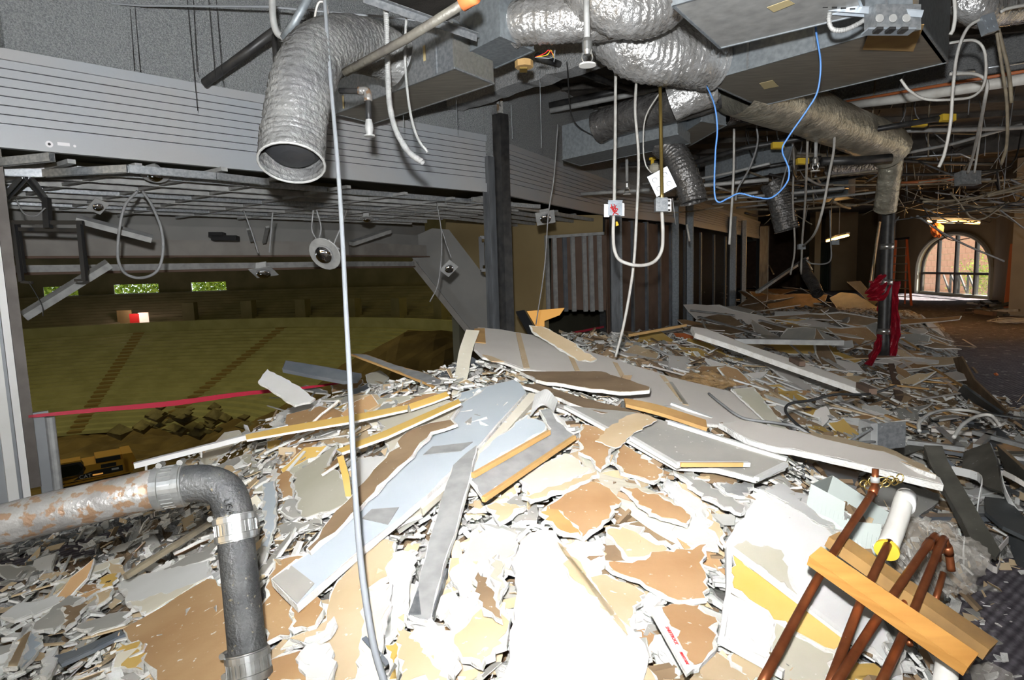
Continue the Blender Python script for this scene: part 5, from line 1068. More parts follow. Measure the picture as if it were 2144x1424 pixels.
plate([(1860, 761), (1872, 761), (1893, 826), (1884, 845), (1876, 840)], [zd(1860, 761, .25), zd(1872, 761, .25), zd(1893, 826, .2), zd(1884, 845, .2)], 'brown_board', 'brown grey stud lying away from the foot of the black pipe stand', 'stud', 'brown_stud')
plate([(1892, 853), (1998, 888), (1952, 894), (1890, 874)], [zd(1892, 853, .2), zd(1998, 888, .12), zd(1952, 894, .1), zd(1890, 874, .12)], 'slate_plastic', 'flat slate coloured board behind the galvanised box', 'board', 'black_board')
plate([(1900, 845), (2000, 850), (2080, 905), (2040, 925), (1960, 885)], [zd(1900, 845, .08), zd(2000, 850, .08), zd(2080, 905, .1), zd(1960, 885, .08)], 'steel_blue', 'large dark grey sheet under the bent white conduit', 'board', 'dark_sheet')
plate([(2018, 945), (2072, 926), (2086, 960), (2098, 1030), (2062, 1018), (2013, 985)], [zd(2018, 945, .30), zd(2072, 926, .38), zd(2098, 1030, .3), zd(2013, 985, .22)], 'dark_channel', 'wide dark bent sheet in the middle of the right hand channels', 'board', 'dark_sheet')
plate([(2062, 1040), (2110, 1045), (2144, 1082), (2160, 1130), (2100, 1102), (2064, 1072)], [zd(2062, 1040, .3), zd(2144, 1082, .25), zd(2160, 1130, .22), zd(2064, 1072, .2)], 'slate_plastic', 'glossy black curved sheet at the right picture edge', 'board', 'black_board')
plate([(2097, 1102), (2160, 1130), (2160, 1195), (2128, 1182)], [zd(2097, 1102, .12), zd(2160, 1130, .18), zd(2128, 1182, .04), zd(2160, 1195, .04)], 'slate_plastic', 'black board corner touching the carpet at the right picture edge', 'board', 'black_board')
plate([(2085, 930), (2150, 990), (2150, 1030), (2105, 990)], [zd(2085, 930, .35), zd(2150, 990, .35), zd(2150, 1030, .2), zd(2105, 990, .28)], 'dark_channel', 'dark board beside the upper right bent stud', 'board', 'dark_sheet')
plate([(2010, 905), (2090, 895), (2150, 950), (2150, 985), (2070, 930)], [zd(2010, 905, .12), zd(2090, 895, .15), zd(2150, 950, .2), zd(2070, 930, .15)], 'steel_blue', 'dark sheet behind the bent studs at the right picture edge', 'board', 'dark_sheet')
plate([(1835, 950), (1930, 925), (1935, 940), (1850, 965)], [zd(1835, 950, .3), zd(1930, 925, .3), zd(1850, 965, .26)], 'dark_channel', 'dark bar just under the galvanised box', 'bar', 'dark_bar')
plate([(1945, 965), (1978, 955), (2000, 975), (1985, 990)], [zd(1945, 965, .2), zd(2000, 975, .2), zd(1985, 990, .15)], 'steel_blue', 'rounded dark plate end left of the wide dark bent sheet', 'board', 'dark_sheet')
def path3(L_): return [np.array(onz(x, y, z)) for x, y, z in L_]
def bent(name, L_, w, m, label, cat='stud'):
    P = path3(L_); ribbonL = [p+V3(0, 0, w/2) for p in P]; ribbonR = [p-V3(0, 0, w/2) for p in P]
    return ribbon(name, ribbonL, ribbonR, m, 0.006, 3, label=label, cat=cat)
bent('bent_stud', [(1992, 984, .36), (2046, 998, .36), (2054, 1022, .33), (2048, 1068, .22)], 0.05, 'white_paint', 'pale bent stud bridging the gap beside the longest dark channel')
bent('bent_stud', [(2095, 992, .34), (2100, 1020, .3), (2112, 1048, .25), (2130, 1072, .2)], 0.04, 'white_paint', 'pale bent stud hanging down the right hand dark sheets')
bent('bent_stud', [(2100, 990, .40), (2125, 1003, .40), (2150, 1018, .38)], 0.03, 'pinkish_white_paint', 'pale strip running right from the hanging bent stud')
bent('bent_stud', [(2022, 1120, .2), (2018, 1160, .1), (2016, 1190, .02)], 0.05, 'white_paint', 'short pale stud leg under the tip of the longest dark channel')
bent('bent_stud', [(2112, 1130, .12), (2085, 1160, .08), (2060, 1175, .03), (2088, 1195, .02), (2092, 1165, .05)], 0.035, 'pinkish_white_paint', 'folded pale strip on the carpet below the dark channel tip')
dcl = ['dark twisted channel piece', 'thin dark metal strip', 'short black board piece']
for k in range(42):
    px = rnd.uniform(1860, 2150); py = rnd.uniform(860, 1120) if px > 2000 else rnd.uniform(860, 960)
    p = onz(px, py, rnd.uniform(0.06, 0.26)); a = rnd.gauss(0.75, 0.7); d = V3(math.cos(-a), math.sin(-a), rnd.uniform(-0.12, 0.12)); L_ = rnd.uniform(0.15, 0.5)
    m, lb = rnd.choice([('dark_channel', dcl[0]), ('slate_plastic', dcl[2]), ('dusty_steel', 'grey metal strip'), ('steel_blue', dcl[1]), ('white_paint', 'pale metal strip')])
    zn = 'behind the galvanised box' if px < 1960 else ('between the dark channels' if py < 1000 else 'under the dark channels by the carpet')
    obj('channel_piece', channel(p-d*L_/2, p+d*L_/2, rnd.uniform(0.03, 0.08), 0.025) if rnd.random() < 0.6 else bar(p-d*L_/2, p+d*L_/2, rnd.uniform(0.03, 0.09), 0.01), m, label='%s %s' % (lb, zn), cat='channel', group='%ss %s' % (lb, zn))
for x0, y0, x1, y1, z, m, lb in ((1900, 925, 2020, 940, .32, 'dusty_steel', 'long grey conduit lying right of the galvanised box'), (2040, 905, 2150, 935, .3, 'dusty_steel', 'grey angle bar running off the right picture edge'), (2045, 935, 2078, 905, .3, 'dusty_steel', 'short grey bar crossing the grey angle bar'), (1950, 900, 2035, 908, .2, 'pinkish_white_paint', 'thin pale slat behind the bent white conduit')):
    obj('metal_bar', bar(onz(x0, y0, z), onz(x1, y1, z), 0.045, 0.03), m, label=lb, cat='bar')
# galvanised electrical box in the heap
gb = empty('electrical_box', onz(1866, 942, 0.25), 'square galvanised electrical box standing in the right heap', 'box')
gc = at(1866, 912, 3.45)
gx = unit(V3(1, 0.12, 0.02)); gy = unit(np.cross(V3(0, 0, 1), gx)); gz = np.cross(gx, gy)
obj('box_face', box(gc, gx*0.085, gy*0.004, gz*0.075), 'galvanised', gb)
obj('box_side', box(gc-gx*0.105+gy*0.05, gx*0.02, gy*0.05, gz*0.078), 'dusty_steel', gb)
for s in (-0.05, 0.05): obj('connector', lathe(gc-gx*0.125+gz*s, -gx, [(0, 0.012), (0.03, 0.012), (0.03, 0.009), (0.05, 0.009)], 10), 'clamp_steel', gb)
for sx, sz in ((-0.06, 0.055), (0.06, 0.055), (0.06, -0.055), (-0.06, -0.055)): obj('screw', lathe(gc+gx*sx+gz*sz-gy*0.004, -gy, [(0, 0.004), (0.002, 0.003)], 8), 'dusty_steel', gb)
def cable(name, P, r, m, label, cat='cable', seg=6, n=8, parent=None, **kw):
    Q = [at(*p) if not isinstance(p, np.ndarray) else p for p in P]
    return obj(name, tube(Q, r, seg, n), m, parent, smooth=True, label=label, cat=cat, **kw)
cable('flexible_conduit', [(1484, 824, 3.95), (1510, 845, 3.75), (1555, 875, 3.55), (1620, 885, 3.5), (1665, 893, 3.4), (1700, 912, 3.35), (1740, 925, 3.3), (1775, 925, 3.3), (1800, 912, 3.35), (1826, 898, 3.42)], 0.008, 'grey_cable', 'grey flexible conduit curving over the big pale sheet to the galvanised box')
cable('flexible_conduit', [(1735, 923, 3.3), (1790, 926, 3.35), (1832, 925, 3.42)], 0.007, 'grey_cable', 'short lower conduit entering the galvanised box')
cable('flexible_conduit', [(1700, 912, 3.35), (1670, 890, 3.5), (1645, 862, 3.7), (1655, 845, 3.8), (1700, 838, 3.9), (1750, 826, 4.1), (1820, 825, 4.3), (1876, 808, 4.6)], 0.009, 'black_cable', 'dark cable looping over the gypsum dust in the right heap')
cable('bent_conduit', [(1925, 903, 3.6), (1925, 885, 3.7), (1950, 865, 3.9), (1990, 858, 4.1), (2040, 862, 4.0), (2070, 877, 3.8), (2085, 890, 3.7)], 0.011, 'white_cable', 'bent pale conduit arching over the dark sheets, upper one')
cable('bent_conduit', [(1997, 916, 3.5), (2015, 890, 3.6), (2045, 872, 3.7), (2075, 870, 3.7), (2095, 892, 3.6)], 0.011, 'white_cable', 'bent pale conduit arching over the dark sheets, lower one')
cable('loose_wire', [(1510, 912, 3.2), (1545, 935, 3.1), (1590, 955, 3.0)], 0.003, 'wire_grey', 'thin wire in the dark gap below the long narrow grey board')

# ================================================================ foreground: black pipe with elbow
pp = empty('drain_pipe', onmound(520, 1424), 'black cast iron drain pipe with an elbow and steel clamps in the near left', 'pipe')
hp = [at(-60, 1118, 1.62), at(100, 1075, 1.66), at(330, 1022, 1.74)]
obj('horizontal_pipe', tube(hp, 0.056, 28, 6), 'old_pipe', pp, smooth=True, label='rust stained horizontal pipe length')
EL = [at(330, 1022, 1.74), at(385, 1014, 1.755), at(430, 1012, 1.76), at(470, 1028, 1.76), at(488, 1068, 1.755), at(492, 1110, 1.745)]
obj('elbow', tube(EL, 0.052, 28, 8), 'cast_iron', pp, smooth=True)
vp_ = [at(491, 1100, 1.745), at(507, 1250, 1.70), at(524, 1424, 1.64), at(532, 1500, 1.6)]
obj('upright_pipe', tube(vp_, 0.049, 28, 6), 'cast_iron', pp, smooth=True)
ee = unit(at(485, 1040, 1.7)-at(425, 1000, 1.7))
text('USA', 0.028, 'cast_iron', at(478, 1062, 1.69), unit(at(482, 1080, 1.7)-at(470, 1040, 1.7)), unit(at(500, 1050, 1.7)-at(470, 1058, 1.7)), 'cast_lettering', pp, 0.002)
def clamp(p, q, r, bolts):
    p = np.array(p); q = np.array(q); ax = unit(q-p); L_ = np.linalg.norm(q-p)
    o = obj('coupling', lathe(p, ax, [(0, r), (L_, r)], 32), 'clamp_steel', pp, smooth=False)
    for h in (0.16, 0.84):
        obj('band', lathe(p+ax*L_*(h-0.12), ax, [(0, r+0.001), (0.001, r+0.004), (L_*0.22, r+0.004), (L_*0.23, r+0.001)], 32), 'clamp_steel', o)
        obj('worm_screw', tube([p+ax*L_*h+bolts*(r+0.008)-np.cross(ax, bolts)*0.016, p+ax*L_*h+bolts*(r+0.008)+np.cross(ax, bolts)*0.016], 0.0085, 10, 1), 'clamp_steel', o)
    ridges = []
    for k in range(26):
        t = 2*math.pi*k/26; s = np.cross(ax, V3(0.3, 0.2, 1)); s = unit(s); t2 = np.cross(ax, s); dirn = math.cos(t)*s+math.sin(t)*t2
        ridges.append(bar(p+ax*L_*0.3+dirn*(r+0.0005), p+ax*L_*0.7+dirn*(r+0.0005), 0.004, 0.003, dirn))
    obj('corrugation', join(*ridges), 'clamp_steel', o)
clamp(at(326, 1024, 1.74), at(390, 1014, 1.755), 0.0585, _iu)
clamp(at(490, 1078, 1.75), at(496, 1132, 1.735), 0.0545, -_ir)
clamp(at(517, 1362, 1.655), at(524, 1424, 1.64), 0.0545, -_ir)
# grey fireproofing ledge below the pipe with dark slots
lg = empty('fireproofed_ledge', onz(150, 1150, 0.0), 'flaky grey fireproofed ledge in the shadow below the horizontal pipe', 'ledge')
lp0, lp1 = A-dAB*1.2, A+dAB*1.7; ln_ = -left_n(A, B)
LV = []; LF = []
NU, NV = 90, 22
for i in range(NU):
    for j in range(NV):
        u, v = i/(NU-1), j/(NV-1); p = lp0+(lp1-lp0)*u+ln_*(0.04+v*0.55); h = 0.10*(1-v**3)*(1-0.5*u)
        LV.append(p+V3(0, 0, h+0.03*mn.noise(Vector((p[0]*14, p[1]*14, 0)))+0.014*mn.noise(Vector((p[0]*45, p[1]*45, 3)))))
for i in range(NU-1):
    for j in range(NV-1): LF.append((i*NV+j, i*NV+j+1, (i+1)*NV+j+1, (i+1)*NV+j))
mat('fireproofing', (0.32, 0.32, 0.31), 1.0, c2=(0.17, 0.17, 0.165), sc=30, bump=1.0, bsc=110)
obj('crust', (np.array(LV), LF), 'fireproofing', lg)
for s in (0.15, 0.62): obj('dark_slot', box(A+dAB*s+ln_*0.16+V3(0, 0, 0.115), dAB*0.15, ln_*0.05, (0, 0, 0.012)), 'black_iron', lg)
for s in (-0.55, -0.15): obj('seam', box(A+dAB*s+ln_*0.30+V3(0, 0, 0.10), dAB*0.012, ln_*0.24, (0, 0, 0.014)), 'steel_blue', lg)
# red caution tape
rt = ribbon('caution_tape', [onv(x, y, A, B)-left_n(A, B)*0.03 for x, y in ((58, 868), (200, 853), (360, 838), (500, 820), (640, 808), (735, 795))], [onv(x, y, A, B)-left_n(A, B)*0.03 for x, y in ((58, 874), (200, 862), (360, 849), (500, 829), (640, 813), (735, 799))], 'red_tape', 0.002, label='red caution tape stretched across the big left opening', cat='tape')
ribbon('caution_tape', [onv(x, y, B, D)-left_n(A, B)*0.03 for x, y in ((1185, 697), (1262, 682))], [onv(x, y, B, D)-left_n(A, B)*0.03 for x, y in ((1185, 702), (1262, 686))], 'red_tape', 0.002, label='short red tape across the opening left of the wide steel column', cat='tape')
bx = plate([(1080, 652), (1098, 649), (1125, 697), (1108, 702)], [(1080, 652, 8), (1098, 649, 8), (1125, 697, 7.8)], 'black_plastic', 'black rectangular tube leaning behind the black post', 'tube', 'black_tube', 0.05)
mw_ = obj('glowing_panel', prism([at(x, y, 10.2) for x, y in ((1103, 652), (1182, 645), (1172, 660), (1140, 672), (1140, 684), (1122, 684))], V3(0, -1, 0), 0.05), 'mustard', label='glowing orange panel standing for a warm lit opening behind the rubble, right of the black post', cat='opening')
MATS['mustard'].node_tree.nodes['Principled BSDF'].inputs['Emission Color'].default_value = (1, 0.45, 0.1, 1); MATS['mustard'].node_tree.nodes['Principled BSDF'].inputs['Emission Strength'].default_value = 0.5  # mustard made to glow, standing in for warm light in the opening

# ---- copper pipes carried by two planks
def cpipe(L_, r, label, fit=()):
    t = empty('copper_pipe', at(*L_[-1]), label, 'pipe'); Q = [at(*p) for p in L_]
    obj('pipe_run', tube(Q, r, 16, 6 if len(L_) > 2 else 1), 'copper', t, smooth=True)
    for a, b in fit: obj('fitting', tube([at(*a), at(*b)], r*1.22, 16, 1), 'copper', t, smooth=True)
    return t
c1 = cpipe([(1590, 1440, 1.38), (1722, 1195, 1.72), (1832, 1024, 2.02)], 0.0115, 'leftmost long copper pipe rising to a small upright stub', [((1826, 1034, 2.0), (1833, 1018, 2.02))])
obj('upright_stub', tube([at(1831, 1022, 2.02), at(1833, 982, 2.02)], 0.0105, 14, 1), 'copper', c1, smooth=True)
obj('collar', tube([at(1832, 1010, 2.02), at(1832, 998, 2.02)], 0.014, 14, 1), 'dusty_steel', c1, smooth=True)
c2_ = cpipe([(1735, 1440, 1.40), (1805, 1255, 1.62), (1862, 1135, 1.82)], 0.0115, 'second copper pipe from the left, its end inside the white sleeve')
cpipe([(1745, 1440, 1.38), (1840, 1290, 1.58), (1950, 1132, 1.85), (1957, 1134, 1.86), (1962, 1152, 1.88), (1962, 1175, 1.88)], 0.0115, 'copper pipe with a return bend, left of the two hooked ones', [((1940, 1146, 1.83), (1949, 1133, 1.85)), ((1960, 1140, 1.86), (1962, 1155, 1.88))])
cpipe([(1840, 1440, 1.40), (1900, 1310, 1.58), (1970, 1140, 1.84), (1979, 1137, 1.86), (1986, 1155, 1.88), (1992, 1195, 1.88)], 0.0115, 'copper pipe with a return bend, right of the two hooked ones', [((1965, 1152, 1.83), (1971, 1139, 1.85)), ((1983, 1144, 1.87), (1987, 1160, 1.88))])
cpipe([(1975, 1200, 1.84), (1952, 1280, 1.78)], 0.009, 'thin copper pipe stub on the clear plastic')
cpipe([(1995, 1290, 1.72), (1990, 1318, 1.69)], 0.010, 'short copper stub at the lower right of the planks')
cpipe([(1905, 1235, 1.74), (1893, 1270, 1.70), (1905, 1350, 1.58)], 0.008, 'short dark copper pipe between the planks')
wk = empty('pine_plank', at(1865, 1262, 1.66), 'bright new pine plank laid across the copper pipes', 'plank')
wk0, wk1 = at(1704, 1163, 1.70), at(2033, 1392, 1.42)
obj('board', bar(wk0, wk1, 0.056, 0.034, unit(np.cross(wk1-wk0, at(1800, 1424, 1.4)-wk0)*1.0)), 'pine', wk)
ow0, ow1 = at(1742, 1128, 1.90), at(2074, 1362, 1.58)
ok_ = obj('old_plank', bar(ow0, ow1, 0.065, 0.036, unit(np.cross(ow1-ow0, at(1800, 1424, 1.4)-ow0)*1.0)), 'old_wood', label='older weathered plank behind the copper pipes', cat='plank')
wf = empty('insulated_sleeve', at(1865, 1150, 1.80), 'white insulation sleeve with yellow foam ends around a copper pipe', 'pipe insulation')
obj('sleeve', tube([at(1856, 1152, 1.82), at(1880, 1090, 1.93), at(1890, 1055, 2.0), at(1897, 1037, 2.04)], 0.029, 20, 6), 'white_plastic', wf, smooth=True)
axs = unit(at(1856, 1152, 1.82)-at(1880, 1090, 1.93)); axe = unit(at(1897, 1037, 2.04)-at(1890, 1055, 2.0))
obj('foam_ring', lathe(at(1858, 1149, 1.825), axs, [(0, 0.033), (0.012, 0.034), (0.013, 0.016)], 20), 'foam_yellow', wf)
obj('foam_ring', lathe(at(1897, 1037, 2.04), axe, [(0, 0.026), (0.003, 0.026), (0.003, 0.012)], 20), 'foam_yellow', wf)
obj('jacket_end', tube([at(1893, 1062, 1.99), at(1898, 1040, 2.03)], 0.031, 20, 1), 'white_enamel', wf, smooth=True)
# white pvc pipe end under the pine plank
obj('plastic_pipe', tube([at(1985, 1360, 1.62), at(1978, 1440, 1.5)], 0.026, 18, 1), 'white_plastic', smooth=True, label='white plastic pipe end under the lower end of the pine plank', cat='pipe')
obj('plastic_disc', prism([at(x, y, 1.75) for x, y in ((2030, 1395), (2070, 1385), (2120, 1410), (2130, 1440), (2040, 1440))], V3(0, -0.4, 0.9), 0.004), 'clear_film', label='clear plastic sheet corner at the bottom right on the carpet', cat='plastic sheet')
# brass chain by the stub
for k in range(9):
    x = 1808+k*9.5; y = 1012-k*1.3+(6 if k % 2 else 0); c = at(x, y, 2.05); r = 0.012
    aa = k*0.9; t1 = unit(V3(math.cos(aa), 0.3, math.sin(aa))); t2 = unit(np.cross(t1, V3(0.2, 1, 0.1)))
    if k == 0: chn = empty('brass_chain', at(1840, 1015, 2.05), 'small brass chain beside the copper stub', 'chain')
    obj('link', tube([c+t1*r*1.3*math.cos(u)+t2*r*math.sin(u) for u in np.linspace(0, 2*math.pi, 13)], 0.0022, 6, 1), 'brass', chn, smooth=True)
for k in range(7):
    x = 1494+k*3.2; y = 712-k*1.0+(4 if k % 2 else 0); c = at(x, y, 6.3); r = 0.03; aa = k*0.9; t1 = unit(V3(math.cos(aa), 0.3, math.sin(aa))); t2 = unit(np.cross(t1, V3(0.2, 1, 0.1)))
    if k == 0: chn = empty('brass_chain', at(1500, 715, 6.3), 'small brass chain lying on the crest beside the yellow strip', 'chain')
    obj('link', tube([c+t1*r*1.3*math.cos(u)+t2*r*math.sin(u) for u in np.linspace(0, 2*math.pi, 11)], 0.005, 6, 1), 'brass', chn, smooth=True)
# ---- pale green metal trough
tr = empty('metal_trough', at(1770, 1160, 2.3), 'pale green ribbed metal light trough in the lower right of the heap', 'trough')
T0, T1 = at(1744, 996, 2.75), at(1873, 1081, 2.62); M0, M1 = at(1728, 1046, 2.68), at(1853, 1132, 2.55); B0, B1 = at(1700, 1014, 2.50), at(1846, 1098, 2.36); C0, C1 = at(1689, 1066, 2.45), at(1836, 1168, 2.30)
qn = lambda a, b, c: unit(np.cross(b-a, c-a))
def quad(nm, a, b, c, d, m='pale_green_metal', th=0.004):
    n_ = qn(a, b, c); n_ = n_ if np.dot(n_, CAM-a) > 0 else -n_
    return obj(nm, prism([a, b, c, d], n_, th), m, tr)
quad('back_wall', T0, T1, M1, M0); quad('bottom', M0, M1, C1, C0); quad('end_cap', T0, M0, C0, B0)
quad('front_wall', B0, at(1770, 1052, 2.43), at(1762, 1118, 2.37), C0)
quad('front_wall', at(1740, 1086, 2.40), B1, C1, C0)
for k in range(17):
    t = (k+0.5)/17; a = C0+(C1-C0)*t; b = (B0+(B1-B0)*t)*0.55+a*0.45; n_ = qn(B0, B1, C1); n_ = n_ if np.dot(n_, CAM-a) > 0 else -n_
    obj('rib', bar(a+n_*0.004, b+n_*0.004, 0.006, 0.003, n_), 'pale_green_metal', tr)
# board near trough
hero([(1790, 1025), (1840, 1015), (1880, 1010), (1968, 1035), (1965, 1052), (1918, 1084), (1905, 1083), (1830, 1058)], GR, 'grey boxed board lying behind the white insulation sleeve', depths=[zd(1790, 1025, .34), zd(1968, 1035, .22), zd(1918, 1084, .2), zd(1830, 1058, .3)], th=0.05, margin=0.002, jag=0.001, core='white_paint')
hero([(1905, 1002), (1968, 1010), (1985, 1048), (1940, 1030)], BR, 'brown board under the end of the long narrow grey board', depths=[zd(1905, 1002, .2), zd(1968, 1010, .2), zd(1985, 1048, .15)])
# ---- clear plastic bag
def blob(name, px, py, d, rx, ry, rz, m, label, cat, seed, parts=26):
    c = at(px, py, d); V = []; Fc = []
    for i in range(parts+1):
        for j in range(parts*2):
            t = math.pi*i/parts; p_ = math.pi*j/parts; v = V3(math.sin(t)*math.cos(p_), math.sin(t)*math.sin(p_), math.cos(t))
            k = 1+0.32*mn.noise(Vector(v*2.2)+Vector((seed, 0, 0)))+0.16*mn.noise(Vector(v*6)+Vector((0, seed, 0)))+0.08*abs(mn.noise(Vector(v*14)))
            V.append(c+V3(v[0]*rx, v[1]*ry, v[2]*rz)*k)
    w = parts*2
    for i in range(parts):
        for j in range(w): Fc.append((i*w+j, i*w+(j+1) % w, (i+1)*w+(j+1) % w, (i+1)*w+j))
    return obj(name, (V, Fc), m, label=label, cat=cat, smooth=False)
blob('plastic_bag', 1945, 1165, 2.28, 0.17, 0.16, 0.12, 'clear_film', 'crumpled clear plastic bag behind the hooked copper pipes', 'bag', 3)
blob('amber_bag', 1478, 800, 4.5, 0.17, 0.14, 0.07, 'amber_film', 'crumpled amber plastic bag on the upper edge of the big pale sheet', 'bag', 8)
hero([(1580, 1022), (1690, 1035), (1720, 1060), (1640, 1052)], 'white_paint', 'white sheet scrap behind the large white sheet', off=0.05)
for k in range(8):
    x = rnd.uniform(1960, 2040); y = rnd.uniform(1090, 1200)
    obj('glass_shard', prism([onz(x+dx, y+dy, 0.015+rnd.random()*0.02) for dx, dy in ((0, 0), (rnd.uniform(15, 35), rnd.uniform(-10, 6)), (rnd.uniform(15, 35), rnd.uniform(12, 30)), (rnd.uniform(-8, 5), rnd.uniform(10, 30)))], V3(0, 0, 1), 0.004), 'clear_film', label='clear plastic shard on the dusty carpet by the dark channels', cat='shard', group='clear plastic shards on the carpet')
obj('orange_cap', rock(onz(2085, 785, 0.03), 0.03, 'orange_cloth', 'tmp').data and abox(0, .01, 0, .01, 0, .01), 'orange_cloth') if False else rock(onz(2086, 784, 0.02), 0.035, 'orange_cloth', 'orange_plug', label='tiny bright orange cap on the carpet right of the heap', cat='cap')

# ================================================================ overhead: ducts
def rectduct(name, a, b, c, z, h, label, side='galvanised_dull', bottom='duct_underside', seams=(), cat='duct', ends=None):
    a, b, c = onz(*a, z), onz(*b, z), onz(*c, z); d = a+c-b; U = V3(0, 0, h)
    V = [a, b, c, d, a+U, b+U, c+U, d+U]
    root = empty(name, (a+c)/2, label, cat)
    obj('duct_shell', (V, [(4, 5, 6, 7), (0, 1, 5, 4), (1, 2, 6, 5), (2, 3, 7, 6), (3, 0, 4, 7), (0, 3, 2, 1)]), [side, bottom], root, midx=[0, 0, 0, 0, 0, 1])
    for p, q in ((a, b), (b, c), (c, d), (d, a)):
        obj('flange_edge', bar(p, q, 0.012, 0.012), side, root)
    ed = {'ab': (a, b), 'bc': (b, c), 'cd': (c, d), 'da': (d, a)}
    for e, t in seams:
        p, q = ed[e]; m = p+(q-p)*t; nrm = unit(np.cross(q-p, (0, 0, 1)))
        if np.dot(nrm, m-(a+c)/2) < 0: nrm = -nrm
        obj('seam', box(m+U/2+nrm*0.004, unit(q-p)*0.008, nrm*0.006, U/2), 'galvanised', root)
    return root, (a, b, c, d, U)
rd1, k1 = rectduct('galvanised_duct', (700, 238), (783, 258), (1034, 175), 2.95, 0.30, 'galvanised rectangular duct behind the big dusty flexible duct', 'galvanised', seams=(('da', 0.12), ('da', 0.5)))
a, b, c, d, U = k1
obj('open_end', prism([c+V3(0, 0, .01), d+V3(0, 0, .01), d+U*0.95, c+U*0.95], unit(c-b), 0.012), 'fireproofing' if False else 'cream_paper', rd1)
for t, h in ((0.2, 0.55), (0.9, 0.2)): 
    q = d+(a-d)*t+U*h; nn = unit(np.cross(a-d, (0, 0, 1))); nn = nn if np.dot(nn, CAM-q) > 0 else -nn
    obj('label_tape', box(q+nn*0.003, unit(a-d)*0.012, nn*0.001, (0, 0, 0.05)), 'tape_label', rd1)
rd2, k2 = rectduct('galvanised_duct', (966, 116), (1037, 142), (1118, 106), 3.1, 0.32, 'short galvanised duct box feeding the left silver flexible duct', 'galvanised_dull', 'galvanised_dull')
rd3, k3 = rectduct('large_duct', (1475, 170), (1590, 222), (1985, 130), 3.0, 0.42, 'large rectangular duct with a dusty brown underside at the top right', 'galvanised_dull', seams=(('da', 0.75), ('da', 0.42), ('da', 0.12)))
a, b, c, d, U = k3
obj('cardboard_patch', prism([onz(x, y, 2.985) for x, y in ((1822, 62), (1935, 52), (1912, 108), (1806, 104))], V3(0, 0, -1), 0.004), 'cardboard', rd3)
obj('label_tape', prism([onz(x, y, 2.993) for x, y in ((1590, 175), (1618, 168), (1630, 181), (1600, 187))], V3(0, 0, -1), 0.002), 'tape_label', rd3)
obj('plywood_end', prism([c+V3(0, 0, 0), d+V3(0, 0, 0), d+U, c+U], unit(c-b), 0.03), 'cardboard', rd3)
rd4, k4 = rectduct('large_duct', (1408, 10), (1508, 100), (1810, 28), 2.86, 0.40, 'large pale bottomed duct overlapping the top right one, at the picture top', 'galvanised_dull', 'dusty_steel')
obj('label_tape', prism([onz(x, y, 2.852) for x, y in ((1606, 16), (1650, 0), (1664, 8), (1620, 26))], V3(0, 0, -1), 0.002), 'tape_label', rd4)
rd5, k5 = rectduct('galvanised_duct', (1178, 334), (1215, 347), (1445, 300), 2.85, 0.36, 'galvanised duct box below the long grey insulated duct', 'galvanised_dull', 'galvanised_dull', seams=(('da', 0.3),))
rd6, k6 = rectduct('galvanised_duct', (1395, 300), (1442, 306), (1520, 262), 2.95, 0.5, 'galvanised duct section with a broken plaster corner behind the hanging conduits', 'galvanised_dull', 'duct_underside')
rd7, k7 = rectduct('galvanised_duct', (1476, 386), (1500, 398), (1668, 374), 2.95, 0.42, 'low galvanised duct far behind the hanging blue cable', 'galvanised_dull', 'black_iron', seams=(('da', 0.3), ('da', 0.6)))
rd8, k8 = rectduct('galvanised_duct', (1660, 425), (1680, 432), (1790, 415), 2.9, 0.4, 'distant galvanised duct beside the silver elbow', 'galvanised_dull', 'black_iron')
# ducts, flexible
fx = ringduct('flexible_duct', [(835, 128, 3.75), (790, 105, 3.65), (725, 92, 3.4), (668, 112, 3.15), (638, 165, 3.0), (622, 235, 2.96), (614, 295, 2.93), (611, 340, 2.885)], 0.150, 'duct_wrap', label='big dusty plastic wrapped flexible duct hanging open end down at the upper left', cat='duct', crumple=0.035)
ex_ = unit(at(611, 340, 2.885)-at(614, 295, 2.93)); ec2 = at(611, 342, 2.883)
obj('end_ring', tube([ec2+0.15*(math.cos(u)*unit(np.cross(ex_, (0, 1, 0)))+math.sin(u)*unit(np.cross(ex_, np.cross(ex_, (0, 1, 0))))) for u in np.linspace(0, 2*math.pi, 25)], 0.006, 6, 1), 'dusty_steel', fx)
obj('inner_liner', lathe(ec2-ex_*0.08, ex_, [(0, 0.13), (0.03, 0.10), (0.045, 0.05), (0.05, 0.01)], 24), 'black_plastic', fx, smooth=False)
obj('small_label', box(at(593, 115, 2.9), _ir*0.008, _f*0.002, _iu*0.008), 'sticker_white', fx)
ringduct('silver_duct', [(1078, 52, 3.95), (1110, 46, 3.9), (1180, 42, 3.85), (1260, 38, 3.85), (1330, 20, 3.9)], 0.135, 'foil', label='silver foil flexible duct running level behind the white disc sprinkler', cat='duct', amp=0.06, crumple=0.05)
ringduct('silver_duct', [(1215, -60, 3.7), (1250, -10, 3.65), (1310, 22, 3.65), (1385, 5, 3.7), (1420, -60, 3.75)], 0.16, 'foil', label='silver foil duct bending up out of the picture top', cat='duct', amp=0.06)
ringduct('silver_duct', [(1262, 20, 4.4), (1295, 75, 4.3), (1350, 110, 4.3), (1420, 118, 4.35), (1490, 130, 4.5)], 0.20, 'foil', label='large silver foil duct sweeping into the top right duct', cat='duct', amp=0.05, crumple=0.07)
ringduct('silver_duct', [(1330, -40, 4.3), (1380, 20, 4.3), (1420, 60, 4.4), (1470, 90, 4.6)], 0.15, 'foil', label='silver duct filling the corner above the sweeping one', cat='duct')
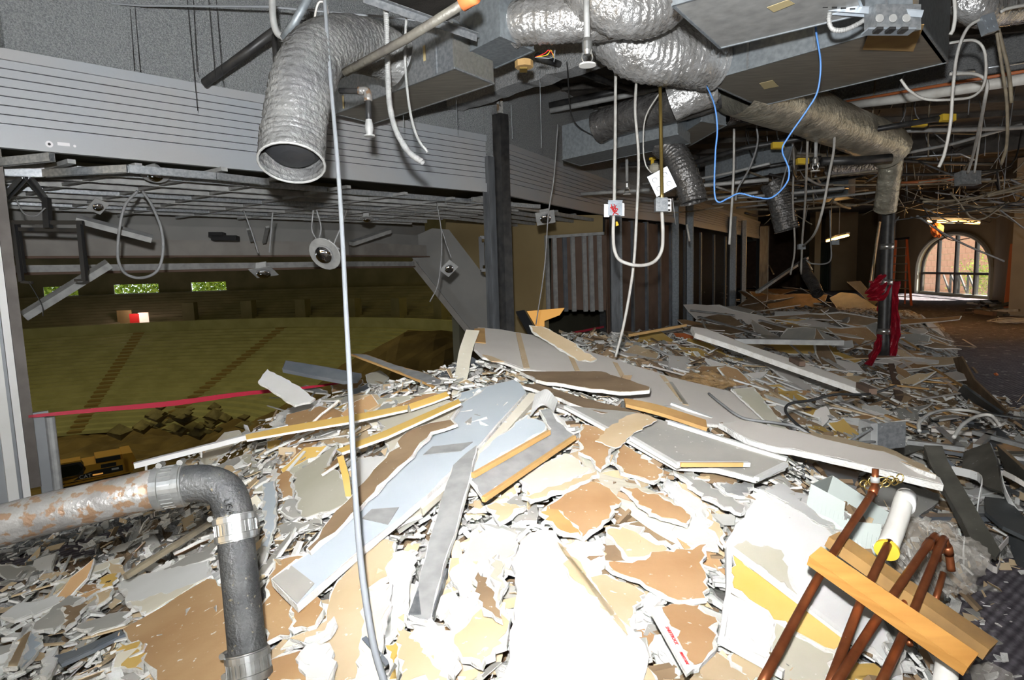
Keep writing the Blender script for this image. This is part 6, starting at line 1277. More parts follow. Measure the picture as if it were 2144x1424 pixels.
ringduct('insulated_duct', [(1252, 268, 6.1), (1290, 252, 5.95), (1380, 228, 5.6), (1460, 205, 5.3), (1500, 190, 5.2)], 0.155, 'foil_dark', label='long dark foil insulated duct slanting behind the hanging conduits', cat='duct', ring=0.2, amp=0.01, crumple=0.06)
ringduct('silver_duct', [(1405, 215, 5.0), (1440, 200, 4.95), (1485, 185, 4.95)], 0.15, 'foil', label='bright silver stub of duct above the long dark foil duct', cat='duct', ring=0.15, amp=0.02)
ringduct('flexible_duct', [(1385, 300, 6.2), (1412, 322, 6.15), (1432, 360, 6.1), (1448, 405, 6.1), (1452, 424, 6.1)], 0.135, 'foil_dark', label='short black plastic flexible duct hanging beside the tilted junction box', cat='duct')
ringduct('round_duct', [(1540, 180, 5.2), (1610, 208, 5.6), (1690, 235, 6.1), (1780, 272, 6.8), (1850, 300, 7.3), (1868, 318, 7.4)], 0.235, 'foil_gold_highlight', label='large round foil duct slanting down towards the black post on the right', cat='duct', ring=0.4, amp=0.01, crumple=0.04)
ringduct('round_duct', [(1862, 300, 7.6), (1866, 335, 7.7), (1860, 390, 7.9), (1853, 438, 8.1)], 0.135, 'foil_gold_highlight', label='silver duct with a gold highlight in its colour dropping beside the black post', cat='duct', ring=0.08)
ringduct('round_duct', [(1735, 352, 9.3), (1790, 350, 9.3), (1835, 346, 9.3)], 0.125, 'foil', label='small bright silver duct left of the black post top', cat='duct', ring=0.3, amp=0.01, crumple=0.02)
ringduct('flexible_duct', [(1505, 240, 6.6), (1540, 232, 6.8), (1590, 228, 7.0), (1640, 235, 7.3)], 0.14, 'foil_dark', label='dark flexible duct under the left end of the top right duct', cat='duct')
ringduct('flexible_duct', [(1615, 380, 9.0), (1630, 410, 9.0), (1640, 450, 9.0), (1648, 482, 9.0)], 0.17, 'foil_dark', label='dark flexible duct hanging before the dark corner', cat='duct')
ringduct('silver_duct', [(2020, -10, 4.4), (2045, 12, 4.4), (2080, 18, 4.5), (2160, 8, 4.7)], 0.13, 'foil', label='silver duct at the very top right corner', cat='duct')
# ---- sprayed beams and ceiling ribs
nrmL = left_n(A, B)
bm = []
def beam(p, q, z0, z1, w, name, m, label=None, jagged=True, kind='structure'):
    p, q = V3(*p), V3(*q); d = unit(q-p); s = V3(-d[1], d[0], 0); L_ = np.linalg.norm(q-p); n_ = max(2, int(L_/0.12)); V = []; Fc = []
    for i in range(n_+1):
        c = p+d*L_*i/n_; j = (0.05*mn.noise(Vector((i*0.31, p[0]*3, 2)))+0.03*mn.noise(Vector((i*1.3, p[1], 7)))) if jagged else 0
        for sx, z in ((-1, z0+j), (1, z0+j), (1, z1), (-1, z1)): V.append(c+s*sx*(w/2+j*0.5)+V3(0, 0, z))
    for i in range(n_):
        for k in range(4): Fc.append((i*4+k, i*4+(k+1) % 4, (i+1)*4+(k+1) % 4, (i+1)*4+k))
    Fc += [(0, 1, 2, 3), (n_*4+3, n_*4+2, n_*4+1, n_*4)]
    return obj(name, (V, Fc), m, label=label, kind=kind)
mat('sprayed_beam', (0.24, 0.25, 0.25), 0.95, c2=(0.36, 0.36, 0.355), sc=60, bump=1.0, bsc=90)
beam((-0.55, 6.95, 0), (6.5, -0.2, 0), 3.42, 4.3, 0.22, 'ceiling_beam', 'sprayed_beam', 'rough sprayed concrete beam above the black post')
beam((1.4, 10.9, 0), (9.5, 5.6, 0), 3.75, 4.3, 0.22, 'ceiling_beam', 'sprayed_beam')
beam((4.8, 15.5, 0), (12.5, 11.5, 0), 3.75, 4.3, 0.22, 'ceiling_beam', 'deck')
beam((7.5, 20, 0), (15.5, 18, 0), 3.75, 4.3, 0.22, 'ceiling_beam', 'deck')
beam((9.5, 24.5, 0), (18.5, 24.5, 0), 3.8, 4.3, 0.22, 'ceiling_beam', 'deck')
beam((-4.4, 3.6, 0), (0.6, -1.6, 0), 3.6, 4.3, 0.22, 'ceiling_beam', 'sprayed_beam')
for i in range(24):   # deck ribs
    y = 3.0+i*1.1; x0 = 0.2+max(0, (y-7.5))*0.62; x1 = min(17, 9+y*0.35)
    obj('deck_rib', box(((x0+x1)/2, y, 4.26), ((x1-x0)/2, -(x1-x0)*0.06, 0), (0, 0.03, 0), (0, 0, 0.05)), 'deck', label='steel rib of the ceiling deck', kind='structure')
# ---- pipes
def armoured(L_, r, label): return ringduct('armoured_conduit', L_, r, 'dusty_steel', ring=0.011, amp=0.22, seg=10, crumple=0.0, label=label, cat='conduit')
def pipe(L_, r, m, label, cat='pipe', name='pipe', n=1, seg=12, hang=False):
    P = [at(*p) for p in L_]; root = obj(name, tube(P, r, seg, n), m, smooth=True, label=label, cat=cat)
    if hang:
        for p in (P[0]*0.8+P[-1]*0.2, P[0]*0.25+P[-1]*0.75):
            if p[2] < 4.2: obj('hanger_rod', tube([p, V3(p[0], p[1], 4.3)], 0.006, 6, 1), 'dusty_steel', root)
    return root
pipe([(722, 152, 2.95), (850, 82, 2.75), (985, -2, 2.5)], 0.020, 'iron_brown', 'long sprinkler pipe slanting up to an orange end at the picture top', name='sprinkler_pipe')
pipe([(966, 8, 2.52), (985, -4, 2.5), (995, -10, 2.48)], 0.032, 'orange_cloth', 'orange coupling at the top end of the sprinkler pipe', name='pipe_coupling')
sp = empty('sprinkler', at(775, 292, 3.3), 'rusty elbow and sprinkler head hanging right of the big flexible duct', 'sprinkler')
obj('feed_pipe', tube([at(712, 190, 3.35), at(758, 192, 3.3), at(770, 200, 3.3), at(772, 255, 3.3)], 0.016, 12, 3), 'black_iron', sp, smooth=True)
obj('elbow', tube([at(750, 190, 3.3), at(768, 192, 3.3), at(771, 212, 3.3)], 0.023, 12, 4), 'old_pipe', sp, smooth=True)
obj('head', lathe(at(772, 250, 3.3), V3(0, 0, -1), [(0, 0.016), (0.03, 0.022), (0.05, 0.024), (0.08, 0.016), (0.082, 0.030), (0.09, 0.030)], 16), 'dusty_steel', sp)
def sprinkler(x, y, d, s, label, up_=0.5):
    sp = empty('sprinkler', at(x, y, d), label, 'sprinkler'); c = at(x, y, d)
    obj('drop_pipe', tube([c+V3(0, 0, 0.09*s), c+V3(0, 0, up_)], 0.016*s, 12, 1), 'dusty_steel', sp, smooth=True)
    obj('head', lathe(c+V3(0, 0, 0.13*s), V3(0, 0, -1), [(0, 0.018*s), (0.02*s, 0.026*s), (0.06*s, 0.026*s), (0.08*s, 0.018*s)], 16), 'clamp_steel', sp)
    for a in (0, math.pi): obj('frame_arm', tube([c+V3(math.cos(a)*0.022*s, 0, 0.06*s), c+V3(math.cos(a)*0.026*s, 0, 0.03*s), c+V3(math.cos(a)*0.01*s, 0, 0.004*s)], 0.004*s, 6, 4), 'clamp_steel', sp)
    obj('disc', lathe(c, V3(0, 0, -1), [(-0.004, 0.042*s), (0.004, 0.044*s)], 24), 'white_enamel', sp)
sprinkler(1230, 136, 3.1, 1.0, 'sprinkler head with a white disc below the silver ducts', 0.42)
sprinkler(1313, 407, 7.6, 1.2, 'small sprinkler head hanging between the conduits before the third shutter', 0.55)
sprinkler(1707, 358, 6.5, 1.1, 'sprinkler head under the horizontal black pipe', 0.4)
pipe([(428, 174, 4.6), (500, 122, 4.5), (575, 65, 4.4)], 0.033, 'black_iron', 'black pipe slanting down to the shutter left of the big flexible duct', name='black_pipe')
pipe([(574, 62, 4.4), (577, 120, 4.4), (579, 165, 4.4)], 0.02, 'black_iron', 'black drop pipe behind the big flexible duct', name='black_pipe')
pipe([(570, -10, 3.6), (572, 40, 3.6), (580, 68, 3.6), (594, 78, 3.6)], 0.02, 'dusty_steel', 'grey conduit bend left of the big flexible duct', name='conduit', n=6)
pipe([(650, -12, 3.5), (615, 50, 3.55), (594, 80, 3.6)], 0.024, 'galvanised_dull', 'galvanised conduit meeting the grey bend above the flexible duct', name='conduit')
pipe([(1068, 315, 6.6), (1160, 215, 6.9), (1320, 185, 7.3)], 0.02, 'black_iron', 'thin dark pipe crossing behind the short duct box', name='black_pipe') if False else None
for k, (L_, r, m, lb) in enumerate([([(1150, 222, 8.6), (1290, 192, 8.4), (1480, 150, 8.0)], .05, 'black_iron', 'upper dark pipe in the recess beyond the sprayed beam'), ([(1152, 232, 8.2), (1330, 196, 7.9), (1480, 165, 7.6)], .035, 'dusty_steel', 'lower grey pipe in the recess beyond the sprayed beam'),
        ([(1125, 118, 5.2), (1240, 160, 6.0), (1330, 190, 6.8)], .03, 'black_iron', 'dark pipe running back from the yellow junction box'),
        ([(1300, 345, 7.8), (1370, 340, 7.6), (1400, 335, 7.4)], .03, 'black_iron', 'black branch pipe with yellow fittings above the tilted junction box'),
        ([(1720, 338, 6.6), (1800, 336, 6.6), (1865, 330, 6.6)], .045, 'black_iron', 'horizontal black pipe joining the top of the black post'),
        ([(1500, 380, 9), (1600, 350, 8.7), (1720, 330, 8.3)], .03, 'black_iron', 'dark pipe behind the low end of the blue cable'),
        ([(1440, 345, 8), (1560, 310, 7.6), (1690, 288, 7.3), (1760, 285, 7.2)], .035, 'black_iron', 'dark pipe with a yellow tag crossing behind the blue cable'),
        ([(1740, 288, 6.9), (1850, 268, 6.7), (1985, 245, 6.4)], .03, 'black_iron', 'dark pipe with yellow tags under the round foil duct'),
        ([(1700, 345, 8.8), (1850, 330, 8.6), (2000, 300, 8.4), (2140, 260, 8)], .022, 'dusty_steel', 'long thin grey pipe across the right ceiling'),
        ([(1880, 385, 10), (1940, 380, 9.8), (2010, 372, 9.6)], .03, 'orange_pipe', 'dull orange pipe left of the hanging junction box'),
        ([(1895, 330, 9), (2010, 322, 8.8), (2040, 335, 8.8)], .015, 'galvanised', 'thin bright conduit right of the silver elbow')]):
    pipe(L_, r, m, lb, name='conduit' if r < .03 else 'ceiling_pipe')
pipe([(1770, 222, 7.2), (1900, 205, 6.6), (2150, 165, 5.6)], 0.05, 'white_plastic', 'long white pipe running right under the orange one', name='white_pipe')
pipe([(1765, 214, 7.2), (1950, 182, 6.4), (2150, 148, 5.6)], 0.016, 'orange_pipe', 'thin orange copper line above the long white pipe', name='copper_line')
pipe([(1990, 152, 5.2), (2040, 148, 5.2)], 0.014, 'galvanised', 'short bright conduit piece beside the big duct end', name='conduit'); pipe([(2068, 142, 5.4), (2150, 130, 5.4)], 0.012, 'galvanised', 'bright conduit at the right edge above the orange line', name='conduit')
for x, y, d, lb in ((1925, 258, 6.6, 'left yellow tag on the dark pipe'), (1984, 247, 6.4, 'right yellow tag on the dark pipe'), (1628, 305, 7.4, 'yellow tag behind the blue cable'), (1680, 338, 7.6, 'yellow fitting left of the small sprinkler')):
    obj('yellow_tag', box(at(x, y, d), _ir*0.07, _f*0.03, _iu*0.035), 'foam_yellow', label=lb, cat='tag')
yf = empty('yellow_valve', at(1368, 350, 7.4), 'yellow green pipe fitting above the tilted junction box', 'valve')
obj('body', lathe(at(1360, 352, 7.4), _ir, [(0, .03), (.03, .06), (.09, .06), (.12, .03)], 12), 'green_grey_paint', yf)
obj('stem', lathe(at(1366, 350, 7.4), V3(0, 0, 1), [(0, .02), (.08, .02), (.085, .04), (.11, .04)], 10), 'foam_yellow', yf)
# black stand pipe with red plastic
bp = empty('black_stand_pipe', onz(1848, 770, 0.1), 'black vertical pipe standing in the rubble, wrapped in red plastic', 'pipe')
bq = onz(1848, 772, 0.08); bt = at(1877, 328, 9.2); bt = V3(bq[0]+0.05, bq[1]+0.1, 3.2)
obj('pipe_run', tube([bq, bq*0.5+bt*0.5, bt, bt+V3(-0.12, -0.02, 0.12), bt+V3(-0.5, -0.05, 0.14)], 0.085, 16, 4), 'black_iron', bp, smooth=True)
for z in (0.55, 1.25, 1.75): obj('pipe_band', tube([bq+(bt-bq)*((z-0.05)/3.1), bq+(bt-bq)*((z+0.03)/3.1)], 0.093, 16, 1), 'clamp_steel', bp, smooth=True)
dR = np.dot(bq-CAM, _f)
def redp(L_, Rr, lb, seed):
    P1 = smoothpath([at(*p) for p in L_], 7); P2 = smoothpath([at(*p) for p in Rr], 7); V = []; Fc = []; m_ = 14
    for i in range(len(P1)):
        for j in range(m_):
            t = j/(m_-1); p = P1[i]*(1-t)+P2[i]*t; q = 0.05*math.sin(t*17+seed+i*0.25)+0.05*mn.noise(Vector((i*0.4, t*5, seed)))
            V.append(p+_f*q)
    for i in range(len(P1)-1):
        for j in range(m_-1): Fc.append((i*m_+j, i*m_+j+1, (i+1)*m_+j+1, (i+1)*m_+j))
    o = obj('red_plastic_sheet', (V, Fc), 'red_sheet', label=lb, cat='plastic sheet'); md = o.modifiers.new('thick', 'SOLIDIFY'); md.thickness = 0.004
redp([(1822, 588, 8.9), (1858, 640, 8.8), (1858, 700, 8.8), (1845, 745, 8.9)], [(1882, 590, 8.8), (1880, 640, 8.7), (1886, 700, 8.7), (1868, 760, 8.8)], 'red plastic sheet hanging down right of the black stand pipe', 1)
redp([(1812, 610, 8.7), (1830, 585, 8.7), (1850, 572, 8.7)], [(1822, 628, 8.7), (1848, 628, 8.7), (1862, 600, 8.7)], 'red plastic wad bunched left of the top of the wrapped pipe', 4)
redp([(1838, 620, 8.8), (1842, 650, 8.8), (1848, 665, 8.8)], [(1846, 620, 8.8), (1850, 650, 8.8), (1853, 668, 8.8)], 'thin red plastic tail left of the black stand pipe', 6)
redp([(1838, 700, 8.8), (1826, 735, 8.7), (1812, 762, 8.6)], [(1848, 705, 8.8), (1840, 740, 8.7), (1822, 766, 8.6)], 'red plastic strip trailing to the rubble at the foot of the pipe', 9)
# ---- junction boxes, conduits hung from the ceiling
def jbox(name, x, y, d, w, h, dp, m, label, roll=0, yaw=0, knock=True):
    c = at(x, y, d); ax = _ir*math.cos(roll)+_iu*math.sin(roll); ay = -_ir*math.sin(roll)+_iu*math.cos(roll); an = -_f
    ax, an = ax*math.cos(yaw)+an*math.sin(yaw), an*math.cos(yaw)-ax*math.sin(yaw)
    r = empty(name, c, label, 'junction box')
    obj('case', box(c, ax*w/2, ay*h/2, an*dp/2), m, r)
    if knock:
        for sx, sy in ((-0.5, 0.45), (0.5, 0.45), (-0.5, -0.45), (0.5, -0.45)): obj('knockout', lathe(c+ax*w/2*sx+ay*h/2*sy+an*dp/2, an, [(0, min(w, h)*0.12), (0.0015, min(w, h)*0.09)], 12), m, r)
        for sg_ in (-1, 1): obj('lip', box(c+an*dp/2+ay*h/2*sg_, ax*w/2, ay*0.003, an*0.006), m, r)
    return r, c, ax, ay, an
j1 = jbox('junction_box', 1287, 437, 4.3, 0.10, 0.10, 0.05, 'zinc_bright', 'open junction box with red wires at the top left of the U shaped conduit')
for k in range(7): obj('red_wire', tube([at(1278+rnd.uniform(0, 16), 430+rnd.uniform(-6, 6), 4.26), at(1278+rnd.uniform(0, 16), 436+rnd.uniform(-6, 6), 4.22), at(1283+rnd.uniform(0, 12), 446+rnd.uniform(-4, 5), 4.25)], 0.003, 5, 4), 'lettering_red', j1[0])
obj('side_plate', box(at(1270, 441, 4.28), _ir*0.018, _f*0.003, _iu*0.045), 'sticker_white', j1[0])
obj('side_plate', box(at(1303, 439, 4.28), _ir*0.014, _f*0.003, _iu*0.045), 'sticker_white', j1[0])
obj('wire_nut', lathe(at(1291, 464, 4.3), V3(0.2, 0, -1), [(0, .006), (.03, .012)], 8), 'foam_yellow', j1[0])
j2 = jbox('junction_box', 1384, 430, 4.3, 0.085, 0.09, 0.05, 'galvanised', 'small junction box at the top right of the U shaped conduit')
obj('bracket', box(at(1400, 430, 4.29), _ir*0.018, _f*0.003, _iu*0.045), 'sticker_white', j2[0])
for k in (-1, 0, 1): obj('slot', box(at(1401, 430+k*10, 4.28), _ir*0.008, _f*0.002, _iu*0.007), 'black_iron', j2[0])
j3 = jbox('junction_box', 1387, 382, 4.9, 0.17, 0.17, 0.12, 'galvanised', 'larger tilted junction box above the small one', 0.45, 0.35)
cable('hanging_conduit', [(1289, 150, 4.6), (1288, 300, 4.45), (1286, 432, 4.32)], 0.012, 'white_cable', 'straight pale conduit dropping to the open junction box', 'conduit')
cable('hanging_conduit', [(1382, 168, 4.6), (1384, 300, 4.45), (1386, 418, 4.32)], 0.013, 'brass', 'straight brass tinted conduit dropping to the small junction box', 'conduit')
cable('u_shaped_conduit', [(1285, 452, 4.3), (1284, 490, 4.3), (1287, 525, 4.3), (1300, 546, 4.3), (1335, 556, 4.3), (1368, 549, 4.3), (1385, 525, 4.3), (1388, 490, 4.3), (1386, 444, 4.3)], 0.012, 'white_cable', 'U shaped pale conduit hanging between two junction boxes', 'conduit', seg=10)
cable('hanging_cable', [(1334, 148, 4.6), (1330, 230, 4.5), (1337, 330, 4.5), (1333, 450, 4.5), (1326, 560, 4.5), (1308, 670, 4.6), (1289, 747, 4.7)], 0.011, 'white_cable', 'long pale cable hanging through the U shaped conduit to the big pale sheet')
cable('hanging_cable', [(1384, 190, 4.8), (1352, 245, 4.8), (1347, 310, 4.8), (1352, 345, 4.8), (1364, 362, 4.85)], 0.006, 'white_cable', 'thin pale cable curving into the tilted junction box')
cable('hanging_cable', [(679, -10, 3.1), (690, 140, 2.95), (706, 330, 2.75), (716, 480, 2.6), (724, 640, 2.4), (734, 830, 2.15), (742, 1000, 1.95), (756, 1180, 1.75), (780, 1340, 1.6), (808, 1440, 1.5)], 0.0095, 'wire_grey', 'long grey hanging cable crossing the whole picture from top to bottom', seg=8)
cable('hanging_cable', [(658, 62, 3.2), (660, 30, 3.2), (668, 5, 3.2), (682, 8, 3.2), (686, 30, 3.2)], 0.006, 'white_cable', 'small white hook of cable at the top of the long grey cable')
armoured([(806, 0, 3.3), (810, 60, 3.3), (812, 150, 3.3), (816, 220, 3.25), (830, 275, 3.2), (856, 318, 3.15), (885, 340, 3.1)], 0.0145, 'thick ribbed conduit hanging in a curve before the left shutter')
armoured([(852, 20, 3.4), (848, 90, 3.4), (850, 160, 3.4), (860, 240, 3.35), (875, 290, 3.3), (895, 318, 3.3)], 0.0075, 'thinner ribbed conduit right of the thick hanging one')
cable('wall_cable', [(-10, -5, 4.4), (60, 8, 4.6), (200, 40, 4.8), (400, 60, 5.2), (560, 50, 5.4), (700, 42, 5.6)], 0.013, 'black_cable', 'black cable drooping along the sprayed wall at the top left')
cable('blue_cable', [(1710, 10, 3.6), (1708, 60, 3.6), (1718, 130, 3.6), (1712, 190, 3.65), (1690, 230, 3.7), (1652, 285, 3.8), (1638, 315, 3.85), (1652, 355, 3.9), (1646, 385, 3.9), (1615, 414, 3.9), (1580, 412, 3.9), (1548, 405, 3.9), (1525, 415, 3.9), (1504, 423, 3.9), (1496, 400, 3.9), (1498, 320, 3.9), (1502, 270, 3.9), (1496, 220, 3.9), (1480, 180, 4.0)], 0.0055, 'blue_cable', 'bright blue data cable hanging in a wide loop on the right')
# yellow octagon box under the short duct
yj = empty('yellow_box', at(1097, 135, 4.0), 'small yellow ceiling box under the short galvanised duct', 'box')
obj('case', lathe(at(1097, 128, 4.0), V3(0, 0, -1), [(0, .06), (.04, .06)], 8), 'cardboard', yj); obj('terminal', box(at(1096, 146, 4.0), _ir*0.025, _f*0.03, _iu*0.006), 'brass', yj)
for k in range(4): obj('wire', tube([at(1120, 120, 4.0), at(1140+k*5, 112+k*3, 4.0), at(1150+k*4, 105, 4.0), at(1160, 118+k*4, 4.0)], .003, 5, 4), ['lettering_red', 'foam_yellow', 'black_cable', 'wire_grey'][k], yj)
# unistrut with big box at the top
us = empty('metal_strut', at(1800, 15, 3.0), 'perforated zinc strut with a large open junction box at the top right', 'strut')
obj('channel', channel(at(1660, 8, 3.05), at(1932, 26, 2.85), 0.05, 0.03), 'zinc_bright', us)
for k in range(12): obj('slot', box(at(1690+k*19, 12+k*1.3, 2.93), _ir*0.012, _f*0.002, _iu*0.003), 'black_iron', us)
obj('box_body', box(at(1868, 40, 2.9), _ir*0.105, unit(_f+V3(0, 0, .3))*0.05, _iu*0.06), 'galvanised', us)
obj('box_flange', box(at(1860, 66, 2.84), _ir*0.11, unit(_f)*0.03, _iu*0.004), 'zinc_bright', us)
for k in range(3): obj('opening', box(at(1838+k*26, 63, 2.8), _ir*0.014, _f*0.02, _iu*0.006), 'black_iron', us); obj('knockout', lathe(at(1842+k*28, 38, 2.83), -_f, [(0, .02), (.003, .018)], 14), 'dusty_steel', us)
armoured([(1738, 20, 3.0), (1736, 45, 3.0), (1745, 62, 3.0), (1770, 62, 3.0), (1800, 48, 3.0), (1818, 35, 3.0)], 0.011, 'ribbed white conduit looping from the zinc strut to the large box')
for x0, y0, x1, y1, lb in ((760, -12, 998, 72, 'zinc angle rail crossing above the sprinkler pipe'), (1440, -5, 1475, 20, 'short rail at the top by the pale bottomed duct')):
    obj('angle_rail', join(bar(at(x0, y0, 3.1), at(x1, y1, 3.5), 0.05, 0.004), bar(at(x0, y0, 3.1)-V3(0, 0, .02), at(x1, y1, 3.5)-V3(0, 0, .02), 0.004, 0.04)), 'galvanised', label=lb, cat='rail')
obj('tie_rod', tube([at(20, -8, 4.5), at(300, 12, 4.5), at(560, 14, 4.5), at(800, 35, 4.6), at(990, 55, 4.7)], 0.008, 6, 1), 'wire_grey', label='thin blue grey rod along the very top of the picture', cat='rod')
# hanger wires on the sprayed wall
for k, (x, y0, y1, b_) in enumerate([(272, 5, 148, 10), (282, 5, 150, 12), (392, 0, 232, 22), (405, 0, 150, 8), (437, 0, 162, 14), (453, 0, 175, 14), (955, 200, 270, 2), (843, 50, 275, 2), (1130, 150, 310, 4), (1070, 220, 290, 3)]):
    obj('hanger_wire', tube([at(x, y0, 4.6 if x < 600 else 5.2), at(x+b_*0.5, (y0+y1)/2, 4.5 if x < 600 else 5.1), at(x+b_, y1, 4.4 if x < 600 else 5.0)], 0.0028, 5, 3), 'black_cable' if x < 600 else 'wire_grey', label='thin hanger wire before the sprayed wall', cat='wire', group='thin hanger wires before the sprayed wall')
# ---- hanging lamps in the suite
def downlight(x, y, d, label, tilt, cables, s=1.0, square=True):
    s = s*0.68
    c = at(x, y, d); r = empty('downlight', c, label, 'lamp'); ax = unit(V3(*tilt)); s_ = unit(np.cross(ax, (0, 1, 0.2))); t_ = np.cross(ax, s_)
    if square: obj('mounting_plate', box(c, s_*0.15*s, t_*0.13*s, ax*0.002), 'dusty_steel', r)
    else: obj('mounting_plate', lathe(c, ax, [(0, .17*s), (.004, .165*s)], 20), 'dusty_steel', r)
    obj('reflector', lathe(c+ax*0.003, ax, [(0, .095*s), (.035*s, .09*s), (.06*s, .06*s), (.065*s, .02*s)], 20), 'chrome', r, smooth=True)
    obj('wiring_can', box(c-ax*0.06*s+t_*0.04*s, s_*0.07*s, t_*0.05*s, ax*0.045*s), 'dusty_steel', r)
    for L_ in cables: obj('cord', tube([at(*p) for p in L_], 0.007, 6, 6), 'grey_cable', r, smooth=True)
downlight(552, 570, 5.6, 'dark metal downlight hanging by two cables over the arena', (0.1, -0.5, -1), [[(510, 440, 5.6), (525, 480, 5.6), (541, 530, 5.6)], [(571, 445, 5.6), (567, 490, 5.6), (564, 528, 5.6)]], 1.0)
downlight(680, 532, 5.3, 'large silver disc downlight tilted towards the camera', (-0.3, -1, -0.5), [[(656, 440, 5.3), (653, 480, 5.3), (662, 500, 5.3)], [(663, 440, 5.3), (672, 475, 5.3), (668, 500, 5.3)], [(727, 440, 5.3), (712, 480, 5.3), (697, 515, 5.3)]], 1.3, False)
downlight(940, 562, 6.8, 'square downlight hanging before the angled grey panel', (0.3, -0.9, -0.5), [[(915, 425, 6.6), (925, 500, 6.6), (918, 590, 6.6), (900, 632, 6.6)], [(925, 480, 6.7), (936, 515, 6.7), (945, 540, 6.7)]], 0.8)
downlight(1142, 456, 6.6, 'square downlight plate just right of the black post', (0.1, -0.8, -0.8), [[(1168, 260, 6.3), (1160, 370, 6.3), (1148, 450, 6.4), (1140, 560, 6.5), (1122, 680, 6.6)]], 1.0)
downlight(325, 366, 4.9, 'oval silver downlight lying on the suspension grid', (0.2, -0.5, -1), [], 0.9, False)
downlight(205, 432, 4.8, 'small downlight dangling from the grid at the left', (0.5, -0.6, -0.7), [], 0.6)
downlight(768, 458, 7.2, 'tiny bright downlight in the suspension grid', (0, -0.3, -1), [], 0.7, False)
cable('cable_loop', [(288, 400, 4.8), (262, 430, 4.8), (250, 480, 4.8), (247, 540, 4.8), (262, 572, 4.8), (295, 582, 4.8), (328, 568, 4.8), (341, 530, 4.8), (338, 480, 4.8), (318, 430, 4.8), (298, 400, 4.8)], 0.011, 'grey_cable', 'big hanging loop of grey cable over the arena', seg=10)
cable('hanging_cable', [(60, 590, 4.7), (75, 615, 4.7), (88, 640, 4.7), (90, 662, 4.7)], 0.004, 'black_cable', 'thin black cord dangling below the black television bracket')
cable('hanging_cable', [(34, 418, 4.6), (50, 446, 4.6), (75, 452, 4.6), (95, 435, 4.6)], 0.006, 'grey_cable', 'small sagging cable beside the bracket stem')
tb = empty('television_bracket', at(120, 520, 4.75), 'black ceiling television bracket frame at the left', 'bracket')
def bb(nm, x0, y0, x1, y1, w, h=None, d0=4.75, d1=4.75): obj(nm, bar(at(x0, y0, d0), at(x1, y1, d1), w, h or w, (0, 1, 0)), 'black_plastic', tb)
bb('stem', 97, 415, 101, 478, 0.045); bb('top_bar', 26, 466, 174, 466, 0.03); bb('top_bar', 28, 480, 170, 482, 0.03, None, 4.85, 4.85)
bb('side_arm', 28, 462, 45, 590, 0.03); bb('side_arm', 36, 470, 50, 572, 0.03, None, 4.85, 4.85); bb('side_arm', 166, 465, 178, 588, 0.032); bb('side_arm', 172, 490, 182, 566, 0.02, None, 4.85, 4.85)
bb('foot', 45, 590, 68, 592, 0.02); bb('foot', 157, 587, 180, 586, 0.02)
sb2 = empty('wall_bracket', at(1015, 530, 7.9), 'black wall bracket on the tan wall left of the black post', 'bracket')
for x0, y0, x1, y1 in ((1005, 496, 1008, 566), (1005, 497, 1030, 497), (1008, 566, 1030, 565), (1010, 508, 1012, 556)): obj('bracket_bar', bar(at(x0, y0, 7.9), at(x1, y1, 7.9), 0.04, 0.03, (0, 1, 0)), 'black_plastic', sb2)
obj('black_box', join(box(at(455, 492, 7.8), _ir*0.09, _f*0.05, _iu*0.03), box(at(472, 499, 7.8), _ir*0.16, _f*0.05, _iu*0.03)), 'black_plastic', label='flat black box fixed on top of the suite beam', cat='box')
